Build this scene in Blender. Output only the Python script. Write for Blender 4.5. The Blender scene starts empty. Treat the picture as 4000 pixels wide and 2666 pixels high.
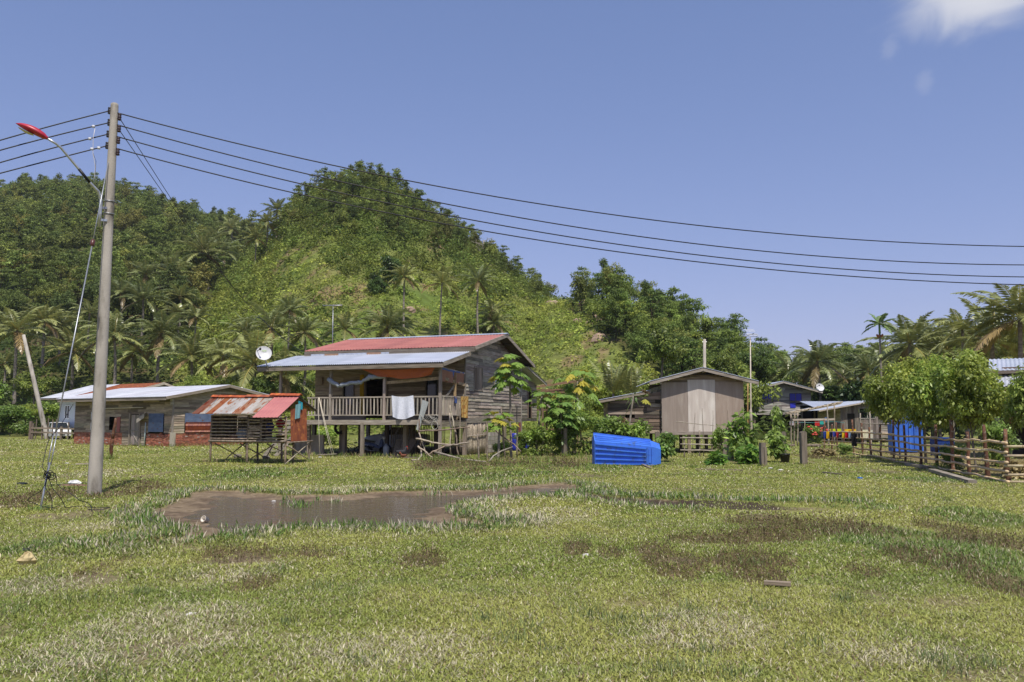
import bpy, math, random
import numpy as np
from mathutils import Vector, Matrix
R = math.radians
scene = bpy.context.scene
COL = scene.collection
random.seed(7)
RNG = np.random.default_rng(11)
# ---------------------------------------------------------------- camera model (4000 x 2666 photo pixels)
F, HOR, CAMH = 3200.0, 1640.0, 1.9
PITCH = math.atan((HOR - 1333.0) / F)
CP, SP = math.cos(PITCH), math.sin(PITCH)

def ray(x, y):
    cx, cy = (x - 2000.0) / F, (1333.0 - y) / F
    dy, dz = CP - cy * SP, SP + cy * CP
    return cx / dy, dz / dy

def P(x, y, Y):
    a, b = ray(x, y)
    return Vector((a * Y, Y, CAMH + b * Y))

def G(x, y, z=0.0):
    a, b = ray(x, y)
    Y = (z - CAMH) / b
    return Vector((a * Y, Y, z))

def topx(X, Y, Z):
    h = Z - CAMH
    d = Y * CP + h * SP
    u = -Y * SP + h * CP
    return 2000 + F * X / d, 1333 - F * u / d

# ---------------------------------------------------------------- noise
def vnoise(x, y, seed=0):
    ix, iy = np.floor(x), np.floor(y)
    fx, fy = x - ix, y - iy
    fx, fy = fx * fx * (3 - 2 * fx), fy * fy * (3 - 2 * fy)
    def h(a, b):
        v = np.sin(a * 127.1 + b * 311.7 + seed * 74.7) * 43758.5453
        return v - np.floor(v)
    return (h(ix, iy) * (1 - fx) + h(ix + 1, iy) * fx) * (1 - fy) + (h(ix, iy + 1) * (1 - fx) + h(ix + 1, iy + 1) * fx) * fy

def fbm(x, y, seed=0, octv=4):
    x = np.asarray(x, float); y = np.asarray(y, float)
    s, a, t = 0.0, 0.5, 0.0
    for k in range(octv):
        s = s + a * vnoise(x * 2 ** k + 13.7 * k, y * 2 ** k - 7.1 * k, seed + k)
        t += a
        a *= 0.5
    return s / t

def sstep(a, b, x):
    t = np.clip((x - a) / (b - a), 0, 1)
    return t * t * (3 - 2 * t)

# ---------------------------------------------------------------- objects
def tag(o, label=None, cat=None, group=None, kind=None):
    if label: o['label'] = label
    if cat: o['category'] = cat
    if group: o['group'] = group
    if kind: o['kind'] = kind
    return o

def link(name, data, parent=None):
    o = bpy.data.objects.new(name, data)
    COL.objects.link(o)
    if parent is not None:
        o.parent = parent
    return o

def thing(name, label, cat, loc=(0, 0, 0), rz=0.0, group=None):
    o = link(name, None)
    o.location = loc
    o.rotation_euler = (0, 0, rz)
    o.empty_display_size = 0.2
    return tag(o, label, cat, group)

def kids(o):
    return [c for c in COL.objects if c.parent is o]

def copy_tree(o, parent=None, ch=None):
    ch = ch if ch is not None else {}
    c = o.copy()
    COL.objects.link(c)
    c.parent = parent
    for k in ch.get(o, kids(o)):
        copy_tree(k, c, ch)
    return c

def nmesh(name, V, Q, C, mats, parent=None, smooth=False, mi=None, point=False):
    """numpy mesh: V (n,3), Q (m,k) polygons of k corners, C (m,3) face colours"""
    me = bpy.data.meshes.new(name)
    V = np.asarray(V, np.float32); Q = np.asarray(Q, np.int32)
    m, k = Q.shape
    me.vertices.add(len(V)); me.vertices.foreach_set('co', V.ravel())
    me.loops.add(m * k); me.loops.foreach_set('vertex_index', Q.ravel())
    me.polygons.add(m)
    me.polygons.foreach_set('loop_start', np.arange(0, m * k, k, dtype=np.int32))
    me.polygons.foreach_set('loop_total', np.full(m, k, np.int32))
    if smooth: me.polygons.foreach_set('use_smooth', np.ones(m, bool))
    for mm in (mats if isinstance(mats, (list, tuple)) else [mats]):
        me.materials.append(mm)
    if mi is not None: me.polygons.foreach_set('material_index', np.asarray(mi, np.int32))
    if C is not None:
        at = me.attributes.new('Col', 'FLOAT_COLOR', 'POINT' if point else 'FACE')
        at.data.foreach_set('color', np.concatenate([np.asarray(C, np.float32), np.ones((len(C), 1), np.float32)], 1).ravel())
    me.update(calc_edges=True)
    me.validate()
    return link(name, me, parent)

class MB:
    def __init__(s):
        s.v, s.f, s.c, s.m = [], [], [], []
        s.col = (1, 1, 1); s.mi = 0; s.sm = False
    def _add(s, vs, fs, col=None):
        n = len(s.v)
        s.v += [tuple(v) for v in vs]
        for f in fs:
            s.f.append([i + n for i in f]); s.c.append(col or s.col); s.m.append(s.mi)
        return s
    def box(s, c, d, rz=0.0, col=None, tilt=None):
        x, y, z = d[0] / 2, d[1] / 2, d[2] / 2
        M = Matrix.Rotation(rz, 3, 'Z')
        if tilt is not None: M = M @ Matrix.Rotation(tilt[1], 3, tilt[0])
        c = Vector(c)
        vs = [c + M @ Vector((sx * x, sy * y, sz * z)) for sz in (-1, 1) for sx, sy in ((-1, -1), (1, -1), (1, 1), (-1, 1))]
        return s._add(vs, [(3, 2, 1, 0), (4, 5, 6, 7), (0, 1, 5, 4), (1, 2, 6, 5), (2, 3, 7, 6), (3, 0, 4, 7)], col)
    def b2(s, a, b, col=None):
        return s.box([(a[i] + b[i]) / 2 for i in range(3)], [abs(b[i] - a[i]) for i in range(3)], 0, col)
    def bar(s, p, q, w, h, up=(0, 0, 1), col=None):
        p, q = Vector(p), Vector(q)
        d = (q - p).normalized(); up = Vector(up)
        a = d.cross(up)
        if a.length < 1e-4: a = d.cross(Vector((1, 0, 0)))
        a.normalize(); b = a.cross(d).normalized()
        vs = []
        for e in (p, q):
            for i, j in ((-1, -1), (1, -1), (1, 1), (-1, 1)):
                vs.append(e + a * (i * w / 2) + b * (j * h / 2))
        return s._add(vs, [(0, 1, 2, 3), (7, 6, 5, 4), (0, 4, 5, 1), (1, 5, 6, 2), (2, 6, 7, 3), (3, 7, 4, 0)], col)
    def tube(s, pts, r, n=8, col=None, cap=True, closed=False):
        pts = [Vector(p) for p in pts]
        m = len(pts)
        rs = r if isinstance(r, (list, tuple)) else [r] * m
        vs, fs = [], []
        prev = None
        for i, p in enumerate(pts):
            if closed: d = pts[(i + 1) % m] - pts[i - 1]
            else: d = pts[min(i + 1, m - 1)] - pts[max(i - 1, 0)]
            d.normalize()
            if prev is None:
                a = d.cross(Vector((0, 0, 1)))
                if a.length < 0.05: a = d.cross(Vector((1, 0, 0)))
            else:
                a = prev - d * prev.dot(d)
            a.normalize(); prev = a
            b = d.cross(a)
            for k in range(n):
                t = 2 * math.pi * k / n
                vs.append(p + (a * math.cos(t) + b * math.sin(t)) * rs[i])
        for i in range(m if closed else m - 1):
            j = (i + 1) % m
            for k in range(n):
                l = (k + 1) % n
                fs.append((i * n + k, i * n + l, j * n + l, j * n + k))
        if cap and not closed:
            fs.append(tuple(range(n))[::-1]); fs.append(tuple((m - 1) * n + k for k in range(n)))
        return s._add(vs, fs, col)
    def stick(s, p, q, r, jit=0.02, r2=None, n=6, seg=5, col=None, rnd=random):
        p, q = Vector(p), Vector(q)
        pts = []
        for i in range(seg + 1):
            t = i / seg
            o = Vector((rnd.uniform(-1, 1), rnd.uniform(-1, 1), rnd.uniform(-1, 1))) * (jit if 0 < i < seg else 0)
            pts.append(p.lerp(q, t) + o)
        r2 = r if r2 is None else r2
        return s.tube(pts, [(r + (r2 - r) * i / seg) * rnd.uniform(.88, 1.12) for i in range(seg + 1)], n, col)
    def lathe(s, prof, c=(0, 0, 0), axis=(0, 0, 1), n=16, col=None):
        q = Vector((0, 0, 1)).rotation_difference(Vector(axis).normalized())
        c = Vector(c)
        vs = [c + q @ Vector((r * math.cos(2 * math.pi * k / n), r * math.sin(2 * math.pi * k / n), z)) for r, z in prof for k in range(n)]
        fs = [(i * n + k, i * n + (k + 1) % n, (i + 1) * n + (k + 1) % n, (i + 1) * n + k) for i in range(len(prof) - 1) for k in range(n)]
        if prof[0][0] > 1e-4: fs.append(tuple(range(n))[::-1])
        if prof[-1][0] > 1e-4: fs.append(tuple((len(prof) - 1) * n + k for k in range(n)))
        return s._add(vs, fs, col)
    def blob(s, c, r, n=8, m=6, jit=0.0, col=None, rnd=random):
        c = Vector(c); vs, fs = [], []
        for i in range(m + 1):
            t = math.pi * i / m
            for k in range(n):
                p = 2 * math.pi * k / n
                j = 1 + rnd.uniform(-jit, jit)
                vs.append(c + Vector((r[0] * math.sin(t) * math.cos(p) * j, r[1] * math.sin(t) * math.sin(p) * j, -r[2] * math.cos(t) * j)))
        for i in range(m):
            for k in range(n):
                l = (k + 1) % n
                fs.append((i * n + k, i * n + l, (i + 1) * n + l, (i + 1) * n + k))
        return s._add(vs, fs, col)
    def poly(s, pts, col=None):
        return s._add(pts, [tuple(range(len(pts)))], col)
    def prism(s, pts, off, col=None):
        n = len(pts); off = Vector(off)
        vs = [Vector(p) for p in pts] + [Vector(p) + off for p in pts]
        fs = [tuple(range(n))[::-1], tuple(range(n, 2 * n))] + [(i, (i + 1) % n, n + (i + 1) % n, n + i) for i in range(n)]
        return s._add(vs, fs, col)
    def grid(s, fn, nu, nv, col=None, wrap=False):
        n0 = len(s.v)
        for j in range(nv + 1):
            for i in range(nu + 1):
                s.v.append(tuple(fn(i / nu, j / nv)))
        for j in range(nv):
            for i in range(nu):
                a = n0 + j * (nu + 1) + i
                s.f.append([a, a + 1, a + nu + 2, a + nu + 1])
                s.c.append(col((i + .5) / nu, (j + .5) / nv) if callable(col) else (col or s.col)); s.m.append(s.mi)
        return s
    def build(s, name, mats, parent=None, smooth=False):
        me = bpy.data.meshes.new(name)
        me.from_pydata(s.v, [], s.f)
        for mm in (mats if isinstance(mats, (list, tuple)) else [mats]): me.materials.append(mm)
        if smooth: me.polygons.foreach_set('use_smooth', np.ones(len(me.polygons), bool))
        if any(s.m): me.polygons.foreach_set('material_index', np.array(s.m, np.int32))
        at = me.attributes.new('Col', 'FLOAT_COLOR', 'FACE')
        at.data.foreach_set('color', np.array([(c[0], c[1], c[2], 1) for c in s.c], np.float32).ravel())
        me.update()
        return link(name, me, parent)

def tone(v, k=.12, hue=.03):
    f = 1 + random.uniform(-k, k) * 2
    return tuple(max(0, v[i] * f * (1 + random.uniform(-hue, hue))) for i in range(3))

# ---------------------------------------------------------------- materials
def mat(name, c1, c2=None, scale=(6, 6, 6), rough=.75, metal=0.0, spec=.3, bump=0.0, bscale=None, col=True, ramp=(.35, .65), detail=4.0, spots=None, spot_scale=3.0, spot_range=(.6, .75), spot_stretch=(1, 1, 1), objrand=0.0):
    m = bpy.data.materials.new(name); m.use_nodes = True
    nt = m.node_tree; N = nt.nodes; L = nt.links
    b = N['Principled BSDF']
    b.inputs['Roughness'].default_value = rough; b.inputs['Metallic'].default_value = metal
    b.inputs['Specular IOR Level'].default_value = spec
    tc = N.new('ShaderNodeTexCoord')
    def noise(sc, det=detail):
        mp = N.new('ShaderNodeMapping'); mp.inputs['Scale'].default_value = sc
        L.new(tc.outputs['Object'], mp.inputs[0])
        n = N.new('ShaderNodeTexNoise'); n.inputs['Scale'].default_value = 1.0; n.inputs['Detail'].default_value = det
        L.new(mp.outputs[0], n.inputs['Vector'])
        return n
    n = noise(scale)
    mr = N.new('ShaderNodeMapRange'); mr.inputs[1].default_value, mr.inputs[2].default_value = ramp
    L.new(n.outputs['Fac'], mr.inputs[0])
    mx = N.new('ShaderNodeMix'); mx.data_type = 'RGBA'
    mx.inputs['A'].default_value = (*c1, 1); mx.inputs['B'].default_value = (*(c2 or c1), 1)
    L.new(mr.outputs[0], mx.inputs['Factor'])
    out = mx.outputs['Result']
    if spots:
        sc = spot_scale
        n2 = noise(tuple(sc * k for k in spot_stretch), 5)
        m2 = N.new('ShaderNodeMapRange'); m2.inputs[1].default_value, m2.inputs[2].default_value = spot_range
        L.new(n2.outputs['Fac'], m2.inputs[0])
        mx2 = N.new('ShaderNodeMix'); mx2.data_type = 'RGBA'; mx2.inputs['B'].default_value = (*spots, 1)
        L.new(out, mx2.inputs['A']); L.new(m2.outputs[0], mx2.inputs['Factor']); out = mx2.outputs['Result']
    if col:
        at = N.new('ShaderNodeAttribute'); at.attribute_name = 'Col'
        mu = N.new('ShaderNodeMix'); mu.data_type = 'RGBA'; mu.blend_type = 'MULTIPLY'; mu.inputs['Factor'].default_value = 1
        L.new(out, mu.inputs['A']); L.new(at.outputs['Color'], mu.inputs['B']); out = mu.outputs['Result']
    L.new(out, b.inputs['Base Color'])
    if bump:
        nb = noise(bscale or scale)
        bp = N.new('ShaderNodeBump'); bp.inputs['Strength'].default_value = bump; bp.inputs['Distance'].default_value = .03
        L.new(nb.outputs['Fac'], bp.inputs['Height']); L.new(bp.outputs[0], b.inputs['Normal'])
    return m

def leafmat(name, trans=.3, rough=.45, spec=.4, tint=(1, 1, 1), jitter=.25):
    """foliage: face colour x per-object random tint, some light through the leaf"""
    m = bpy.data.materials.new(name); m.use_nodes = True
    nt = m.node_tree; N = nt.nodes; L = nt.links
    b = N['Principled BSDF']; out = N['Material Output']
    b.inputs['Roughness'].default_value = rough; b.inputs['Specular IOR Level'].default_value = spec
    at = N.new('ShaderNodeAttribute'); at.attribute_name = 'Col'
    oi = N.new('ShaderNodeObjectInfo')
    rp = N.new('ShaderNodeMix'); rp.data_type = 'RGBA'
    rp.inputs['A'].default_value = (tint[0] * (1 - jitter), tint[1] * (1 - jitter * .7), tint[2] * (1 - jitter * .5), 1)
    rp.inputs['B'].default_value = (tint[0] * (1 + jitter), tint[1] * (1 + jitter * .75), tint[2] * (1 + jitter * .2), 1)
    L.new(oi.outputs['Random'], rp.inputs['Factor'])
    mu = N.new('ShaderNodeMix'); mu.data_type = 'RGBA'; mu.blend_type = 'MULTIPLY'; mu.inputs['Factor'].default_value = 1
    L.new(at.outputs['Color'], mu.inputs['A']); L.new(rp.outputs['Result'], mu.inputs['B'])
    L.new(mu.outputs['Result'], b.inputs['Base Color'])
    tr = N.new('ShaderNodeBsdfTranslucent'); L.new(mu.outputs['Result'], tr.inputs['Color'])
    ms = N.new('ShaderNodeMixShader'); ms.inputs[0].default_value = trans
    L.new(b.outputs[0], ms.inputs[1]); L.new(tr.outputs[0], ms.inputs[2]); L.new(ms.outputs[0], out.inputs['Surface'])
    return m

M = {}
M['wood_h'] = mat('weathered_wood_horizontal', (.38, .335, .275), (.19, .165, .135), (1.5, 1.5, 26), .85, bump=.35, bscale=(2, 2, 40), spots=(.40, .37, .32), spot_scale=1.6, spot_range=(.56, .72), spot_stretch=(.7, .7, 6))
M['wood_v'] = mat('weathered_wood_vertical', (.38, .34, .29), (.20, .175, .145), (22, 22, 1.5), .85, bump=.3, bscale=(30, 30, 2))
M['wood_dark'] = mat('dark_wood', (.12, .10, .08), (.06, .05, .04), (4, 4, 20), .85, bump=.3)
M['stick'] = mat('bark_stick', (.30, .25, .19), (.15, .115, .085), (9, 9, 9), .9, bump=.4)
M['stick_pale'] = mat('bare_pale_stick', (.42, .37, .29), (.26, .22, .17), (9, 9, 9), .85, bump=.3)
M['rail'] = mat('fence_rail_wood', (.60, .50, .35), (.40, .31, .20), (8, 8, 8), .8, bump=.4)
M['bark_red'] = mat('reddish_bark', (.20, .10, .06), (.09, .05, .035), (9, 9, 5), .9, bump=.6, spots=(.30, .27, .22), spot_scale=7, spot_range=(.58, .66))
M['bamboo'] = mat('dry_bamboo', (.50, .42, .27), (.36, .29, .18), (6, 6, 6), .55, bump=.15)
M['concrete'] = mat('concrete', (.44, .40, .34), (.33, .30, .25), (2.5, 2.5, 1.1), .9, bump=.25, bscale=(30, 30, 30), spots=(.17, .15, .12), spot_scale=2.4, spot_range=(.52, .70), spot_stretch=(1.5, 1.5, .5))
M['silver_roof'] = mat('silver_roof_sheet', (.49, .52, .58), (.40, .43, .49), (.6, 2.5, 2.5), .42, .25, .4)
M['white_roof'] = mat('white_roof_sheet', (.52, .53, .56), (.42, .43, .46), (.6, 2.0, 2.0), .5, .1, .4)
M['red_roof'] = mat('red_roof_sheet', (.43, .175, .14), (.36, .135, .115), (.7, 2, 2), .5, 0, .4)
M['rust_roof'] = mat('rusty_roof_sheet', (.84, .83, .82), (.70, .68, .65), (3, 3, 3), .75, 0, .2, spots=(.55, .22, .09), spot_scale=2.6, spot_range=(.52, .60), spot_stretch=(2.2, .7, .7))
M['rust'] = mat('rusted_sheet', (.27, .085, .035), (.16, .05, .03), (7, 7, 3), .85, 0, .2, bump=.2, spots=(.38, .15, .05), spot_scale=4, spot_range=(.55, .7))
M['blue_sheet'] = mat('faded_blue_sheet', (.17, .22, .33), (.12, .16, .25), (2, 2, 4), .6, .1, .3, spots=(.20, .09, .05), spot_scale=3, spot_range=(.62, .7), spot_stretch=(1, 1, 2))
M['white_paint'] = mat('white_board', (.62, .66, .72), (.57, .60, .66), (1, 1, 1), .6)
M['plywood'] = mat('plywood', (.33, .275, .235), (.285, .235, .20), (10, 10, .7), .8, spots=(.385, .335, .29), spot_scale=1.2, spot_range=(.5, .7), spot_stretch=(2.5, 2.5, .5))
M['black'] = mat('black_plastic', (.012, .012, .013), rough=.45, col=False)
M['rubber'] = mat('tyre_rubber', (.02, .02, .02), (.03, .03, .03), rough=.8, col=False)
M['dark'] = mat('dark_interior', (.02, .018, .015), rough=.95, col=False)  # near-black, stands for the shade inside openings and under floors
M['steel'] = mat('galvanised_steel', (.42, .43, .44), (.33, .34, .35), (12, 12, 12), .4, .7, .5)
M['paint'] = mat('coloured_paint', (1, 1, 1), (.9, .9, .9), (3, 3, 3), .4, 0, .5)
M['tub'] = mat('faded_blue_plastic', (1, 1, 1), (.78, .82, .92), (2, 2, 2), .5, 0, .35, bump=.06, bscale=(9, 9, 9), spots=(1.2, .62, .34), spot_scale=4, spot_range=(.56, .72))
M['plastic'] = mat('coloured_plastic', (1, 1, 1), (.88, .88, .9), (4, 4, 4), .38, 0, .45, bump=.05, bscale=(12, 12, 12))
M['cloth'] = mat('cloth', (1, 1, 1), (.85, .85, .85), (14, 14, 14), .9, 0, .1, bump=.15, bscale=(50, 50, 50))
M['glass'] = mat('dark_glass', (.02, .025, .03), rough=.08, spec=.6, col=False)
M['rock'] = mat('boulder_rock', (.42, .30, .21), (.25, .18, .13), (1.2, 1.2, 1.2), .9, bump=.6)
M['trunk'] = mat('tree_bark', (.22, .18, .14), (.11, .09, .07), (5, 5, 1.5), .9, bump=.4)
M['palm_trunk'] = mat('palm_bark', (.30, .26, .21), (.16, .135, .11), (2, 2, 7), .9, bump=.5)
M['leaf'] = leafmat('leaf', .40, .42, .4)
M['far_leaf'] = leafmat('far_leaf', .36, .6, .2, tint=(1.15, 1.12, 1.1), jitter=.22)
M['frond'] = leafmat('palm_frond', .25, .34, .7, jitter=.18)
M['grass'] = leafmat('grass_blade', .28, .55, .25, jitter=0)
def brick():
    m = mat('old_brick', (1, 1, 1), (.75, .7, .7), (5, 5, 5), .9, bump=.2)
    return m
M['brick'] = brick()
# ---------------------------------------------------------------- terrain of the hills
def table(rows):
    ab = [ray(x, y) for x, y in rows]
    return np.array([a for a, _ in ab]), np.array([b for _, b in ab])
HILLS = [  # silhouette of the bare ground, distance of the ridge, distance of the foot
    (table([(-1500, 960), (-800, 900), (-300, 850), (0, 805), (150, 785), (340, 785), (480, 808), (640, 855), (800, 900), (950, 932), (1100, 950), (1300, 1000), (1500, 1050), (1800, 1200), (2200, 1450), (2500, 1660), (6000, 1700)]), 390., 100.),
    (table([(-1500, 1700), (300, 1690), (500, 1560), (600, 1440), (680, 1330), (780, 1225), (830, 1170), (920, 1085), (1000, 1000), (1080, 925), (1130, 850), (1250, 775), (1300, 750), (1420, 738), (1530, 762), (1620, 825), (1720, 890), (1800, 952), (1900, 1012), (2000, 1090), (2100, 1155), (2180, 1180), (2300, 1208), (2400, 1290), (2500, 1390), (2650, 1520), (2800, 1660), (6000, 1700)]), 225., 84.),
    (table([(-1500, 1700), (1900, 1690), (1960, 1500), (2050, 1330), (2150, 1205), (2250, 1185), (2350, 1172), (2450, 1195), (2560, 1265), (2650, 1325), (2720, 1370), (2800, 1415), (2900, 1455), (3000, 1500), (3100, 1545), (3300, 1610), (3600, 1690), (6000, 1700)]), 165., 76.),
    (table([(-1500, 1700), (2600, 1690), (2750, 1600), (2900, 1560), (3050, 1530), (3150, 1485), (3260, 1440), (3350, 1445), (3500, 1455), (3650, 1430), (3800, 1400), (4000, 1350), (4300, 1310), (4800, 1300), (6000, 1400)]), 250., 125.),
]
def hill_each(X, Y):
    X = np.asarray(X, float); Y = np.asarray(Y, float)
    a = X / np.maximum(Y, 1)
    out = []
    for (ta, tb), Rr, Y0 in HILLS:
        hr = np.interp(a, ta, tb) * Rr + CAMH
        t = (Y - Y0) / (Rr - Y0)
        tc = np.clip(t, 0, 1)
        S = .5 * tc + .5 * tc * tc * (3 - 2 * tc)
        h = hr * S * np.where(t > 1, 1 - .35 * sstep(1, 2.2, t), 1)
        n = (fbm(X / 17., Y / 17., 5) - .5) * 5 + (fbm(X / 5., Y / 5., 9) - .5) * 1.4
        h = h + n * np.clip(tc * 4, 0, 1) * np.clip(hr / 20, 0, 1) * (1 - sstep(.75, 1.0, tc) * .6)
        out.append(np.where(t > 0, h, -.6))
    return np.array(out)
def terr(X, Y):
    return np.maximum(hill_each(X, Y).max(0), -.6)

# ---------------------------------------------------------------- pond, banks, weeds on the flat ground
def dpx(l): return [G(x * 1.7, y * 1.7, -.06) for x, y in l]
POND = np.array([(p.x, p.y) for p in dpx([(428, 1137), (470, 1133), (520, 1131), (600, 1138), (680, 1144), (740, 1143), (800, 1141), (860, 1135), (960, 1132), (1060, 1132), (1150, 1127), (1210, 1119), (1290, 1115), (1340, 1121), (1337, 1137), (1270, 1146), (1200, 1149), (1120, 1158), (1062, 1166), (1043, 1181), (1062, 1195), (1120, 1203), (1165, 1209), (1100, 1218), (950, 1223), (860, 1221), (760, 1219), (690, 1221), (610, 1228), (540, 1241), (470, 1252), (415, 1257), (330, 1264), (240, 1270), (232, 1263), (330, 1252), (405, 1243), (414, 1226), (352, 1203), (330, 1190), (372, 1172), (408, 1156)])])
DITCH = np.array([(p.x, p.y) for p in dpx([(1340, 1141), (1430, 1150), (1560, 1156), (1700, 1161), (1840, 1165), (1955, 1166), (1960, 1172), (1850, 1182), (1700, 1181), (1560, 1175), (1430, 1166), (1345, 1153)])])
def sdist(px, py, poly):
    """signed distance, positive inside"""
    px = np.asarray(px, float); py = np.asarray(py, float)
    ins = np.zeros(px.shape, bool); d = np.full(px.shape, 1e9)
    n = len(poly)
    for i in range(n):
        x1, y1 = poly[i]; x2, y2 = poly[(i + 1) % n]
        c = ((y1 > py) != (y2 > py))
        with np.errstate(divide='ignore', invalid='ignore'):
            xi = (x2 - x1) * (py - y1) / (y2 - y1) + x1
        ins ^= c & (px < xi)
        ex, ey = x2 - x1, y2 - y1
        t = np.clip(((px - x1) * ex + (py - y1) * ey) / (ex * ex + ey * ey + 1e-9), 0, 1)
        d = np.minimum(d, np.hypot(px - x1 - t * ex, py - y1 - t * ey))
    return np.where(ins, d, -d)
def wet(X, Y):
    X = np.asarray(X, float); Y = np.asarray(Y, float)
    out = np.full(X.shape, -9.0)
    k = (X > -14) & (X < 4) & (Y > 11) & (Y < 27)
    w = (fbm(X[k] * 2.2, Y[k] * 2.2, 21, 4) - .5) * 1.0
    out[k] = np.maximum(sdist(X[k], Y[k], POND), sdist(X[k], Y[k], DITCH)) + w * .6
    return out
def ell(X, Y, px, py, rx, ry):
    """soft mask of an ellipse given in photo pixels on the ground"""
    c = G(px, py); a = G(px + rx, py); b = G(px, py - ry); e = G(px, py + ry)
    sy = (b.y - e.y) / 2
    q = np.hypot((X - c.x) / (a.x - c.x), (Y - (b.y + e.y) / 2) / sy)
    return np.clip(1.25 - q, 0, 1)
WEEDS = [(2950, 2090, 170, 60), (2880, 2160, 230, 80), (2980, 2260, 130, 60), (2620, 2200, 110, 70), (3180, 2350, 180, 60), (3200, 2055, 260, 50), (3050, 2045, 120, 40), (3620, 2200, 170, 60), (3880, 2120, 140, 70), (3900, 2290, 120, 60), (3400, 2250, 110, 40), (250, 1935, 190, 50), (110, 1960, 160, 60), (480, 1925, 110, 35), (470, 2195, 110, 50), (900, 2180, 200, 45), (1250, 2165, 200, 45), (1020, 2280, 90, 30), (1650, 2190, 90, 40), (2250, 2150, 60, 30), (2390, 2170, 60, 30), (820, 2170, 110, 40), (1750, 1822, 150, 22), (2050, 1815, 150, 22), (2200, 1810, 100, 20), (700, 1715, 60, 8), (560, 1690, 90, 8), (3200, 1790, 60, 20), (1850, 1850, 130, 16), (2600, 2330, 70, 30)]
LUSH = [(3800, 2200, 380, 170), (3350, 1985, 200, 14), (100, 2150, 150, 40), (3850, 2030, 200, 60), (1000, 1860, 260, 30), (1900, 1860, 350, 25), (2350, 1830, 150, 20), (3700, 1880, 200, 16)]
DRY = [(150, 2290, 260, 40), (1500, 2560, 700, 140), (600, 2500, 500, 160), (2900, 2440, 120, 40), (1400, 1910, 300, 22), (2050, 2020, 300, 40), (1950, 1960, 200, 30), (900, 2250, 260, 60), (380, 1850, 140, 25), (300, 2070, 260, 45), (2700, 2500, 500, 100), (3500, 2560, 500, 80)]
def masks(X, Y):
    nz = fbm(X * .9, Y * .9, 31, 4)
    w = np.zeros(np.shape(X)); l = np.zeros(np.shape(X)); d = np.zeros(np.shape(X))
    for e in WEEDS: w = np.maximum(w, ell(X, Y, *e))
    for e in LUSH: l = np.maximum(l, ell(X, Y, *e))
    for e in DRY: d = np.maximum(d, ell(X, Y, *e))
    w = sstep(.30, .66, w * .8 + (nz - .5) * 2.0) * (w > 0)
    l = sstep(.25, .7, l + (nz - .5) * 1.2) * (l > 0)
    d = sstep(.2, .9, d * .8 + (fbm(X * .6, Y * .6, 77) - .45) * 1.4)
    return w, l, d
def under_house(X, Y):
    # bare earth under the stilt house, coloured darker than other soil
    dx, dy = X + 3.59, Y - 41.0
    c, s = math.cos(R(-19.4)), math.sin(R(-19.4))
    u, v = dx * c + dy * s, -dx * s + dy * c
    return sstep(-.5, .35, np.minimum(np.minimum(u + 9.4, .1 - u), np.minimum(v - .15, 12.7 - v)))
def gz(X, Y):
    X = np.asarray(X, float); Y = np.asarray(Y, float)
    z = (fbm(X * .22, Y * .22, 3, 3) - .5) * .10 + (fbm(X * 1.3, Y * 1.3, 4, 3) - .5) * .05
    z = z * np.clip((90 - Y) / 20, .3, 1)
    s = wet(X, Y)
    z = z * (1 - sstep(-.6, .2, s)) - .055 * sstep(-.05, .22, s) - .05 * sstep(.15, 1.3, s) - (fbm(X * 1.6, Y * 2.4, 41, 3) - .5) * .05 * sstep(0, .3, s)
    return z

def steps(edges):
    out = []
    for a, b, d in edges:
        n = max(1, int(round((b - a) / d))); out += list(np.linspace(a, b, n, endpoint=False))
    out.append(edges[-1][1])
    return np.array(out)
xs = steps([(-900, -120, 60), (-120, -40, 8), (-40, -13, .6), (-13, 4, .085), (4, 20, .4), (20, 60, 2), (60, 140, 10), (140, 900, 60)])
ys = steps([(-60, 2, 6), (2, 12, .35), (12, 27, .085), (27, 60, .5), (60, 110, 2), (110, 300, 20), (300, 1300, 100)])
gx, gy = np.meshgrid(xs, ys)
GZ = gz(gx, gy)
nx, ny = len(xs), len(ys)
idx = np.arange(nx * ny).reshape(ny, nx)
quads = np.stack([idx[:-1, :-1], idx[:-1, 1:], idx[1:, 1:], idx[1:, :-1]], -1).reshape(-1, 4)
cx, cy = gx.ravel(), gy.ravel()
def mixc(a, b, t): return np.asarray(a) * (1 - t[:, None]) + np.asarray(b) * t[:, None]
def ground_cols(X, Y):
    n1 = fbm(X * .25, Y * .25, 51); n2 = fbm(X * 1.7, Y * 1.7, 52)
    w, l, d = masks(X, Y); s = wet(X, Y)
    c = mixc((.20, .215, .052), (.26, .255, .075), sstep(.35, .65, n1))
    c = mixc(c, (.14, .165, .04), sstep(.52, .72, n2) * .6)
    c = mixc(c, (.32, .28, .15), d * .45)
    c = mixc(c, (.12, .085, .045), w * .8)
    c = mixc(c, (.22, .17, .115), sstep(.66, .74, fbm(X * .8, Y * .8, 61)) * .7 * (Y < 60))
    c = mixc(c, (.23, .175, .115), sstep(-.12, .08, s)); c = mixc(c, (.15, .11, .075), sstep(.0, .3, s) * sstep(.4, .6, fbm(X * 1.9, Y * 2.6, 43)))
    c = mixc(c, (.075, .055, .04), sstep(-.05, .10, np.where((X > -14) & (X < 6), sdist(X, Y, DITCH), -9)) * (Y > 14) * (Y < 24))
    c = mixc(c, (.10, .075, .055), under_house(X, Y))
    c = mixc(c, (.23, .155, .10), sstep(0, 1.2, X - (14.9 + (Y - 24.7) * .2)) * (Y > 23.5) * (Y < 56) * .65)
    return c
gc = ground_cols(cx, cy)
M['ground'] = mat('ground_earth_and_turf', (1, 1, 1), (.62, .6, .55), (9, 9, 9), .95, 0, .1, bump=.6, bscale=(22, 22, 22), detail=6)
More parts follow.
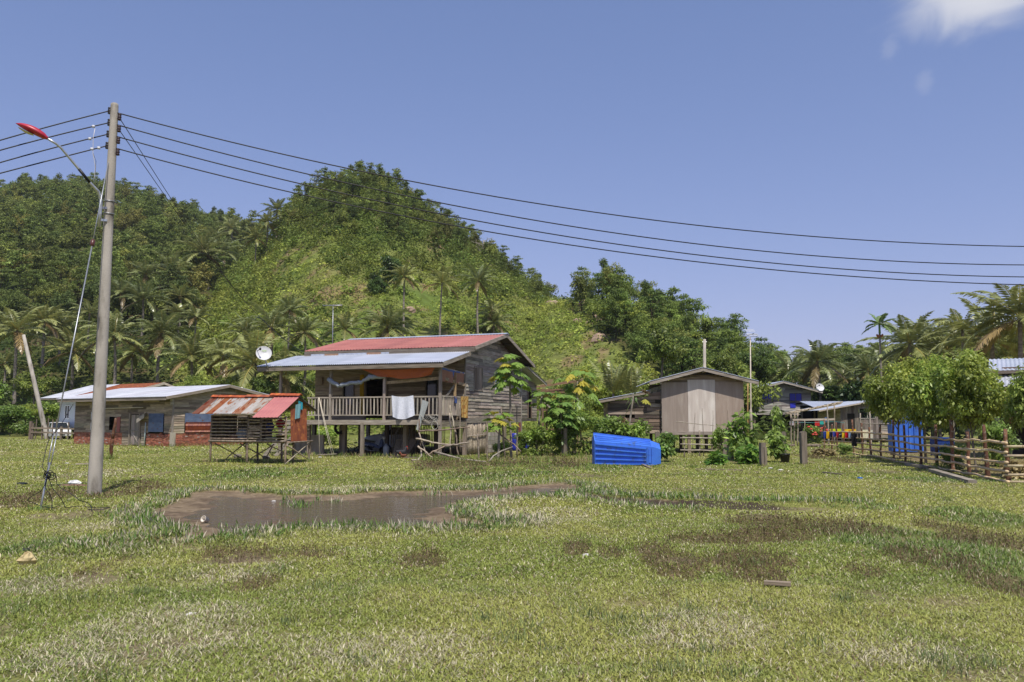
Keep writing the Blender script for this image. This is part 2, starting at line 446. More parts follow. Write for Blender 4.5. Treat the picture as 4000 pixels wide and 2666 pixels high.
ground = nmesh('ground', np.stack([gx.ravel(), gy.ravel(), GZ.ravel()], 1), quads, gc, M['ground'], smooth=True, point=True)
tag(ground, kind='structure')
# muddy water
def water_mat():
    m = bpy.data.materials.new('muddy_water'); m.use_nodes = True
    N = m.node_tree.nodes; L = m.node_tree.links; b = N['Principled BSDF']
    b.inputs['Base Color'].default_value = (.105, .078, .054, 1); b.inputs['Roughness'].default_value = .11
    b.inputs['IOR'].default_value = 1.33
    tc = N.new('ShaderNodeTexCoord'); mp = N.new('ShaderNodeMapping'); mp.inputs['Scale'].default_value = (2.6, 6.5, 1)
    n = N.new('ShaderNodeTexNoise'); n.inputs['Scale'].default_value = 1; n.inputs['Detail'].default_value = 3
    L.new(tc.outputs['Object'], mp.inputs[0]); L.new(mp.outputs[0], n.inputs['Vector'])
    bp = N.new('ShaderNodeBump'); bp.inputs['Strength'].default_value = .6; bp.inputs['Distance'].default_value = .05
    L.new(n.outputs['Fac'], bp.inputs['Height']); L.new(bp.outputs[0], b.inputs['Normal'])
    return m
wm = MB().poly([(-13.5, 12, -.080), (3.5, 12, -.080), (3.5, 26, -.080), (-13.5, 26, -.080)]).build('pond_water', water_mat())
tag(wm, 'shallow muddy puddle water in the grass field', 'water', kind='structure')

# hills: one sheet of terrain in three dimensions
ta = np.linspace(-1.05, 1.05, 420); tr = np.concatenate([np.linspace(72, 180, 110), np.linspace(182, 300, 60), np.linspace(303, 430, 45), np.linspace(440, 800, 12)])
A2, Y2 = np.meshgrid(ta, tr)
X2 = A2 * Y2
Z2 = terr(X2, Y2)
ny2, nx2 = A2.shape
idx = np.arange(nx2 * ny2).reshape(ny2, nx2)
q2 = np.stack([idx[:-1, :-1], idx[:-1, 1:], idx[1:, 1:], idx[1:, :-1]], -1).reshape(-1, 4)
hx, hy = X2.ravel(), Y2.ravel()
which = hill_each(hx, hy).argmax(0)
n1 = fbm(hx / 14, hy / 14, 71); n2 = fbm(hx / 4, hy / 4, 72)
hc = mixc((.115, .16, .034), (.18, .20, .058), sstep(.35, .65, n1))
hc = mixc(hc, (.26, .175, .105), sstep(.60, .72, n2) * .7)
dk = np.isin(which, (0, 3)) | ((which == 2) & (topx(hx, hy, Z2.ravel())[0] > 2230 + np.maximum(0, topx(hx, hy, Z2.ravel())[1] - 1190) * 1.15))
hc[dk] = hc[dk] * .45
M['hill'] = mat('hillside_earth', (1, 1, 1), (.7, .68, .62), (.7, .7, .7), .95, 0, .1, bump=.4, bscale=(2, 2, 2), detail=6)
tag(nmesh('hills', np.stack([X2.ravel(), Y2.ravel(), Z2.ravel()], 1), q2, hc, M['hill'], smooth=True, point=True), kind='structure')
# ---------------------------------------------------------------- foliage from many leaf-shaped faces
def unit(v): return v / np.maximum(np.linalg.norm(v, axis=1, keepdims=True), 1e-6)
def leaf_quads(p, nrm, tdir, L, W, bend=0.0):
    t = unit(tdir - nrm * (tdir * nrm).sum(1, keepdims=True))
    b = np.cross(nrm, t)
    L = L[:, None]; W = W[:, None]
    v0 = p; v1 = p + t * L * .45 + b * W * .5 + nrm * L * bend; v2 = p + t * L; v3 = p + t * L * .45 - b * W * .5 + nrm * L * bend
    V = np.stack([v0, v1, v2, v3], 1).reshape(-1, 3)
    Q = np.arange(len(V)).reshape(-1, 4)
    return V, Q
def leaf_cloud(cen, rad, n, size, ca, cb, up=.6, aspect=.5, flat=.8, rng=RNG, tone_sd=.25, droop=.3, shell=.45):
    cen = np.asarray(cen, float); rad = np.asarray(rad, float)
    w = rad ** 2; k = rng.choice(len(cen), n, p=w / w.sum())
    d = unit(rng.normal(size=(n, 3)))
    p = cen[k] + d * (rad[k] * rng.random(n) ** shell)[:, None] * np.array([1, 1, flat])
    nrm = unit(d * .7 + np.array([0, 0, up]) + rng.normal(size=(n, 3)) * .45)
    td = d + rng.normal(size=(n, 3)) * .7 - np.array([0, 0, droop])
    L = size * (.6 + .8 * rng.random(n))
    V, Q = leaf_quads(p, nrm, td, L, L * aspect, .06)
    tn = np.exp(rng.normal(size=len(cen)) * tone_sd)[k]
    mixf = np.clip(rng.random(n) * .7 + (rng.random(len(cen)) * .5)[k], 0, 1)[:, None]
    C = (np.asarray(ca) * (1 - mixf) + np.asarray(cb) * mixf) * tn[:, None]
    return V, Q, C
def joinq(parts):
    o = 0; Vs, Qs, Cs = [], [], []
    for V, Q, C in parts:
        Vs.append(V); Qs.append(Q + o); Cs.append(C); o += len(V)
    return np.concatenate(Vs), np.concatenate(Qs), np.concatenate(Cs)
def mb_arrays(mb):
    V = np.array(mb.v, float); Q = [f for f in mb.f if len(f) == 4]; C = [c for f, c in zip(mb.f, mb.c) if len(f) == 4]
    return V, np.array(Q, int), np.array(C, float)

def crown_layout(kind, H, Wd, rng):
    """clump centres and radii of a crown of height H and width Wd, uneven on purpose"""
    cen, rad = [], []
    if kind == 'round':
        n = 26
        for _ in range(n):
            d = rng.normal(size=3); d /= np.linalg.norm(d)
            r = rng.random() ** .5
            cen.append([d[0] * r * Wd * .42, d[1] * r * Wd * .42, H * .64 + d[2] * r * H * .30]); rad.append(Wd * rng.uniform(.10, .19))
    elif kind == 'layer':
        for z, ww in ((.42, .30), (.58, .42), (.72, .46), (.86, .34), (.96, .18)):
            for _ in range(int(3 + ww * 12)):
                t = rng.random() * 6.28; r = ww * Wd * rng.random() ** .5
                cen.append([math.cos(t) * r, math.sin(t) * r, H * (z + rng.uniform(-.035, .035))]); rad.append(Wd * rng.uniform(.09, .15))
    elif kind == 'tall':
        for _ in range(22):
            z = rng.random(); ww = .34 * (1 - abs(z - .45) * 1.2)
            t = rng.random() * 6.28; r = ww * Wd * rng.random() ** .5
            cen.append([math.cos(t) * r, math.sin(t) * r, H * (.34 + .62 * z)]); rad.append(Wd * rng.uniform(.10, .17))
    elif kind == 'bush':
        for _ in range(18):
            t = rng.random() * 6.28; r = rng.random() ** .5 * Wd * .38; z = rng.random() ** .8
            cen.append([math.cos(t) * r * (1 - .45 * z), math.sin(t) * r * (1 - .45 * z), H * (.12 + .72 * z)]); rad.append(Wd * rng.uniform(.12, .2))
    return np.array(cen), np.array(rad)
def tree_arrays(kind, H, Wd, n, size, ca, cb, rng, trunk=True, tr=None, flat=None):
    cen, rad = crown_layout(kind, H, Wd, rng)
    fl = {'round': .8, 'layer': .35, 'tall': .8, 'bush': .85}[kind] if flat is None else flat
    V, Q, C = leaf_cloud(cen, rad, n, size, ca, cb, up=.9 if kind == 'layer' else .6, flat=fl, rng=rng)
    mb = MB(); r0 = tr or H * .018
    rnd = random.Random(int(rng.integers(1e6)))
    if trunk:
        top = Vector((rnd.uniform(-.3, .3), rnd.uniform(-.3, .3), H * .72))
        mb.stick((0, 0, -.4), top, r0, H * .012, r0 * .35, 6, 5, rnd=rnd)
        for i in range(0, len(cen), 3):
            s = Vector((0, 0, H * rnd.uniform(.3, .62)))
            mb.stick(s + Vector((top.x, top.y, 0)) * (s.z / top.z), cen[i], r0 * .4, H * .012, r0 * .12, 4, 3, rnd=rnd)
    return (V, Q, C), mb

# ---- forest trees: shared meshes, crown and trunk in one small mesh
DG, MG, YG = (.085, .12, .036), (.135, .175, .048), (.20, .225, .055)
FOREST = []
for i, (kind, H, Wd, n, ca, cb) in enumerate([
    ('round', 10, 8, 1500, DG, MG), ('round', 8.5, 7.5, 1300, MG, YG), ('layer', 12, 9, 1400, MG, (.14, .19, .05)), ('tall', 12, 6.5, 1400, DG, MG),
    ('round', 11, 7, 1500, (.10, .12, .035), (.19, .19, .055)), ('layer', 13, 7.5, 1100, DG, MG), ('tall', 9.5, 5.5, 1100, MG, YG), ('round', 7, 6.5, 1100, DG, (.11, .135, .03))]):
    rng = np.random.default_rng(100 + i)
    (V, Q, C), mb = tree_arrays(kind, H, Wd, int(n * 1.5), .50, ca, cb, rng)
    tv, tq, tcx = mb_arrays(mb)
    pale = .55 if i in (2, 5) else .28
    FOREST.append((H, joinq([(V, Q, C), (tv, tq, tcx * np.array([pale, pale * .9, pale * .75]) * .5)]), len(Q)))
def in_poly(x, y, poly):
    return sdist(x, y, np.array(poly, float)) > 0
SUMMIT = [(1040, 960), (1060, 880), (1100, 600), (1450, 560), (1700, 700), (2200, 1170), (2060, 1180), (2030, 1120), (1880, 1050), (1700, 1000), (1560, 975), (1450, 940), (1330, 915), (1260, 895), (1180, 885), (1110, 930)]
SHRUBZ = [(1000, 1010), (1040, 860), (1110, 820), (1260, 790), (1450, 850), (1560, 890), (1700, 940), (1880, 1000), (2050, 1120), (2100, 1190), (1900, 1170), (1750, 1090), (1560, 1060), (1440, 1110), (1330, 1080), (1250, 1000), (1130, 985)]
def scatter(x0, x1, y0, y1, s, rng):
    X, Y = np.meshgrid(np.arange(x0, x1, s), np.arange(y0, y1, s))
    X = (X + rng.uniform(-.42, .42, X.shape) * s).ravel(); Y = (Y + rng.uniform(-.42, .42, Y.shape) * s).ravel()
    return X, Y
spots = []
rng = np.random.default_rng(5)
X, Y = scatter(-330, 220, 78, 420, 4.2, rng)
k = np.abs(X / Y) < .70; X, Y = X[k], Y[k]
HE = hill_each(X, Y); wh = HE.argmax(0); Z = HE.max(0)
px, py = topx(X, Y, Z)
pr = rng.random(len(X))
on = np.zeros(len(X), bool)
h1 = (wh == 0) & (Z > 4)
on |= h1 & (py < 1290 + 60 * (fbm(X / 20, Y / 20, 15) - .5)) & (pr < np.where(Y > 220, .52, .66)) & (Y < 402)
on |= (wh == 1) & in_poly(px, py, SUMMIT) & (pr < .85) & (Y < 240)
on |= (wh == 1) & (px < 900) & (py < 1200) & (pr < .0)
on |= (wh == 2) & (px > 2215 + np.maximum(0, py - 1190) * 1.15 - 25 * (pr - .5)) & (Z > .5) & (pr < .75) & (Y < 172) & (px < 3100)
on |= (wh == 3) & (Z > 1.5) & (pr < .62) & (Y < 256)
spots = [(X[i], Y[i], Z[i], int(wh[i])) for i in np.nonzero(on)[0]]
# keep only trees whose crown can be seen: march from near to far and keep what rises above the nearer ones
order = sorted(range(len(spots)), key=lambda i: spots[i][1])
sky_line = np.full(1400, 9999.0)
keep = []
for i in order:
    x, y, z, w_ = spots[i]
    h = 10
    p0, q0 = topx(x, y, z + h)
    if p0 < -350 or p0 > 4350: continue
    c0 = int((p0 + 400) / 4); hw = max(1, int(3.0 / y * 3200 / 4))
    a, b = max(0, c0 - hw), min(1400, c0 + hw + 1)
    vis = q0 < np.median(sky_line[a:b]) - 4 if b > a else False
    if vis or w_ in (1, 2): keep.append(i)
    if b > a: sky_line[a:b] = np.minimum(sky_line[a:b], q0 + 2.2 / y * 3200)
spots = [spots[i] for i in keep]
spots.sort(key=lambda s: s[1])
FL = {0: ('broadleaf tree in the dense dark forest covering the left hill', 'trees of the left hill forest'),
      1: ('leafy tree in the wood on the top of the steep middle hill', 'trees on the summit of the middle hill'),
      2: ('leafy tree in the bright green wood on the low hill right of the middle hill', 'trees of the low right hill'),
      3: ('broadleaf tree on the far hill behind the right coconut palms', 'trees of the far right hill')}
FM = {}
rnd = random.Random(3)
kinds_on = {0: (0, 0, 3, 4, 7, 2, 5, 0, 1), 1: (2, 2, 0, 3, 4, 7, 5, 1), 2: (1, 6, 0, 1, 2, 3, 5, 6, 4), 3: (2, 1, 4, 0, 2)}
bulk = []
n_ind = 0
# the trees of the right and middle hills stand nearest: they are single objects, then the nearest of the left hill
for (x, y, z, w_) in sorted(spots, key=lambda s: (s[1] > 200, s[1])):
    v = rnd.choice(kinds_on[w_]); H, (V, Q, C), nl = FOREST[v]
    sc = rnd.uniform(.75, 1.2) * (.54 if w_ == 1 else .68 if w_ == 2 else .72 if w_ == 3 else .84)
    rz = rnd.uniform(0, 6.28)
    if n_ind < 298:
        key = (v, w_ == 2)
        if key not in FM:
            mi = np.zeros(len(Q), np.int32); mi[nl:] = 1
            o = nmesh('forest_tree', V, Q, C * np.array([1.18, 1.25, 1.1]) if w_ == 2 else C, [M['far_leaf'], M['trunk']], mi=mi); FM[key] = o.data
        else:
            o = link('forest_tree', FM[key])
        o.location = (x, y, z - .3); o.rotation_euler = (0, 0, rz); o.scale = (sc, sc, sc * rnd.uniform(.9, 1.15))
        tag(o, FL[w_][0], 'tree', FL[w_][1]); n_ind += 1
    else:
        c, s = math.cos(rz), math.sin(rz)
        sub = slice(0, nl, 2)
        Vq = V[:nl * 4].reshape(-1, 4, 3)[sub]; m0 = Vq.mean(1, keepdims=True); Vq = (m0 + (Vq - m0) * 1.38).reshape(-1, 3)
        W3 = np.stack([Vq[:, 0] * c - Vq[:, 1] * s, Vq[:, 0] * s + Vq[:, 1] * c, Vq[:, 2]], 1) * sc + np.array([x, y, z - .3])
        bulk.append((W3, np.arange(len(W3)).reshape(-1, 4), C[:nl][sub] * np.array([*(rnd.uniform(.78, 1.22) * np.array([rnd.uniform(.92, 1.08), 1, 1]))])))
print('FOREST individual', n_ind, 'bulk', len(bulk))
if bulk:
    V, Q, C = joinq(bulk)
    tag(nmesh('forest', V, Q, C, M['far_leaf']), 'dark dense forest seen as one mass high on the far left hill', 'forest', kind='stuff')

# ---- undergrowth of the hillsides: small leafy clumps in three dimensions
def undergrowth(name, sel, s, size, hgt, per, ca, cb, label, xr, yr, seed):
    rng = np.random.default_rng(seed)
    X, Y = scatter(*xr, *yr, s, rng)
    k = np.abs(X / Y) < .70; X, Y = X[k], Y[k]
    HE = hill_each(X, Y); wh = HE.argmax(0); Z = HE.max(0); px, py = topx(X, Y, Z)
    k = sel(X, Y, Z, wh, px, py, rng.random(len(X))); X, Y, Z = X[k], Y[k], Z[k]
    big = fbm(X / 7, Y / 7, seed)
    rad = hgt * (.35 + 1.3 * np.clip(big - .2, 0, 1)) * (.6 + .8 * rng.random(len(X)))
    cen = np.stack([X, Y, Z + rad * .4], 1)
    n = len(X) * per
    kk = np.repeat(np.arange(len(X)), per)
    d = unit(rng.normal(size=(n, 3))); d[:, 2] = np.abs(d[:, 2])
    p = cen[kk] + d * (rad[kk] * rng.random(n) ** .4)[:, None]
    nrm = unit(d * .6 + np.array([0, 0, .6]) + rng.normal(size=(n, 3)) * .45)
    L = size * (.6 + .8 * rng.random(n)) * (1 + .25 * (rad[kk] / hgt))
    V, Q = leaf_quads(p, nrm, d + rng.normal(size=(n, 3)), L, L * .55, .05)
    f = np.clip(fbm(X / 9, Y / 9, seed + 3) * 1.2 - .1 + rng.normal(size=len(X)) * .2, 0, 1)[kk][:, None]
    C = (np.array(ca) * (1 - f) + np.array(cb) * f) * np.exp(rng.normal(size=len(X)) * .32)[kk][:, None]
    return tag(nmesh(name, V, Q, C, M['far_leaf']), label, 'undergrowth', kind='stuff')
FOR_SUM = lambda px, py: in_poly(px, py, SUMMIT)
undergrowth('undergrowth', lambda X, Y, Z, wh, px, py, r: ((wh == 1) | ((wh == 2) & (px < 2230 + np.maximum(0, py - 1190) * 1.15))) & (Z > .3) & (Y < 226) & (r < np.clip((fbm(X / 8, Y / 8, 12) - .30) * 3.4, np.where(wh == 2, .42, .2), 1)) & ~FOR_SUM(px, py) & (px > 300),
            1.15, .35, 1.0, 18, (.15, .215, .038), (.30, .325, .075), 'low green and yellowish plants covering the cleared slope of the middle hill', (-110, 60), (78, 228), 301)
undergrowth('tall_shrubs', lambda X, Y, Z, wh, px, py, r: (wh == 1) & (((in_poly(px, py, SHRUBZ) | ((px < 1000) & (py < 1150) & (py > 960))) & (r < .8)) | in_poly(px, py, SUMMIT)) & (Y < 232),
            2.0, .43, 2.6, 68, (.10, .15, .03), (.21, .235, .048), 'taller yellow green scrub below the wood on the middle hill', (-110, 60), (100, 228), 302)
undergrowth('slope_bushes', lambda X, Y, Z, wh, px, py, r: (wh == 1) & (Z > 1) & (Y < 220) & (px > 620) & ~FOR_SUM(px, py) & (r < np.clip((fbm(X / 16, Y / 16, 66) - .36) * 2.2, .06, .8)),
            4.2, .5, 1.7, 60, (.06, .105, .022), (.15, .20, .04), 'darker bushes dotted over the cleared slope', (-110, 40), (88, 222), 306)
undergrowth('flank_undergrowth', lambda X, Y, Z, wh, px, py, r: (wh == 1) & (Z > .3) & (Y < 226) & (px < 1080) & (px > 500) & (py < 1420),
            .8, .42, 1.0, 9, (.12, .165, .03), (.24, .26, .06), 'scrub on the steep left flank of the middle hill', (-110, -40), (84, 228), 305)
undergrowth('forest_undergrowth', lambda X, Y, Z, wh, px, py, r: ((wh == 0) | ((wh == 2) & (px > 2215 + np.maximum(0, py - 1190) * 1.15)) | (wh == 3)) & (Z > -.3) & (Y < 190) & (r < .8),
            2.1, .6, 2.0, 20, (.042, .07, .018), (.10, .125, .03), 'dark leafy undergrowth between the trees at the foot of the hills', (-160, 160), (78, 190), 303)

# ---- coconut palms
def palm_crown(seed, nf=22, L=3.8, dry=3, young=0):
    rng = np.random.default_rng(seed); parts = []
    for f in range(nf):
        az = f * 2.399 + rng.uniform(-.25, .25)
        q = (f + .5) / nf
        el = R(80 - 112 * q + rng.uniform(-9, 9)) if not young else R(86 - 40 * q)
        l = L * rng.uniform(.82, 1.1) * (.75 + .3 * min(1, q * 3))
        n = 12
        drp = rng.uniform(.8, 1.25) * (1.0 - .3 * q) if not young else .35
        pts = [np.zeros(3)]; e = el; dirs = []
        for i in range(n):
            d = np.array([math.cos(az) * math.cos(e), math.sin(az) * math.cos(e), math.sin(e)])
            dirs.append(d); pts.append(pts[-1] + d * l / n); e -= drp * (i + 1) / n * 2.0 / n * 1.15
        pts = np.array(pts); side = np.array([-math.sin(az), math.cos(az), 0])
        isdry = f >= nf - dry
        base = np.array((.30, .22, .10)) if isdry else np.array((.265, .295, .11)) * rng.uniform(.75, 1.25) + np.array((.05, .035, .0)) * (q * rng.random())
        m = 46; t = np.linspace(.12, .99, m)
        ii = np.clip((t * n).astype(int), 0, n - 1); fr = t * n - ii
        pos = pts[ii] * (1 - fr)[:, None] + pts[ii + 1] * fr[:, None]; dd = np.array(dirs)[ii]
        for sgn in (-1, 1):
            up = np.cross(dd, side); up /= np.linalg.norm(up, axis=1, keepdims=True); up *= np.sign(up[:, 2:3] + 1e-6)
            ll = .80 * np.sin(np.clip(t * 1.05, 0, 1) * math.pi * .86 + .35) ** .7 * (l / 3.8) * rng.uniform(.85, 1.1, m)
            td = side * sgn * .75 + dd * .75 - np.array([0, 0, 1]) * (rng.uniform(.3, .8, m) * (1 + .6 * q))[:, None]
            nr = unit(up + side * sgn * .35 + rng.normal(size=(m, 3)) * .12)
            V, Q = leaf_quads(pos, nr, td, ll, np.full(m, .115), .03)
            parts.append((V, Q, np.tile(base, (m, 1)) * rng.uniform(.8, 1.2, (m, 1))))
        # rachis
        w = .05 * (1 - np.linspace(0, 1, n + 1)) + .012
        up = np.array([0, 0, 1.0])
        a = pts + side * w[:, None]; b = pts - side * w[:, None] - up * .01
        V = np.concatenate([a, b]); Q = np.array([[i, i + 1, n + 2 + i, n + 1 + i] for i in range(n)])
        parts.append((V, Q, np.tile((.36, .31, .09) if not isdry else (.25, .17, .08), (n, 1))))
    return joinq(parts)
PC = {}
def crown_mesh(v):
    if v not in PC:
        nf, L, dry, yg = [(22, 3.9, 2, 0), (24, 3.6, 1, 0), (20, 4.1, 2, 0), (18, 3.5, 1, 0), (26, 3.9, 3, 0), (9, 4.2, 0, 1)][v]
        PC[v] = palm_crown(40 + v, nf, L, dry, yg)
        o = nmesh('crown', *PC[v], M['frond']); PC[v] = o.data
        return o
    return link('crown', PC[v])
def palm(pos, base, v, s, label, rz, nuts=True, group='coconut palms'):
    rnd = random.Random(int(pos[0] * 31 + pos[1] * 7))
    pos, base = Vector(pos), Vector(base)
    t = thing('coconut_palm', label, 'palm tree', base, 0, group)
    c = crown_mesh(v); c.parent = t; c.location = pos - base; c.rotation_euler = (rnd.uniform(-.1, .1), rnd.uniform(-.1, .1), rz); c.scale = (s, s, s)
    mb = MB(); d = pos - base
    n = 9; pts = []
    bow = Vector((rnd.uniform(-.5, .5), rnd.uniform(-.3, .3), 0)) * d.length * .06
    for i in range(n + 1):
        q = i / n; pts.append(d * q + bow * math.sin(q * math.pi) - Vector((0, 0, .5 * (i == 0))))
    mb.tube(pts, [(.19 - .07 * i / n + (.08 if i == 0 else 0)) * max(.75, s) for i in range(n + 1)], 8)
    mb.build('trunk', M['palm_trunk'], t, True)
    if nuts:
        nb = MB()
        for i in range(7):
            a = i * .9 + rnd.random(); nb.blob(d + Vector((math.cos(a) * .26, math.sin(a) * .26, -.22 - .2 * (i % 2))) * s, (.13 * s, .13 * s, .16 * s), 7, 5, col=(.28, .21, .05) if i % 3 else (.15, .17, .04))
        nb.build('coconut_bunch', M['paint'], t, True)
    return t
def palm_px(px, py, L, v, w_px, label, lean=0.0, Y=None, **kw):
    """crown centre at a photo pixel; distance where the trunk would be L metres tall, or a given Y"""
    a, b = ray(px, py)
    if Y is None:
        for yy in np.arange(84, 330, .5):
            if CAMH + b * yy - float(terr(a * yy, yy)) <= L or yy > 325: Y = yy; break
    p = Vector((a * Y, Y, CAMH + b * Y))
    bx = p.x + lean / 3200 * Y
    zb = float(terr(bx, Y)) if Y > 80 else 0.0
    zb = max(zb, 0.0 if Y < 110 else zb)
    s = min(2.0, max(.6, w_px / 3200 * Y / 5.3))
    return palm(p, (bx, Y, zb), v, s, label, (px * .37) % 6.28, **kw)
LP = [
 (789, 985, 10, 0, 165, 30, 'tall pale-trunked coconut palm low on the left flank of the middle hill'),
 (866, 982, 9, 1, 160, 20, 'coconut palm with a short curved trunk at the top of the left flank clearing'),
 (670, 1066, 9, 2, 165, 25, 'coconut palm left of the pale-trunked palm on the left flank'),
 (571, 1076, 8, 4, 140, 0, 'upper left coconut palm of the grove right of the concrete pole'),
 (1047, 868, 8, 3, 110, 0, 'small distant coconut palm in the saddle between the two hills'),
 (1083, 820, 8, 1, 110, 0, 'dark small coconut palm on the skyline left of the summit wood'),
 (1000, 930, 7, 0, 95, 0, 'distant coconut palm just under the saddle, lowest of the saddle palms'),
 (905, 892, 7, 2, 95, 0, 'distant coconut palm in the dark hollow left of the saddle'),
 (840, 930, 7, 4, 100, 0, 'distant coconut palm above the pale-trunked palm'),
 (476, 1146, 8, 1, 150, 0, 'coconut palm with crown touching the right edge of the concrete pole, upper of two'),
 (560, 1170, 9, 0, 160, 0, 'big-crowned coconut palm in the middle of the grove right of the pole'),
 (705, 1160, 7, 3, 130, 0, 'coconut palm below the pale-trunked palm at the edge of the clearing'),
 (68, 1292, 11, 2, 200, 5, 'coconut palm above the top of the leaning grey pole at far left'),
 (172, 1256, 9, 1, 180, 0, 'coconut palm between the far left palm and the guy wire'),
 (240, 1276, 7, 4, 150, 0, 'coconut palm with yellow nuts just left of the guy wire'),
 (288, 1372, 6, 0, 190, 0, 'drooping coconut palm low between the guy wire and the concrete pole'),
 (350, 1225, 8, 3, 150, 0, 'coconut palm half hidden by the concrete pole, left side'),
 (446, 1310, 10, 2, 200, 8, 'coconut palm right of the concrete pole above the white roof'),
 (632, 1304, 10, 4, 200, -4, 'tall coconut palm above the brown gable behind the white roof'),
 (748, 1395, 6, 0, 210, 0, 'wide low coconut palm over the right end of the white roof'),
 (768, 1236, 7, 3, 130, 0, 'small upright coconut palm on the lower clearing left of the dish'),
 (700, 1225, 6, 1, 120, 0, 'small coconut palm at the lower left edge of the clearing'),
 (959, 1297, 7, 0, 150, 0, 'coconut palm above the satellite dish, left of two'),
 (1061, 1280, 9, 2, 190, 0, 'coconut palm straight above the satellite dish'),
 (1132, 1212, 8, 4, 130, 0, 'coconut palm behind the top of the roof antenna'),
 (1190, 1298, 8, 1, 170, 0, 'coconut palm behind the antenna mast just above the silver roof'),
 (996, 1420, 6, 2, 260, 0, 'large yellow-green coconut palm directly behind the satellite dish'),
 (1116, 1470, 4, 0, 220, 0, 'coconut palm seen under the left end of the veranda roof'),
 (1348, 1284, 6, 3, 160, 0, 'coconut palm above the left end of the red roof'),
 (1514, 1276, 6, 4, 190, 0, 'coconut palm above the middle of the red roof ridge'),
 (1580, 1080, 9, 1, 125, 0, 'tall coconut palm on the open slope, leftmost of the three above the red roof'),
 (1727, 1105, 10, 2, 125, -8, 'tall shaggy coconut palm on the open slope, middle of the three above the red roof'),
 (1869, 1098, 10, 0, 130, 0, 'tall coconut palm on the open slope, rightmost of the three above the red roof'),
 (1922, 1215, 5, 3, 130, 0, 'short coconut palm right of the three slope palms, upper of the pair'),
 (1930, 1262, 4, 4, 120, 0, 'short coconut palm right of the three slope palms, lower of the pair'),
 (20, 1420, 4, 3, 150, 0, 'low coconut palm at the left edge under the leaning pole'),
 (520, 1380, 5, 1, 150, 0, 'low coconut palm right of the pole just over the white roof'),
 (870, 1390, 5, 4, 170, 0, 'low coconut palm left of the large palm behind the dish'),
]
for i, (x, y, L, v, wp, lean, lab) in enumerate(LP):
    palm_px(x, y, L, v, wp, lab, lean, nuts=(i % 3 != 1), group='coconut palms at the foot of the left and middle hills')
RP = [
 (3193, 1412, 92, 4, 195, 'coconut palm behind the house with blue shutters, dish beside its trunk'),
 (3080, 1452, 98, 2, 150, 'coconut palm left of the blue shuttered house palm, half hidden behind the gable'),
 (3391, 1448, 88, 0, 160, 'dark coconut palm behind the thin areca palm trunk'),
 (3555, 1345, 72, 1, 290, 'big coconut palm above the left part of the bright green fence trees'),
 (3759, 1290, 66, 3, 230, 'upright young-fronded coconut palm between the two big right palms'),
 (3700, 1372, 74, 4, 260, 'coconut palm in shade behind the upright palm'),
 (3872, 1330, 62, 2, 330, 'big drooping coconut palm above the roof at the right edge'),
 (3985, 1240, 58, 4, 330, 'nearest tall coconut palm cut by the right edge of the photo'),
 (3660, 1450, 80, 0, 210, 'low coconut palm just over the crown of the fence trees'),
 (3300, 1478, 96, 0, 150, 'coconut palm between the dish and the thin areca palm, low over the lean-to'),
 (3475, 1425, 92, 4, 210, 'coconut palm just right of the areca trunk, behind the bigger ones'),
 (3630, 1345, 84, 2, 230, 'coconut palm filling the gap left of the upright palm'),
 (3815, 1370, 78, 0, 260, 'dark coconut palm low behind the big drooping palm'),
 (3930, 1400, 70, 1, 260, 'coconut palm just over the roof at the right edge'),
 (3020, 1490, 104, 4, 120, 'small coconut palm left of the blue shuttered house gable'),
 (2790, 1560, 88, 3, 110, 'small coconut palm behind the plywood shed, left of the antenna mast'),
]
for i, (x, y, Y, v, wp, lab) in enumerate(RP):
    palm_px(x, y, 0, v, wp, lab, 0, Y, nuts=False, group='coconut palms behind the houses on the right')
for i, (x, y, Y, w, lab) in enumerate([(2395, 1540, 64, 200, 'young trunkless palm with upright fronds behind the shed, left of two'), (2465, 1550, 64, 190, 'young trunkless palm with upright fronds behind the shed, right of two')]):
    palm_px(x, y, 0, 5, w, lab, 0, Y, nuts=False, group='young palms behind the shed')
# areca palm with a thin ringed trunk
def areca():
    p = P(3435, 1272, 70); b = Vector((p.x, 70, 0))
    t = thing('areca_palm', 'slender areca palm with a thin pale trunk and small crown against the sky', 'palm tree', b)
    V, Q, C = palm_crown(77, 11, 1.75, 0, 0)
    c = nmesh('crown', V, Q, C * np.array([.7, .95, 1.0]), M['frond'], t); c.location = p - b + Vector((0, 0, .15))
    MB().tube([(0, 0, -.3), (.03, 0, 3), (-.02, 0, 6), (p - b)], [.10, .09, .085, .08], 8).build('trunk', M['palm_trunk'], t, True)
    MB().tube([p - b + Vector((0, 0, -.7)), p - b + Vector((0, 0, .1))], [.10, .085], 8, (.12, .25, .06)).build('crown_shaft', M['paint'], t, True)
    fb = MB()
    for i in range(9): fb.blob(p - b + Vector((math.cos(i) * .22, math.sin(i) * .22, -.85 - .05 * (i % 3))), (.09, .09, .12), 6, 4, col=(.35, .12, .04))
    fb.build('fruit_bunch', M['paint'], t, True)
areca()

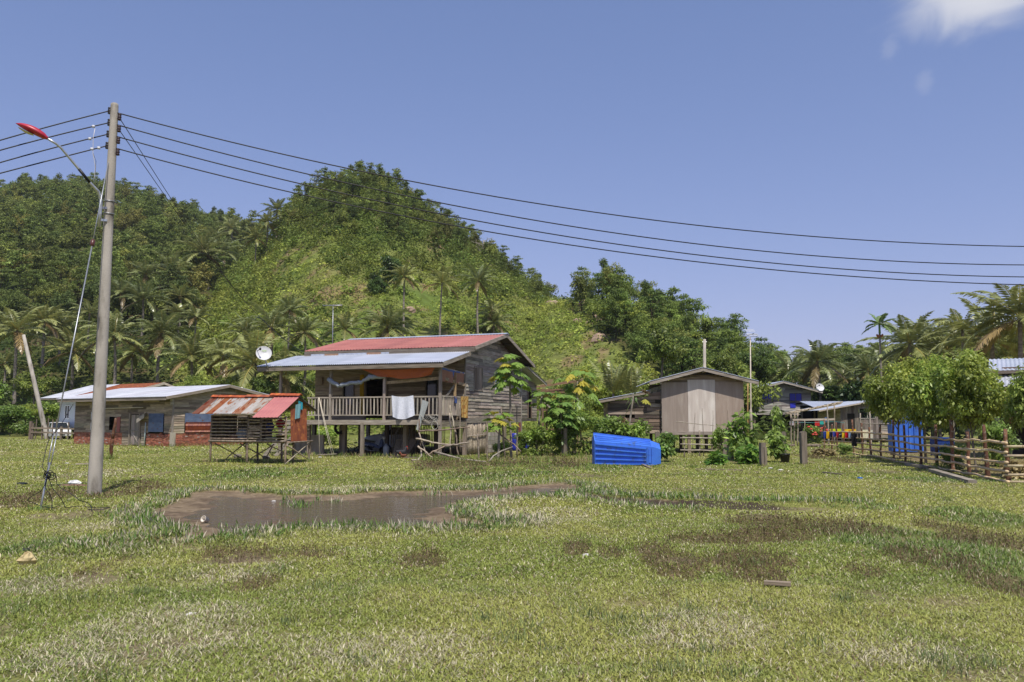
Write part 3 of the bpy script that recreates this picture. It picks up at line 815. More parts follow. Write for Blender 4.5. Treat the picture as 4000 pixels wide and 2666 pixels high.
# ---- shrubs and small trees near the houses: crown and stem parts
SM = {}
SHK = {  # kind: crown kind, H, W, leaves, size, colours, aspect, droop
 'bush': ('bush', 1.6, 2.0, 2600, .14, (0.140, 0.235, 0.041), (0.281, 0.356, 0.075)),
 'dark': ('bush', 2.0, 2.2, 2600, .17, (0.053, 0.105, 0.027), (0.105, 0.165, 0.039)),
 'leafy': ('bush', 2.0, 1.6, 620, .27, (0.138, 0.250, 0.050), (0.300, 0.388, 0.088)),
 'tree': ('round', 5.0, 4.4, 3600, .26, (0.094, 0.160, 0.037), (0.225, 0.271, 0.056)),
 'bright': ('round', 4.2, 4.2, 3600, .24, (0.169, 0.244, 0.041), (0.356, 0.413, 0.085)),
 'dry': ('bush', .8, 1.3, 1100, .16, (0.300, 0.240, 0.105), (0.450, 0.360, 0.180)),
 'fence': ('round', 4.0, 4.3, 9800, .22, (.135, .225, .034), (.39, .44, .088)),
 'big': ('bush', 1.3, 1.5, 420, .42, (0.068, 0.180, 0.030), (0.180, 0.300, 0.053)),
}
def shrub_mesh(kind, var):
    if (kind, var) in SM: return SM[kind, var]
    ck, H, Wd, n, sz, ca, cb = SHK[kind]
    rng = np.random.default_rng(abs(hash((len(kind), ord(kind[0]), ord(kind[-1]), var))) % 99999)
    (V, Q, C), mb = tree_arrays(ck, H, Wd, n, sz, ca, cb, rng, True, H * (.022 if ck == 'round' else .012), flat=.75)
    if kind == 'fence':
        cen = []
        while len(cen) < 52:
            q = rng.uniform(-1, 1, 3)
            if (q ** 2).sum() < 1: cen.append([q[0] * 2.0 + rng.normal() * .15, q[1] * 1.4, 2.85 + q[2] * 1.25 + rng.normal() * .12])
        cen = np.array(cen); cen[:, 2] += 0
        V, Q, C = leaf_cloud(cen, rng.uniform(.45, .72, 52), n, sz, ca, cb, up=.85, aspect=.46, flat=.8, droop=-.25, rng=rng)
    SM[kind, var] = (V, Q, C, mb)
    return SM[kind, var]
SHD = {}
def shrub(kind, loc, h, w, label, cat='bush', var=0, rz=0.0, name='shrub', group=None):
    ck, H, Wd = SHK[kind][:3]
    t = thing(name, label, cat, loc, rz, group); t.scale = (w / Wd, w / Wd, h / H)
    if (kind, var) not in SHD:
        V, Q, C, mb = shrub_mesh(kind, var)
        f = nmesh('foliage', V, Q, C, M['leaf'], t); s = mb.build('stem', M['trunk'], t, True); SHD[kind, var] = (f.data, s.data)
    else:
        f, s = SHD[kind, var]; link('foliage', f, t); link('stem', s, t)
    return t
def shrub_px(kind, px, base, Y, wpx, hpx, label, **kw):
    p = P(px, base, Y); z = float(terr(p.x, Y)) if Y > 84 else 0
    z = max(z, p.z) if Y > 84 else 0.0
    h = hpx / 3200 * Y if Y > 84 else P(px, base - hpx, Y).z
    return shrub(kind, (p.x, Y, z), h, wpx / 3200 * Y, label, rz=(px * .7) % 6.28, **kw)
B = [
 # kind, x, base y, Y, width, height, label
 ('tree', 1030, 1600, 92, 130, 150, 'dark round tree left of the large palm behind the dish', 'tree'),
 ('bright', 760, 1560, 96, 150, 90, 'bright bushy plant behind the ridge of the white roof', 'bush'),
 ('bright', 860, 1570, 92, 140, 100, 'bright bushy plant behind the right end of the white roof gable', 'bush'),
 ('bush', 40, 1690, 94, 190, 110, 'overgrown bush at the left edge behind the leaning pole', 'bush'),
 ('bush', -40, 1640, 98, 170, 150, 'tall overgrown thicket cut by the left edge', 'bush'),
 ('tree', 130, 1600, 104, 160, 170, 'dense tree behind the overgrown bushes at far left', 'tree'),
 ('bush', 190, 1660, 99, 130, 90, 'bush between the leaning pole and the white walled house', 'bush'),
 ('bright', 100, 1650, 97, 140, 70, 'yellowish bush under the far left palms', 'bush'),
 ('dark', 1530, 1215, 140, 120, 130, 'dark green round tree on the slope below the three palms', 'tree'),
 ('dark', 1470, 1235, 136, 90, 90, 'dark bush on the slope left of the dark round tree', 'bush'),
 ('bright', 2200, 1580, 66, 230, 130, 'yellow green leafy tree right of the roofless frame', 'tree'),
 ('bright', 2320, 1570, 68, 260, 130, 'tall yellow green bush behind the plank shed', 'tree'),
 ('bright', 2470, 1560, 70, 250, 110, 'light green bush touching the left slope of the shed roof', 'tree'),
 ('bright', 2270, 1640, 58, 190, 90, 'darker leafy tree between the papaya and the plank shed', 'tree'),
 ('tree', 2580, 1520, 90, 220, 260, 'dark leafy tree behind the shed roof, left of the short pole', 'tree'),
 ('tree', 2850, 1560, 95, 200, 220, 'leafy tree behind the shed right of the short pole', 'tree'),
 ('tree', 2960, 1540, 98, 170, 190, 'leafy tree behind the antenna mast', 'tree'),
 ('dark', 3330, 1600, 84, 220, 120, 'dark bush with orange fruit behind the silver lean-to roof', 'bush'),
 ('dark', 3230, 1590, 92, 150, 90, 'dark bush under the dish of the blue shuttered house', 'bush'),
 ('bush', 2230, 1790, 44, 240, 200, 'broad green bush between the papaya stand and the blue box', 'bush'),
 ('bush', 2110, 1790, 43, 170, 130, 'green bush at the foot of the papaya behind the bare post', 'bush'),
 ('bush', 2380, 1790, 44, 220, 170, 'green bush in front of the plank shed wall', 'bush'),
 ('bush', 2480, 1775, 44, 160, 140, 'green bush under the left edge of the plywood wall', 'bush'),
 ('bush', 2050, 1770, 45, 110, 90, 'low green bush by the blue tub under the house', 'bush'),
 ('bush', 1960, 1780, 42, 90, 60, 'low weedy bush under the papaya by the gable wall', 'bush'),
 ('leafy', 2600, 1812, 37.5, 110, 150, 'large-leaved sapling just right of the blue box', 'sapling'),
 ('leafy', 2905, 1800, 38, 150, 215, 'tallest large-leaved sapling behind the grey stump posts', 'sapling'),
 ('leafy', 3035, 1812, 37, 110, 160, 'large-leaved sapling in front of the stump posts by the pot', 'sapling'),
 ('big', 2800, 1838, 34.5, 90, 70, 'small large-leaved plant in the grass left of the posts', 'plant'),
 ('big', 2930, 1830, 35.5, 110, 90, 'large-leaved plant at the foot of the short notched post', 'plant'),
 ('bush', 2810, 1790, 41, 80, 130, 'leafy climber beside the right plywood panel', 'bush'),
 ('leafy', 3035, 1615, 76, 60, 60, 'young papaya-like sapling before the blue shuttered house', 'sapling'),
 ('bush', 3300, 1780, 44, 70, 50, 'green weed clump at the foot of the fence with laundry', 'bush'),
 ('dry', 3215, 1785, 43, 110, 36, 'dry grass clump near the far end of the log fence', 'grass clump'),
 ('bush', 3040, 1700, 78, 90, 30, 'low bed of plants before the blue shuttered house', 'plant'),
 ('bush', 3720, 1800, 31, 150, 70, 'weeds behind the middle of the log fence', 'weeds'),
 ('bush', 3900, 1760, 34, 170, 130, 'green bush behind the corner post of the fence', 'bush'),
 ('dry', 3960, 1850, 27, 130, 60, 'dry brown brush heap inside the bamboo railing', 'brush'),
 ('bush', 1270, 1735, 62, 170, 60, 'leafy garden plants seen under the stilt house behind the tyre', 'bush'),
 ('bush', 1120, 1745, 62, 150, 50, 'leafy garden plants seen behind the coop stairs', 'bush'),
]
for i, (k_, x, by, Y, wp, hp, lab, ct) in enumerate(B):
    shrub_px(k_, x, by, Y, wp, hp, lab, cat=ct, var=i % 2, name={'tree': 'leafy_tree', 'sapling': 'sapling', 'plant': 'broad_leaved_plant', 'weeds': 'weed_clump', 'grass clump': 'dry_grass_clump', 'brush': 'brush_heap'}.get(ct, 'shrub'))
for i, (x, w_, h_, lab) in enumerate([(3455, 2.9, 4.3, 'leftmost bright green fence tree in front of the blue tank'), (3550, 3.0, 4.35, 'second bright green fence tree from the left'), (3645, 2.9, 4.2, 'third bright green fence tree from the left'), (3740, 2.7, 4.0, 'fourth bright green fence tree, left of the corner post')]):
    Y = 9.91 / ((x - 2000) / 3200 - .198)
    shrub('fence', (14.8 + (Y - 24.7) * .198 + 1.0, Y + .9, 0), h_, w_, lab, 'tree', i % 3, i * 1.3, 'fence_tree', 'row of bright green trees along the log fence')
shrub('fence', (P(4085, 1640, 27).x, 27, 0), 3.5, 2.3, 'darker fence tree at the right edge in front of the red wall', 'tree', 1, 2.2, 'fence_tree', 'row of bright green trees along the log fence')
for x, y, Y, lab in [(3385, 1752, 74, 'red flowering bush beside the house with the louvre window')]:
    pass
# banana plant behind the white roof
def banana(p, lab, n=9, L=2.1):
    t = thing('banana_plant', lab, 'banana plant', p)
    rng = np.random.default_rng(9); parts = []
    for i in range(n):
        az = i * 2.4; e = R(80 - 9 * i); pts = [np.array([0, 0, 2.2])]
        for k in range(8):
            pts.append(pts[-1] + np.array([math.cos(az) * math.cos(e), math.sin(az) * math.cos(e), math.sin(e)]) * L / 8); e -= .28
        pts = np.array(pts); sd_ = np.array([-math.sin(az), math.cos(az), 0]); w = .34 * np.sin(np.linspace(.15, 3.0, 9))
        a = pts + sd_ * w[:, None] - np.array([0, 0, .12]); b = pts - sd_ * w[:, None] - np.array([0, 0, .12])
        V = np.concatenate([a, pts, b]); Q = [[k, k + 1, 10 + k, 9 + k] for k in range(8)] + [[9 + k, 10 + k, 19 + k, 18 + k] for k in range(8)]
        parts.append((V, np.array(Q), np.tile(np.array((.07, .12, .03)) * rng.uniform(.8, 1.5), (16, 1))))
    nmesh('leaf_crown', *joinq(parts), M['leaf'], t)
    MB().tube([(0, 0, -.2), (0, 0, 2.4)], [.16, .09], 8, (.5, .6, .3)).build('stem', M['paint'], t, True)
q = P(528, 1560, 92); banana((q.x, 92, max(0, float(terr(q.x, 92)))), 'banana plant with ragged arching leaves behind the white roof')
# bare dead tree on the summit's right shoulder and boulders on the ridge
def on_hill(px, py, lo=84, hi=330):
    a, b = ray(px, py)
    for yy in np.arange(lo, hi, .4):
        if float(terr(a * yy, yy)) >= CAMH + b * yy: return Vector((a * yy, yy, CAMH + b * yy))
    return Vector((a * 225, 225, CAMH + b * 225))
q = on_hill(1890, 1035); q.z = float(terr(q.x, q.y)); mb = MB(); rd = random.Random(4)
mb.stick((0, 0, -1), (0, 0, 6), .18, .15, .08, rnd=rd)
for i in range(12):
    z = rd.uniform(2.5, 6); a = rd.uniform(0, 6.28); l = rd.uniform(1.5, 3.4)
    e = Vector((math.cos(a) * l, math.sin(a) * l, z + rd.uniform(.3, 2))); mb.stick((0, 0, z), e, .08, .15, .03, 5, 4, rnd=rd)
    mb.stick(e * .6 + Vector((0, 0, z * .4)), e * .6 + Vector((rd.uniform(-1, 1), rd.uniform(-1, 1), z * .4 + rd.uniform(.3, 1.4))), .04, .1, .015, 4, 3, rnd=rd)
dt = mb.build('dead_tree', M['stick_pale'], None, True); dt.location = q; tag(dt, 'bare grey dead tree on the right shoulder of the middle hill', 'dead tree')
for px, py, r, lab in [(2158, 1200, 1.7, 'large orange boulder on the crest of the low saddle right of the middle hill'), (2195, 1180, .9, 'small pale boulder right of the large crest boulder'), (2290, 1195, 1.3, 'boulder at the foot of the trees on the crest'), (2050, 1170, 1.0, 'pale rock on the left side of the crest'), (2340, 1250, 1.0, 'rock below the crest in the bare strip'), (2345, 1330, 1.1, 'reddish rock low in the bare strip above the papaya'), (2255, 1260, .8, 'small rock in the middle of the bare strip'), (1600, 1215, .8, 'brown boulder beside the dark round tree on the slope'), (2300, 1270, .7, 'small rock on the right of the bare strip')]:
    q = on_hill(px, py); b = MB(); b.blob((0, 0, 0), (r * 1.2, r, r * .9), 9, 7, .16); o = b.build('boulder', M['rock']); o.location = q; tag(o, lab, 'boulder', 'boulders on the hill crest')
# ---------------------------------------------------------------- building helpers (house-local coordinates: x along the front, y depth, z up)
def siding(mb, org, U, L, z0, top, course=.2, holes=(), N_=(0, -1, 0), base=(1, 1, 1), lmax=3.2, th=.022, var=.2, vert=False, gap=.0):
    """overlapping boards on a wall: org + u*U, height z; top(u) gives the wall head; holes (u0,u1,z0,z1)"""
    org, U, Nv = Vector(org), Vector(U), Vector(N_)
    topf = top if callable(top) else (lambda u: top)
    zmax = max(topf(L * i / 20) for i in range(21))
    z = z0; k = 0
    while z < zmax - .03:
        z1 = z + course
        zc = z + course * .5
        us = [L * i / 60 for i in range(61)]
        ok = [u for u in us if topf(u) > zc]
        if not ok: break
        a, b = ok[0], ok[-1]
        cuts = [(a, b)]
        for h in holes:
            if h[2] < zc < h[3]:
                nc = []
                for s, e in cuts:
                    if h[1] <= s or h[0] >= e: nc.append((s, e)); continue
                    if h[0] > s: nc.append((s, h[0]))
                    if h[1] < e: nc.append((h[1], e))
                cuts = nc
        for s, e in cuts:
            u = s
            while u < e - .02:
                l = random.uniform(lmax * .5, lmax); v = min(e, u + l)
                if e - v < .3: v = e
                dz = random.uniform(-.006, .006); t = th * random.uniform(.7, 1.5)
                p0, p1 = org + U * (u + .003), org + U * (v - .003)
                lo, hi = z + dz - .012, min(z1 + dz + random.uniform(-.004, .01), 99)
                h0, h1 = min(hi, max(topf(u), lo + .02)), min(hi, max(topf(v), lo + .02))
                up = Vector((0, 0, 1))
                vs = [p0 + up * lo + Nv * t, p1 + up * lo + Nv * t, p1 + up * h1 + Nv * .004, p0 + up * h0 + Nv * .004,
                      p0 + up * lo - Nv * .012, p1 + up * lo - Nv * .012, p1 + up * h1 - Nv * .012, p0 + up * h0 - Nv * .012]
                mb._add(vs, [(0, 1, 2, 3), (7, 6, 5, 4), (0, 4, 5, 1), (3, 2, 6, 7), (0, 3, 7, 4), (1, 5, 6, 2)], tone(base, var, .05))
                u = v
        z = z1; k += 1
    return mb
def vboards(mb, org, U, L, z0, top, w=.16, holes=(), N_=(0, -1, 0), base=(1, 1, 1), var=.2, gap=.004, ragged=0.0, th=.02):
    org, U, Nv = Vector(org), Vector(U), Vector(N_)
    topf = top if callable(top) else (lambda u: top)
    u = 0
    while u < L - .01:
        ww = w * random.uniform(.8, 1.2); v = min(L, u + ww)
        zs = [(z0 + random.uniform(-1, 1) * ragged, topf((u + v) / 2) + random.uniform(-1, 1) * ragged)]
        for h in holes:
            if h[0] < (u + v) / 2 < h[1]:
                n = []
                for s, e in zs:
                    if h[2] > s: n.append((s, min(e, h[2])))
                    if h[3] < e: n.append((max(s, h[3]), e))
                zs = n
        t = th * random.uniform(.6, 1.4)
        for s, e in zs:
            if e - s < .03: continue
            a, b = org + U * (u + gap), org + U * (v - gap)
            up = Vector((0, 0, 1))
            vs = [a + up * s + Nv * t, b + up * s + Nv * t, b + up * e + Nv * t, a + up * e + Nv * t, a + up * s, b + up * s, b + up * e, a + up * e]
            mb._add(vs, [(0, 1, 2, 3), (7, 6, 5, 4), (0, 4, 5, 1), (3, 2, 6, 7), (0, 3, 7, 4), (1, 5, 6, 2)], tone(base, var, .05))
        u = v
    return mb
def corr(mb, O, U, Lu, V, period=.15, amp=.018, sheet=.82, cols=None, nv=4, th=.012, sag=.0, rib=False, var=.05):
    """corrugated sheet: from O along U (length Lu) with corrugations running down V"""
    O, U, V = Vector(O), Vector(U).normalized(), Vector(V)
    Nn = U.cross(V).normalized()
    if Nn.z < 0: Nn = -Nn
    per = 8 if not rib else 10
    nu = int(Lu / period * per)
    tones = {}
    def prof(u):
        t = (u / period) % 1
        if rib: return amp if t < .18 else amp * max(0, 1 - abs(t - .09) * 6.5) if t < .26 else 0
        return amp * math.sin(2 * math.pi * t)
    for side in (0, 1):
        n0 = len(mb.v)
        for j in range(nv + 1):
            for i in range(nu + 1):
                u = Lu * i / nu; q = j / nv
                mb.v.append(tuple(O + U * u + V * q + Nn * (prof(u) - side * th - sag * math.sin(q * 3.14))))
        for j in range(nv):
            for i in range(nu):
                a = n0 + j * (nu + 1) + i
                f = [a, a + 1, a + nu + 2, a + nu + 1]
                mb.f.append(f if not side else f[::-1])
                k = int((Lu * i / nu) / sheet)
                if k not in tones: tones[k] = (cols[k % len(cols)] if cols else tone((1, 1, 1), var, .015))
                mb.c.append(tones[k]); mb.m.append(mb.mi)
    return mb
def boxpart(name, a, b, m, parent, col=None):
    return MB().b2(a, b, col or tone((1, 1, 1), .12)).build(name, m, parent)
def barpart(name, p, q, w, h, m, parent, up=(0, 0, 1), col=None):
    return MB().bar(p, q, w, h, up, col or tone((1, 1, 1), .12)).build(name, m, parent)
def local(root_loc, rz):
    c, s = math.cos(rz), math.sin(rz)
    return lambda x, y, z=0.0: Vector((root_loc[0] + x * c - y * s, root_loc[1] + x * s + y * c, root_loc[2] + z))
def cloth(name, pts, m, label, cat, nu=14, nv=10, fold=.05, waves=5, sag=0.0, col=(1, 1, 1), group=None, parent=None, thick=0.0, cols=None, seed=0):
    """hanging cloth spanned over four corners (top left, top right, bottom right, bottom left)"""
    A, B_, C_, D_ = [Vector(p) for p in pts]
    n = (B_ - A).cross(D_ - A).normalized()
    rd = random.Random(seed); ph = rd.uniform(0, 6)
    def fn(u, v):
        top = A.lerp(B_, u); bot = D_.lerp(C_, u); p = top.lerp(bot, v)
        p = p + n * fold * (.25 + .75 * v) * (math.sin(u * waves * 2 * math.pi + ph + v * 1.2) + .5 * math.sin(u * waves * 4.3 + ph * 2 + v * 3))
        p.z -= sag * math.sin(u * math.pi) * (.5 + .5 * v)
        return p
    mb = MB()
    mb.grid(fn, nu, nv, cols or col)
    o = mb.build(name, m, parent, True)
    if label: tag(o, label, cat, group)
    return o

# ================================================================= the stilt house
A0 = Vector((-3.59, 41.0, 0)); RZ = R(-19.4)
hs_ = thing('stilt_house', 'large grey plank house on stilts with red roof and silver veranda roof', 'house', A0, RZ)
HL = local(A0, RZ)
W_ = (1.0, .97, .92)
wall = MB()
roofz = lambda y: 5.72 + (y - 2.9) * .235 if y < 7.8 else 6.87 - (y - 7.8) * .28
# gable wall on the right (x = 0)
gh = [(4.46 - 3.2, 5.73 - 3.2, 3.53, 4.83), (7.65 - 3.2, 8.75 - 3.2, 3.47, 4.33), (11.0 - 3.2, 11.65 - 3.2, 3.4, 4.55)]
siding(wall, (0, 3.2, 0), (0, 1, 0), 9.3, 2.0, lambda u: roofz(3.2 + u) - .06, .185, gh, (1, 0, 0), W_, 2.6, .03, .24)
siding(wall, (-9.3, 12.5, 0), (0, -1, 0), 9.3, 2.0, lambda u: roofz(12.5 - u) - .06, .2, (), (-1, 0, 0), W_, 3, .02)
siding(wall, (-9.3, 3.2, 0), (1, 0, 0), 9.3, 1.9, 5.6, .2, [(9.3 - 6.0, 9.3 - 4.65, 1.8, 4.25), (9.3 - 7.45, 9.3 - 6.75, 2.7, 4.0), (9.3 - 2.3, 9.3 - 1.55, 2.9, 4.2)], (0, -1, 0), (.88, .78, .66), 3, .02)
siding(wall, (0, 12.5, 0), (-1, 0, 0), 9.3, 1.9, 5.4, .22, (), (0, 1, 0), W_, 3, .02)
wall.build('wall', M['wood_h'], hs_)
boxpart('floor', (-9.25, 3.25, 1.78), (-.05, 12.45, 1.9), M['wood_dark'], hs_)
boxpart('corner_board', (-.02, 3.14, 1.95), (.055, 3.24, 5.62), M['wood_v'], hs_, (.8, .78, .75))
boxpart('corner_board', (.0, 12.46, 1.95), (.06, 12.56, 5.3), M['wood_v'], hs_)
boxpart('sill_beam', (-.06, 3.25, 1.72), (.05, 12.5, 1.985), M['wood_h'], hs_, (.9, .88, .85))
boxpart('sill_beam', (-9.3, 3.18, 1.60), (.0, 3.30, 1.775), M['wood_dark'], hs_)
# windows in the gable
def frame_window(name, x, y0, y1, z0, z1, kind):
    f = MB()
    for a, b in (((y0, z0), (y0, z1)), ((y1, z0), (y1, z1)), ((y0, z1), (y1, z1)), ((y0, z0), (y1, z0))):
        f.bar((x + .02, a[0], a[1]), (x + .02, b[0], b[1]), .07, .06, (1, 0, 0), tone((.95, .9, .85), .1))
    w = f.build(name, M['wood_v'], hs_)
    if kind == 'shutter':
        ym = (y0 + y1) / 2
        for a, b in ((y0 + .04, ym - .01), (ym + .01, y1 - .04)):
            s = MB(); vboards(s, (x + .0, a, 0), (0, 1, 0), b - a, z0 + .04, z1 - .04, .2, (), (1, 0, 0), (.85, .74, .66))
            s.build('shutter', M['wood_v'], w)
    else:
        MB().b2((x - .10, y0, z0), (x - .08, y1, z1)).build('pane', M['glass'], w)
    return w
frame_window('window', 0, 4.46, 5.73, 3.53, 4.83, 'shutter')
w2 = frame_window('window', 0, 7.65, 8.75, 3.47, 4.33, 'dark')
MB().grid(lambda u, v: Vector((.0 + .015 * math.sin(u * 20), 7.7 + .34 * u * (1 - .25 * v), 4.3 - .8 * v)), 10, 6, (.62, .62, .60)).build('curtain', M['cloth'], w2, True)
MB().grid(lambda u, v: Vector((.0 + .02 * math.sin(u * 18), 8.2 + .3 * u + .12 * v, 4.3 - .84 * v)), 10, 6, (.16, .16, .16)).build('curtain', M['cloth'], w2, True)
frame_window('window', 0, 11.0, 11.65, 3.4, 4.55, 'dark')
# front wall openings
d_ = MB()
for a, b in (((-6.0, 1.9), (-6.0, 4.25)), ((-4.65, 1.9), (-4.65, 4.25)), ((-6.0, 4.25), (-4.65, 4.25))): d_.bar((a[0], 3.16, a[1]), (b[0], 3.16, b[1]), .09, .08, (0, 1, 0), (.55, .48, .4))
d_.build('doorway', M['wood_v'], hs_)
for x0, x1, z0, z1 in ((-7.45, -6.75, 2.7, 4.0), (-2.3, -1.55, 2.9, 4.2)):
    f = MB()
    for a, b in (((x0, z0), (x0, z1)), ((x1, z0), (x1, z1)), ((x0, z1), (x1, z1)), ((x0, z0), (x1, z0))): f.bar((a[0], 3.17, a[1]), (b[0], 3.17, b[1]), .07, .06, (0, 1, 0), (.5, .45, .38))
    w = f.build('window', M['wood_v'], hs_); MB().b2((x0, 3.24, z0), (x1, 3.26, z1)).build('pane', M['glass'], w)
# annex behind
an = MB()
siding(an, (-.02, 12.58, 0), (0, 1, 0), 3.3, 2.0, lambda u: 4.95 - u * .2, .19, [(1.35, 2.05, 1.9, 4.0)], (1, 0, 0), (.9, .86, .8), 2, .025)
siding(an, (-.02, 15.88, 0), (-1, 0, 0), 5, 2.0, 4.2, .2, (), (0, 1, 0))
an.build('annex_wall', M['wood_h'], hs_)
f = MB()
for y in (13.93, 14.63): f.bar((.03, y, 2.0), (.03, y, 4.0), .09, .06, (1, 0, 0), (.6, .5, .45))
dw = f.build('annex_doorway', M['wood_v'], hs_)
boxpart('annex_floor', (-5, 12.6, 1.8), (0, 15.9, 1.98), M['wood_dark'], hs_)
MB().b2((-2.5, 12.7, 2.0), (-2.45, 15.8, 4.2)).build('annex_shade_sheet', M['dark'], hs_)  # near-black sheet: shade behind the annex doorway put into its colour
r_ = MB(); corr(r_, (-5.2, 12.45, 5.3), (1, 0, 0), 5.75, (0, 4.2, -.95), .15, .018, .85, None, 3); r_.build('annex_roof', M['silver_roof'], hs_)
barpart('annex_barge_board', (.5, 12.5, 5.2), (.5, 16.6, 4.27), .05, .13, M['wood_h'], hs_)
# roofs
r_ = MB(); corr(r_, (-9.85, 2.85, 5.80), (1, 0, 0), 10.6, (0, 4.95, 1.14), .2, .035, .76, None, 4, rib=True, var=.035)
corr(r_, (-9.85, 13.2, 5.42), (1, 0, 0), 10.6, (0, -5.4, 1.52), .2, .035, .76, None, 4, rib=True, var=.035)
red = r_.build('red_roof', M['red_roof'], hs_)
rg = MB(); rg.prism([(-9.8, 7.45, 6.90), (-9.8, 7.8, 7.0), (-9.8, 8.15, 6.90), (-9.8, 7.8, 6.95)], (10.6, 0, 0), (.95, .97, 1.0)); rg.build('ridge_cap', M['silver_roof'], red)
r_ = MB(); corr(r_, (-10.55, -.62, 4.74), (1, 0, 0), 11.0, (0, 3.7, .83), .125, .02, .78, None, 4, var=.04)
sv_ = r_.build('veranda_roof', M['silver_roof'], hs_)
for a, b in (((.74, 2.85, 5.70), (.74, 7.8, 6.84)), ((.74, 13.15, 5.33), (.74, 7.8, 6.84))): barpart('barge_board', a, b, .05, .2, M['wood_h'], hs_, col=(1.05, 1.0, .95))
barpart('eave_board', (-9.85, 2.86, 5.64), (.70, 2.86, 5.64), .05, .26, M['wood_h'], hs_, col=(.55, .53, .5))
barpart('eave_board', (-10.5, -.56, 4.58), (.42, -.56, 4.58), .05, .21, M['wood_h'], hs_, col=(.72, .68, .62))
barpart('barge_board', (.45, -.6, 4.62), (.45, 3.1, 5.46), .05, .19, M['wood_h'], hs_, col=(.9, .87, .8))
rs = MB(); corr(rs, (-9.4, 2.80, 5.46), (1, 0, 0), 5.0, (0, .02, .16), .3, .01, .9, [(1, 1, 1), (.8, .45, .25), (.95, .95, .95)], 1); rs.build('patch_sheet', M['silver_roof'], hs_)
# rafters under the eaves
for x in [-10.2 + 1.05 * i for i in range(11)]: barpart('rafter', (x, -.5, 4.62), (x, 3.1, 5.42), .05, .09, M['wood_dark'], hs_)
for y in (2.0, 4.4, 6.8, 9.0, 11.4, 13.0): barpart('purlin', (.05, y if y > 2.5 else 3.2, roofz(max(y, 3.2)) - .10), (.70, y if y > 2.5 else 3.2, roofz(max(y, 3.2)) - .10), .06, .08, M['wood_dark'], hs_)
for a, b in ((3.2, 7.8), (7.8, 13.1)):
    z0, z1 = roofz(a) - .05, roofz(b) - .05
    MB().prism([(.03, a, z0 - .02), (.70, a, z0 - .02), (.70, b, z1 - .02), (.03, b, z1 - .02)], (0, 0, .02), (.6, .55, .5)).build('eave_shade_sheet', M['wood_dark'], hs_)  # added dark sheet; shade of the overhang put into its colour
# veranda
dk = MB()
for i in range(16): dk.b2((-9.5, .02 + i * .2, 1.80), (0, .02 + i * .2 + .19, 1.85), tone((.7, .66, .6), .15))
dk.build('veranda_deck', M['wood_h'], hs_)
barpart('deck_beam', (-9.55, -.04, 1.765), (.06, -.04, 1.765), .06, .24, M['wood_h'], hs_, col=(1.15, 1.12, 1.08))
barpart('deck_beam', (.02, 0, 1.66), (.02, 3.2, 1.66), .08, .24, M['wood_h'], hs_, col=(.8, .78, .66))
barpart('deck_beam', (-9.5, 1.6, 1.69), (0, 1.6, 1.69), .1, .2, M['wood_dark'], hs_)
for x in (0.0, -3.13, -6.3, -9.4):
    barpart('veranda_post', (x, .02, 1.86 if x else 0), (x, .02, 4.52), .13, .13, M['wood_v'], hs_, (0, 1, 0), tone((1.1, 1.05, 1), .06))
for x, y in [(-4.35, -.02), (-1.9, .3)][:1] + [(-9.4, .1), (-7.8, .4), (-6.3, 1.5), (-3.1, 3.2), (-6.3, 3.2), (-9.3, 3.2), (0, 3.2), (0, 6.3), (0, 9.4), (0, 12.4), (-3.1, 6.3), (-6.3, 6.3), (-9.3, 6.3), (-3.1, 9.4), (-6.3, 9.4), (-9.3, 9.4), (-3.1, 12.4), (-9.3, 12.4), (-2.35, .9), (-6.7, 1.86)]:
    w = .2 if y > .5 else .16
    barpart('stilt', (x, y, -.15), (x, y, 1.74 if y < 3 else 1.8), w, w, M['wood_v'], hs_, (0, 1, 0), tone((.8, .74, .66), .12))
def railing(p, q, n, zt, zb, z0=1.86):
    p, q = Vector(p), Vector(q)
    rl = MB().bar(p + Vector((0, 0, zt)), q + Vector((0, 0, zt)), .07, .07, col=(1.25, 1.22, 1.18)).build('railing', M['wood_h'], hs_)
    barpart('bottom_rail', p + Vector((0, 0, zb)), q + Vector((0, 0, zb)), .05, .06, M['wood_h'], rl, col=(1.1, 1.08, 1.02))
    for i in range(n):
        e = p.lerp(q, (i + .5) / n)
        lean = random.uniform(-.012, .012)
        barpart('baluster', e + Vector((lean, 0, zb)), e + Vector((-lean, 0, zt)), .07, .025, M['wood_v'], rl, (0, 1, 0), tone((1.25, 1.2, 1.15), .1))
    return rl
railing((-3.05, -.0, 0), (-.07, 0, 0), 14, 3.05, 2.13)
railing((-6.23, -.0, 0), (-3.2, 0, 0), 15, 3.05, 2.13)
railing((-7.7, -.0, 0), (-6.37, 0, 0), 7, 3.05, 2.13)
railing((0, .12, 0), (0, 3.1, 0), 19, 3.08, 2.13)
barpart('rail_plank', (-3.1, .1, 3.78), (-.05, .1, 3.98), .04, .16, M['stick_pale'], hs_, col=(1.0, .85, .65))
barpart('rail_plank', (0.02, .1, 4.0), (0.02, 3.15, 3.75), .04, .16, M['stick_pale'], hs_, col=(1.0, .85, .65))
barpart('upright_plank', (.05, 1.75, 3.0), (.05, 1.75, 4.35), .14, .04, M['stick_pale'], hs_, (0, 1, 0), (1.0, .8, .55))
barpart('brace_plank', (.0, .6, 3.0), (-.02, 2.4, 4.0), .04, .12, M['wood_h'], hs_)
barpart('tie_rail', (.02, .15, 4.52), (.02, 3.2, 4.36), .04, .07, M['wood_h'], hs_, col=(1.3, 1.25, 1.2))
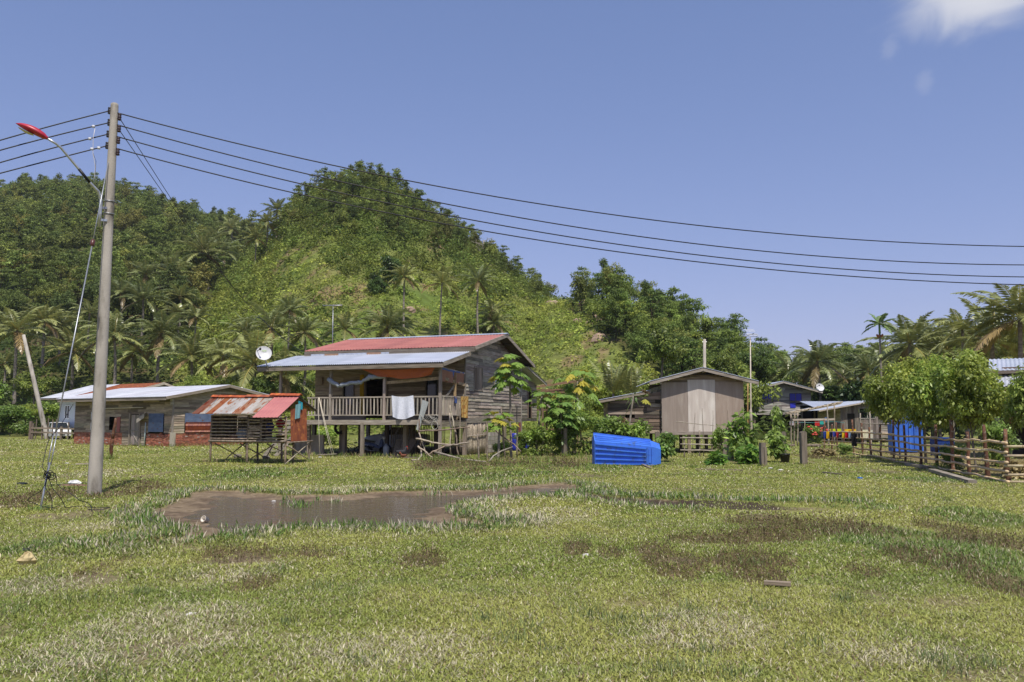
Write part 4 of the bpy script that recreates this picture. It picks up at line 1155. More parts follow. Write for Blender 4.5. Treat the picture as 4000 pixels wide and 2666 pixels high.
# stake screens under the house
st = MB()
for i in range(24):
    x = -4.35 + 1.5 * i / 23; st.stick((x, 3.1, -.05), (x + random.uniform(-.02, .02), 3.1, 1.68), .022, .012, .02, 5, 4, tone((1, .95, .9), .15))
st.build('stake_screen', M['stick'], hs_, True)
st = MB()
for i in range(44):
    y = 3.35 + 2.95 * i / 43; z0 = random.uniform(.0, .14)
    st.stick((.0, y, z0), (.0 + random.uniform(-.02, .02), y + random.uniform(-.03, .03), 1.72), .034, .012, .028, 5, 4, tone((1.15, 1.1, 1.05), .2))
st.stick((.07, 3.3, 1.0), (.07, 6.3, 1.06), .025, .01)
st.build('stake_screen', M['stick_pale'], hs_, True)
st = MB()
for i in range(30):
    x = -2.9 + 2.85 * i / 29
    if 1.9 < i * .1 < 2.2: continue
    st.stick((x, 3.12, -.05), (x, 3.12, 1.66), .025, .015, .02, 5, 3, tone((.6, .55, .5), .15))
st.build('stake_screen', M['stick'], hs_, True)
blk = MB()
for r in range(5):
    for c in range(6):
        blk.box((-.12, 6.5 + c * .42 + (r % 2) * .2, .13 + r * .23), (.16, .40, .215), 0, tone((1, 1, 1), .12))
blk.build('block_wall', M['concrete'], hs_)
cb_ = MB()
for c in range(2): cb_.box((-8.6 + c * .95, .9, .52), (.9, .12, 1.12), 0, tone((.8, .78, .74), .06))
cb_.build('concrete_panel', M['concrete'], hs_)
# stairs at the left end
stp = MB()
stp.bar((-7.9, .1, 1.75), (-8.9, -1.0, 0), .05, .18); stp.bar((-7.0 - 1.6, .1, 1.75), (-9.6, -1.0, 0), .05, .18)
stp.build('stair_stringer', M['wood_h'], hs_)
for i in range(5):
    q = i / 5; boxpart('stair_tread', (-9.35 + q * .9, -.95 + q * 1.0, .25 + q * 1.45), (-8.75 + q * .9, -.72 + q * 1.0, .29 + q * 1.45), M['wood_h'], hs_)
boxpart('meter_box', (-9.08, 3.05, 3.9), (-8.78, 3.17, 4.3), M['wood_v'], hs_, (.9, .8, .7))

# things on the veranda
def hp(x, y, z): return HL(x, y, z)
cloth('sheet', [hp(-2.66, -.07, 3.12), hp(-1.46, -.07, 3.12), hp(-1.34, -.13, 2.12), hp(-2.60, -.12, 2.04)], M['cloth'], 'white sheet hung over the veranda railing to dry', 'sheet', 22, 16, .06, 2.2, .16, (.70, .72, .78), seed=2)
cloth('tarpaulin', [hp(-4.35, -.30, 4.50), hp(-.12, -.30, 4.52), hp(-.45, -.2, 4.12), hp(-3.3, -.2, 4.12)], M['cloth'], 'orange tarpaulin rolled up under the veranda roof', 'tarpaulin', 30, 10, .10, 2.3, .16, (.42, .12, .045), seed=5)
cloth('tarpaulin', [hp(.05, .1, 4.50), hp(.05, 2.9, 4.42), hp(.03, 2.8, 3.85), hp(.03, .1, 3.82)], M['cloth'], 'brown and blue tarpaulin bunched at the right side of the veranda', 'tarpaulin', 20, 8, .09, 3.3, .05, seed=8, cols=lambda u, v: (.10, .16, .36) if v < .16 or .45 < u < .56 else (.36, .19, .12))
def rope_cloth(name, pts, r, m, label, cat, col, jit=.03):
    mb = MB(); P_ = []
    for i in range(len(pts) - 1):
        for k in range(6): P_.append(pts[i].lerp(pts[i + 1], k / 6))
    P_.append(pts[-1]); rd = random.Random(1)
    mb.tube([p + Vector((rd.uniform(-1, 1), rd.uniform(-1, 1), rd.uniform(-1, 1))) * jit for p in P_], [r * rd.uniform(.65, 1.3) for _ in P_], 8, col)
    return tag(mb.build(name, m, None, True), label, cat)
rope_cloth('tarpaulin', [hp(-6.35, -.1, 4.0), hp(-5.75, -.16, 3.66), hp(-5.1, -.16, 3.78), hp(-4.4, -.16, 3.82), hp(-3.9, -.16, 4.08), hp(-3.05, -.1, 4.10)], .105, M['cloth'], 'grey tarpaulin rolled and sagging across the veranda front', 'tarpaulin', (.32, .35, .38))
cloth('towel', [hp(-6.25, 2.9, 4.4), hp(-5.98, 2.9, 4.4), hp(-5.98, 2.9, 2.2), hp(-6.22, 2.9, 2.1)], M['cloth'], 'yellow cloth hanging beside the dark veranda doorway', 'cloth', 8, 10, .04, 2, 0, (.42, .26, .02), seed=3)
cloth('cloth', [hp(.09, 2.45, 3.12), hp(.09, 3.5, 3.15), hp(.11, 3.45, 1.98), hp(.10, 2.55, 2.02)], M['cloth'], 'orange patterned sarong hung at the right corner of the veranda', 'sarong', 12, 12, .035, 2, 0, seed=4, cols=lambda u, v: (.55, .36, .12) if (int(u * 9) + int(v * 11)) % 3 else (.40, .18, .05))
cloth('towel', [hp(.08, 1.55, 3.1), hp(.08, 1.9, 3.1), hp(.09, 1.95, 2.72), hp(.09, 1.6, 2.78)], M['cloth'], 'small blue cloth over the side railing of the veranda', 'cloth', 6, 6, .03, 2, 0, (.07, .11, .28), seed=6)
cloth('fishing_net', [hp(-.95, -.05, 2.9), hp(-.6, -.08, 2.78), hp(-1.05, -.12, 1.35), hp(-1.25, -.1, 1.4)], M['cloth'], 'pale fishing net draped over the railing next to the corner post', 'net', 8, 12, .07, 2, 0, (.40, .42, .40), seed=9)
mb = MB()
for k in range(5):
    pts = [hp(-1.0 + .95 * i / 12, -.1 - .02 * k, 1.95 + .05 * k - .22 * math.sin(i / 12 * 3.14 * (1 + k * .3)) ** 2) for i in range(13)]
    mb.tube(pts, .009, 4, (.5, .48, .42))
mb.tube([hp(-.22 + .17 * math.cos(t / 14 * 6.283), -.13, 1.62 + .2 * math.sin(t / 14 * 6.283)) for t in range(14)], .011, 5, (.6, .58, .5), closed=True)
tag(mb.build('rope', M['cloth']), 'loops of pale rope hanging off the veranda edge', 'rope')
def torus(mb, c, ax, R_, r, n=28, m=10, col=None):
    ax = Vector(ax).normalized(); q = Vector((0, 0, 1)).rotation_difference(ax)
    return mb.tube([Vector(c) + q @ Vector((R_ * math.cos(2 * math.pi * k / n), R_ * math.sin(2 * math.pi * k / n), 0)) for k in range(n)], r, m, col, closed=True)
mb = MB(); torus(mb, (0, 0, 0), (0, 1, 0), .27, .075)
ty = mb.build('tyre', M['rubber'], None, True); ty.location = hp(-6.72, 1.66, 1.44); ty.rotation_euler = (0, 0, RZ); tag(ty, 'black tyre hanging on a stilt under the veranda', 'tyre')
# rope swing
sw = thing('swing', 'rope swing with a short plank seat hanging in front of the stilts', 'swing', hp(-6.35, -.5, 0), RZ)
MB().box((0.25, 0, .12), (1.0, .2, .035), .1, tilt=('Y', -.06)).build('seat', M['stick_pale'], sw)
for a, b in (((-.62, .42, 3.05), (-.2, 0, .12)), ((-.58, .42, 3.05), (.62, .02, .14)), ((-.60, .42, 3.05), (.55, -.06, .14))):
    MB().tube([Vector(a), Vector(a).lerp(Vector(b), .5) + Vector((-.02, 0, -.03)), b], .014, 6, (.62, .56, .44)).build('rope', M['cloth'], sw, True)
# television antenna on the roof
at = thing('roof_antenna', 'thin mast with a plain bar antenna standing behind the left end of the red roof', 'antenna', hp(-9.95, 6.0, 0), RZ)
pt = P(1187, 1193, A0.y + 8.9)
MB().tube([(0, 0, 5.0), (-.03, 0, pt.z)], [.03, .02], 6).build('mast', M['steel'], at, True)
MB().tube([(-.75, 0, pt.z), (.6, 0, pt.z - .03)], .03, 6).build('cross_bar', M['steel'], at, True)
mb = MB()
for i in range(6): mb.tube([(-.65 + i * .24, -.2, pt.z + .03), (-.65 + i * .24, .2, pt.z + .03)], .012, 5)
mb.build('dipole', M['steel'], at, True)
# satellite dish at the left eave
def dish(name, label, loc, face, r, arm_to, text=None):
    t = thing(name, label, 'satellite dish', loc)
    q = Vector((0, 0, 1)).rotation_difference(Vector(face).normalized())
    prof = [(r * k / 7, .22 * r * (k / 7) ** 2) for k in range(8)]
    b = MB(); b.lathe([(max(a, 1e-5), z) for a, z in prof] + [(r * 1.02, .22 * r + .01)] + [(max(a, 1e-5), z - .02) for a, z in prof[::-1]], n=28, col=(.62, .62, .61))
    o = b.build('reflector', M['plastic'], t, True); o.rotation_mode = 'QUATERNION'; o.rotation_quaternion = q; 
    m2 = MB(); tip = q @ Vector((-r * .55, 0, r * 1.05)); bot = q @ Vector((-r * .95, 0, 0))
    m2.tube([bot, tip], .018, 6); m2.build('feed_arm', M['black'], t, True)
    MB().blob(tip, (.06, .06, .08), 8, 5).build('receiver', M['black'], t, True)
    MB().tube([q @ Vector((0, 0, -.03)), q @ Vector((0, 0, -.16)), Vector(arm_to) * .45 + Vector((0, 0, -.05)), arm_to], .028, 8).build('bracket', M['steel'], t, True)
    if text:
        cu = bpy.data.curves.new('lettering', 'FONT'); cu.body = text; cu.size = r * .42; cu.align_x = 'CENTER'; cu.extrude = .002
        to = bpy.data.objects.new('lettering_curve', cu); COL.objects.link(to)
        me = bpy.data.meshes.new_from_object(to.evaluated_get(bpy.context.evaluated_depsgraph_get())); bpy.data.objects.remove(to)
        me.materials.append(mat('green_lettering', (.25, .42, .08), col=False)); me.name = 'lettering'
        l = link('lettering', me, t); l.rotation_mode = 'QUATERNION'
        zax = Vector(face).normalized(); xax = Vector((0, 0, 1)).cross(zax).normalized(); yax = zax.cross(xax)
        l.rotation_quaternion = Matrix((xax, yax, zax)).transposed().to_quaternion()
        l.location = zax * (.22 * r * .35 + .03) + yax * r * .30 + xax * r * .05
    return t
dl = P(1030, 1383, 43.6); am = P(1050, 1447, 43.7)
dish('satellite_dish', 'white satellite dish with green lettering on the left corner of the veranda roof', dl, (.35, -.92, .38), .40, am - dl, 'njoi')
# ================================================================= white-roofed plank house on the left
B0 = Vector((-23.9, 58.0, 0)); RB = -math.atan2(.53, .848)
hb = thing('plank_house', 'low grey plank house with a white roof and red brick base behind the concrete pole', 'house', B0, RB)
BL = local(B0, RB)
Lb, Db = 12.2, 8.0
bz = lambda y: 3.62 + y * .19 if y < 4.4 else 4.456 - (y - 4.4) * .19
w = MB()
siding(w, (-Lb, 0, 0), (1, 0, 0), Lb, .95, 3.6, .17, [(Lb - 5.05, Lb - 3.7, .9, 2.35), (Lb - 2.75, Lb - .95, .99, 2.32), (Lb - 7.6, Lb - 6.9, 1.1, 2.2)], (0, -1, 0), (.98, .90, .76), 2.2, .025, .26)
siding(w, (-5.9, 0, 0), (1, 0, 0), 1.0, .05, .95, .17, (), (0, -1, 0), (.9, .85, .75), 1.2, .025)
siding(w, (-3.6, 0, 0), (1, 0, 0), .5, .05, .95, .17, (), (0, -1, 0), (.9, .85, .75), 1.2, .025)
siding(w, (0, 0, 0), (0, 1, 0), Db, .95, lambda u: bz(u) - .05, .17, [(.95, 3.4, 1.0, 2.35)], (1, 0, 0), (1.0, .93, .80), 2.2, .025, .26)
siding(w, (0, Db, 0), (-1, 0, 0), Lb, .1, 3.6, .2, (), (0, 1, 0)); siding(w, (-Lb, Db, 0), (0, -1, 0), Db, .1, lambda u: bz(Db - u) - .05, .2, (), (-1, 0, 0))
w.build('wall', M['wood_h'], hb)
def bricks(name, p, U, L, z1, N_, parent, ragged=.0, base=(.40, .15, .09)):
    mb = MB(); U, N_, p = Vector(U), Vector(N_), Vector(p); r = 0; z = 0
    while z < z1:
        u = -.11 if r % 2 else 0
        while u < L:
            a, b = max(0, u), min(L, u + .215)
            top = z1 - ragged * (fbm(np.array([a * 2.1]), np.array([3.3]), 2)[0] * 1.4 - .2)
            if b - a > .04 and z + .03 < top:
                c = p + U * ((a + b) / 2) + Vector((0, 0, z + .036)) - N_ * .05
                q = random.random(); col = tone(base, .22, .1) if q < .95 else (.50, .42, .36)
                mb.box(c + N_ * random.uniform(-.006, .006), (b - a - .012, .11, .063), math.atan2(U.y, U.x), col)
            u += .225
        z += .075; r += 1
    mb.box(p + U * L / 2 + Vector((0, 0, (z1 - ragged) / 2)) - N_ * .06, (L, .09, z1 - ragged * .9 - .01), math.atan2(U.y, U.x), (.42, .36, .30))
    return mb.build(name, M['brick'], parent)
bricks('brick_base', (-3.0, 0, 0), (1, 0, 0), 2.85, .97, (0, -1, 0), hb, .22)
bricks('brick_base', (.0, .25, 0), (0, 1, 0), 6.5, .97, (1, 0, 0), hb)
bricks('brick_base', (-Lb, 0, 0), (1, 0, 0), 6.3, .97, (0, -1, 0), hb)
boxpart('corner_pier', (-.2, -.06, 0), (.05, .24, 1.0), M['concrete'], hb, (1.1, 1.08, 1.0))
boxpart('corner_board', (-.08, -.05, 1.0), (.05, .05, 3.6), M['wood_v'], hb)
dr = MB(); vboards(dr, (-4.78, -.02, 0), (1, 0, 0), .98, .08, 2.25, .2, (), (0, -1, 0), (1.05, 1.03, 1.0)); dd = dr.build('door', M['wood_v'], hb)
barpart('brace', (-4.7, -.06, 1.05), (-3.9, -.06, .25), .09, .02, M['wood_v'], dd, (0, 1, 0), (1.2, 1.2, 1.2)); barpart('ledge', (-4.78, -.06, 1.1), (-3.8, -.06, 1.1), .03, .1, M['wood_v'], dd)
f = MB()
for x in (-4.95, -3.72): f.bar((x, -.04, 0), (x, -.04, 2.35), .14, .1, (0, 1, 0), (.8, .75, .7))
f.build('door_frame', M['wood_v'], hb)
sh = MB(); sh.mi = 0
corr(sh, (-2.72, -.05, 2.34), (0, 0, -1), 1.32, (1.72, 0, 0), .075, .012, .66, [(.8, .85, .95), (1.1, 1.1, 1.1)], 1); sh.build('sheet_patch', M['blue_sheet'], hb)
sh = MB(); corr(sh, (.06, .95, 2.36), (0, 0, -1), .72, (0, 2.4, 0), .075, .012, .4, [(1, 1, 1)], 1); sh.build('sheet_patch', M['blue_sheet'], hb)
sh = MB(); corr(sh, (.075, 1.0, 1.72), (0, 0, -1), .72, (0, 2.4, 0), .075, .012, .12, [(.7, .55, .5), (2.4, 3.5, 6), (.8, .6, .6), (.9, .7, .6)], 1); sh.build('sheet_patch', M['rust'], hb)
boxpart('red_board', (-6.55, -.06, .98), (-6.15, -.03, 2.1), M['paint'], hb, (.30, .06, .045))
MB().tube([(-2.98, -.12, 0), (-2.98, -.10, 1.7)], .03, 8, (.55, .68, .68)).build('drain_pipe', M['paint'], hb, True)
MB().tube([(-9.5, -.2, 2.72), (-3.2, -.2, 2.78)], .03, 8, (.6, .55, .42)).build('roof_pipe', M['paint'], hb, True)
bx = MB(); bx.prism([(-3.75, -.08, 1.86), (-3.4, -.55, 1.66), (-2.72, -.42, 2.02), (-3.0, -.05, 2.15)], (0, 0, .28), (.36, .32, .26)); bx.build('tank_box', M['paint'], hb)
r = MB(); corr(r, (-Lb - 1.0, -1.0, 3.50), (1, 0, 0), Lb + 1.5, (0, 5.4, 1.0), .125, .02, .8, None, 3, var=.04); corr(r, (-Lb - 1.0, Db + .7, 3.76), (1, 0, 0), Lb + 1.5, (0, -4.3, .74), .125, .02, .8, None, 3)
r.build('roof', M['white_roof'], hb)
barpart('eave_board', (-Lb - .9, -.93, 3.36), (.45, -.93, 3.36), .05, .22, M['wood_h'], hb, col=(.8, .76, .70))
barpart('barge_board', (.5, -.95, 3.40), (.5, 4.4, 4.40), .05, .2, M['wood_h'], hb, col=(.95, .9, .82)); barpart('barge_board', (.5, Db + .7, 3.62), (.5, 4.4, 4.40), .05, .2, M['wood_h'], hb, col=(1.0, .95, .85))
boxpart('bare_board', (-.1, -.2, 2.9), (.06, .0, 3.4), M['wood_h'], hb)
# ---- white-walled house on stilts behind it
C0 = Vector((-37.3, 78.1, 0)); CLc = local(C0, RB)
hc_ = thing('stilt_house', 'small white-walled house on stilts with a white and rust-red roof at far left', 'house', C0, RB)
Lc = 10.2
cz = lambda y: 4.25 + y * .3 if y < 4.2 else 5.5 - (y - 4.2) * .28
w = MB()
for x in np.arange(-Lc, -.01, 1.22): w.b2((x + .004, -.03, 1.07), (min(x + 1.216, 0), .0, 4.1), tone((1, 1, 1), .02))
w.b2((-Lc, 7.9, 1.07), (0, 8, 4.2)); w.b2((-Lc, 0, 1.07), (-Lc + .04, 7.9, 4.1))
w.prism([(-.04, 0, 1.07), (-.04, 8, 1.07), (-.04, 8, 4.35), (-.04, 4.2, 5.4), (-.04, 0, 4.15)], (.04, 0, 0)); w.build('wall', M['white_paint'], hc_)
f = MB()
for a, b in (((-9.1, 2.0), (-9.1, 3.3)), ((-8.3, 2.0), (-8.3, 3.3)), ((-9.1, 3.3), (-8.3, 3.3)), ((-9.1, 2.0), (-8.3, 2.0)), ((-8.7, 2.0), (-8.7, 3.3))): f.bar((a[0], -.06, a[1]), (b[0], -.06, b[1]), .07, .07, (0, 1, 0), (.9, .92, .95))
wn = f.build('window', M['paint'], hc_); MB().b2((-9.1, -.055, 2.0), (-8.3, -.045, 3.3)).build('pane', M['glass'], wn)
for x in (-10.0, -8.0, -6, -4, -2, -.2):
    for y in (.2, 4, 7.8): boxpart('stilt', (x, y, -.2), (x + .2, y + .2, 1.07), M['wood_v'], hc_, (.6, .5, .42))
r = MB(); corr(r, (-Lc - 1.6, -1.2, 4.05), (1, 0, 0), 5.2, (0, 5.4, 1.5), .2, .03, .8, None, 3, rib=True); r.build('roof', M['white_roof'], hc_)
r = MB(); corr(r, (-Lc + 3.6, -1.2, 4.05), (1, 0, 0), 7.2, (0, 5.4, 1.5), .15, .02, .8, None, 3); corr(r, (-Lc - 1.6, 9, 4.2), (1, 0, 0), 12.4, (0, -4.8, 1.35), .15, .02, .8, None, 3); r.build('roof', M['rust'], hc_)
barpart('barge_board', (.65, -1.2, 3.98), (.65, 4.2, 5.48), .06, .22, M['wood_h'], hc_, col=(1.7, 1.65, 1.55)); barpart('barge_board', (.65, 9, 4.1), (.65, 4.2, 5.48), .06, .22, M['wood_h'], hc_, col=(1.7, 1.65, 1.55))
barpart('eave_board', (-Lc - 1.6, -1.15, 3.95), (.6, -1.15, 3.95), .05, .16, M['wood_h'], hc_, col=(.7, .66, .6))

# ================================================================= coop on legs with a rusty roof
K0 = P(826, 1640, 36.6); K0.z = 0       # front left leg
RK = R(-17); Lk = 3.8
cp_ = thing('animal_coop', 'slatted wooden coop on thin legs with a patchwork rusty and red roof', 'coop', K0, RK)
KL = local(K0, RK)
Dk = 1.9; ZF = .92
for x, y in ((0, 0), (1.9, 0), (Lk, 0), (.55, Dk), (1.2, Dk * .95), (2.4, Dk), (3.0, Dk), (Lk, Dk)):
    pass
    MB().stick((x, y, -.1), (x + random.uniform(-.03, .03), y, ZF if y else 2.05), .055, .012, .045, 7, 5, tone((1, .95, .9), .12)).build('leg', M['stick'], cp_, True)
for a, b in (((.15, .1, .85), (1.1, .9, .12)), ((.95, 1.2, .85), (.4, .5, .1)), ((1.3, .3, .85), (2.5, .7, .15)), ((2.45, 1.2, .8), (1.6, .5, .1)), ((2.6, .4, .85), (Lk, 1.2, .1)), ((Lk + .06, Dk, .9), (Lk + .1, -.2, .0)), ((Lk + .08, -.03, .8), (Lk + .08, Dk - .1, .12)), ((2.3, 1.3, .7), (2.1, 1.0, .1))):
    MB().stick(a, b, .03, .02, .022, 6, 4, tone((.95, .9, .85), .12)).build('brace', M['stick'] if a[0] < Lk else M['stick_pale'], cp_, True)
fl = MB()
for i in range(30): fl.stick((.0 + (Lk + .12) * i / 29, -.05, ZF), (.0 + (Lk + .12) * i / 29, Dk + .1, ZF + .02), .03, .005, n=6, seg=2, col=tone((.8, .75, .7), .2))
fl.stick((-.05, -.06, ZF + .04), (Lk + .05, -.06, ZF + .05), .05, .01); fl.build('floor', M['stick'], cp_, True)
xs_ = [0, 1.93, 2.58, Lk]
for i in range(3):
    x0, x1 = xs_[i], xs_[i + 1]
    n = [8, 16, 8][i]
    for k in range(n):
        z = ZF + .16 + (1.0 if i != 1 else 1.02) * k / (n - 1)
        if i == 1 and 7 < k < 15 and k % 2: continue
        MB().stick((x0 + .03, -.06, z), (x1 - .03, -.06, z + random.uniform(-.02, .02)), .027, .009, n=6, seg=6, col=tone((1.35, 1.32, 1.28), .12)).build('slat', M['stick'], cp_, True)
for x in xs_[1:3]: MB().stick((x, -.02, ZF), (x, .0, 2.1), .045, .01).build('upright', M['stick'], cp_, True)
bk = MB()
for i in range(3): vboards(bk, (.05 + i * .62, Dk - .02, 0), (1, 0, 0), .6, ZF + .02, 2.0, .24, (), (0, -1, 0), (.5, .45, .4))
bk.build('back_panel', M['wood_v'], cp_)
bk = MB(); vboards(bk, (.02, .05, 0), (0, 1, 0), Dk - .1, ZF + .02, 2.1, .24, (), (-1, 0, 0), (.5, .45, .4)); bk.build('end_panel', M['wood_v'], cp_)
for k in range(6): MB().stick((1.6, Dk, ZF + .2 + k * .17), (Lk, Dk, ZF + .2 + k * .17), .016, .006, n=5, seg=4, col=(.8, .75, .7)).build('back_slat', M['stick'], cp_, True)
sd2 = MB(); corr(sd2, (Lk + .06, .22, 2.38), (0, 1, 0), 1.3, (.06, 0, -1.42), .075, .011, 2, [(1, 1, 1)], 2); sd2.build('rusty_panel', M['rust'], cp_)
RUST = [(.20, .08, .05), (.42, .39, .35), (.30, .11, .045), (.44, .42, .40), (.40, .38, .36), (.45, .44, .43), (.33, .17, .10), (.45, .43, .40), (.40, .36, .32)]
r = MB(); corr(r, (-.62, -.55, 2.16), (1, 0, 0), 3.55, (0, 1.45, .80), .076, .012, .36, RUST, 3); r.build('rusty_roof_sheet', M['rust_roof'], cp_)
r = MB(); corr(r, (2.72, -.90, 1.99), (1, 0, 0), 1.22, (0, 1.80, .99), .19, .018, 2, [(1.1, 1.05, 1.15)], 2, rib=True); r.build('red_roof_sheet', M['red_roof'], cp_)
r = MB(); corr(r, (-.55, Dk + .55, 2.3), (1, 0, 0), 4.45, (0, -1.6, .62), .076, .012, .8, [(.35, .3, .25), (.4, .36, .3)], 2); r.build('back_roof_sheet', M['rust_roof'], cp_)
for x0, x1, z, c in ((-.62, 1.2, 3.03, (1.5, 1.1, .9)), (1.2, 2.7, 3.03, (1.3, 1.2, 1.3)), (2.45, 3.97, 3.08, (1.6, 1.2, 1.0))):
    MB().prism([(x0, .68, z - .10), (x0, .86, z), (x0, 1.05, z - .09), (x0, .86, z - .02)], (x1 - x0, 0, random.uniform(-.04, .04)), c).build('ridge_cap', M['rust'], cp_)
for y0, z0, y1, z1 in ((-.85, 1.94, .86, 2.90), (2.4, 2.26, .86, 2.90)): MB().bar((Lk + .05, y0, z0), (Lk + .05, y1, z1), .05, .05).build('rafter', M['wood_dark'], cp_)
cloth('shirt', [KL(Lk + .12, .52, 2.55), KL(Lk + .12, .95, 2.62), KL(Lk + .13, .92, 1.98), KL(Lk + .13, .46, 1.92)], M['cloth'], 'pale turquoise shirt hanging on the rusty side of the coop', 'shirt', 10, 10, .02, 1.5, 0, (.22, .42, .44), seed=12)
cloth('cloth', [KL(Lk + .10, .76, 2.74), KL(Lk + .10, 1.1, 2.66), KL(Lk + .11, 1.08, 2.30), KL(Lk + .11, .80, 2.45)], M['cloth'], 'bright teal cloth behind the shirt under the coop roof', 'cloth', 8, 8, .02, 1.5, 0, (.03, .30, .38), seed=13)
def bundle(p, r, col, label, cat, name='cloth_bundle', m='cloth'):
    b = MB(); b.blob((0, 0, r[2]), r, 12, 9, .12, col); o = b.build(name, M[m], None, True); o.location = p; return tag(o, label, cat)
bundle(KL(2.68, 1.3, 1.55), (.22, .12, .18), (.5, .03, .05), 'red cloth bundle seen through the right slats of the coop', 'cloth')
bundle(KL(2.15, 1.3, 1.4), (.2, .12, .2), (.04, .06, .25), 'dark blue cloth bundle seen through the middle slats of the coop', 'cloth')
bundle(KL(1.25, .6, ZF + .02), (.3, .2, .3), (.25, .28, .33), 'grey and blue sack inside the left half of the coop', 'sack', 'sack')
bundle(KL(.6, .9, ZF + .02), (.26, .2, .16), (.22, .10, .06), 'brown pot lying inside the left end of the coop', 'pot', 'pot', 'paint')
def basin(p, r, h, col, label, name='basin', cat='basin'):
    b = MB(); b.lathe([(r * .7, 0), (r, h), (r * 1.06, h), (r * 1.02, h - .02), (r * .95, h - .02), (r * .66, .03), (1e-5, .03)], n=18, col=col); o = b.build(name, M['plastic'], None, True); o.location = p; return tag(o, label, cat)
basin(KL(2.75, .5, ZF + .05), .24, .16, (.4, .42, .44), 'pale metal basin on the coop floor behind the right slats')
basin(KL(3.15, .6, ZF + .05), .2, .3, (.12, .09, .03), 'dark olive bucket on the coop floor at the right', 'bucket', 'bucket')

# ================================================================= plywood shed with its plank annex
D0 = P(2586, 1640, 46); D0.z = 0
sd_ = thing('plywood_shed', 'raised shed with three plywood panels, the middle one paler, under a gable roof', 'shed', D0, R(-3))
Wd_ = 4.52; S = 46 / 3200
zb, ap = 1.22, 4.72
ez = lambda x: 3.98 + (1 - abs(x - 2.24) / 2.9) * .75
for i, (a, b, c, zt) in enumerate(((0, 1.44, (.95, .93, .90), 3.98), (1.45, 2.96, (1.75, 1.85, 1.9), 4.12), (2.97, Wd_, (1.02, .96, .90), 4.0))):
    MB().b2((a, -.03 - .006 * i % 2, zb - (.1 if i == 1 else 0)), (b, .0, zt), c).build('plywood_panel', M['plywood'], sd_)
w = MB(); siding(w, (0, .012, 0), (1, 0, 0), Wd_, 3.3, lambda u: ez(u) - .05, .2, (), (0, -1, 0), (.75, .62, .5), 2.5, .004)
siding(w, (Wd_, 0.02, 0), (0, 1, 0), 6.5, zb, 3.9, .2, (), (1, 0, 0)); siding(w, (0, 6.5, 0), (0, -1, 0), 6.5, zb, 3.9, .2, (), (-1, 0, 0)); siding(w, (Wd_, 6.5, 0), (-1, 0, 0), Wd_, zb, lambda u: ez(Wd_ - u) - .05, .2, (), (0, 1, 0))
w.build('wall', M['wood_h'], sd_)
boxpart('floor', (0, .05, zb), (Wd_, 6.5, zb + .1), M['wood_dark'], sd_); barpart('sill_beam', (-.05, -.02, zb - .07), (Wd_ + .05, -.02, zb - .07), .1, .18, M['wood_h'], sd_)
for sgn, xe in ((0, -.72), (1, 5.26)):
    r = MB()
    if not sgn: corr(r, (xe, -.55, 4.02), (0, 1, 0), 7.6, (2.24 - xe, 0, .77), .15, .018, .8, None, 3)
    else: corr(r, (xe, -.55, 4.02), (0, 1, 0), 7.6, (2.24 - xe, 0, .77), .15, .018, .8, None, 3)
    r.build('roof', M['silver_roof'], sd_)
    barpart('barge_board', (xe, -.5, 3.90), (2.24, -.5, 4.67), .05, .17, M['wood_h'], sd_, col=(1.0, .97, .95))
barpart('purlin', (2.24, -.5, 4.56), (2.24, 6.5, 4.56), .08, .1, M['wood_dark'], sd_)
for x in (.1, 1.5, 3.0, Wd_ - .1):
    for y in (.15, 3.2, 6.3): boxpart('stilt', (x - .09, y - .09, -.1), (x + .09, y + .09, zb), M['wood_v'], sd_, (.8, .7, .6))
an = MB(); azf = lambda u: 2.92 + (u / 2.95) * .55
siding(an, (-2.98, .3, 0), (1, 0, 0), 2.96, 1.15, lambda u: azf(u), .21, [(.95, 1.5, 2.0, 2.3)], (0, -1, 0), (.62, .54, .48), 1.8, .035, .4)
siding(an, (-2.98, 4.3, 0), (0, -1, 0), 4, 1.15, 2.9, .21, (), (-1, 0, 0)); an.build('annex_wall', M['wood_h'], sd_)
r = MB(); corr(r, (-3.5, -.1, 3.0), (0, 1, 0), 5, (2.9, 0, .55), .15, .018, .8, None, 2); r.build('annex_roof', M['silver_roof'], sd_)
barpart('annex_barge_board', (-3.5, -.05, 2.90), (-.62, -.05, 3.45), .05, .16, M['wood_h'], sd_, col=(.9, .85, .8))
MB().b2((-2.9, 1.0, 1.2), (0, 1.04, 2.9)).build('annex_shade_sheet', M['dark'], sd_)  # near-black sheet, colour stands for the shade behind the wall opening
bv = MB()
for i in range(4): bv.tube([(-2.08 + i * .14, .27, 1.98), (-1.95 + i * .14, .27, 2.36)], .012, 5)
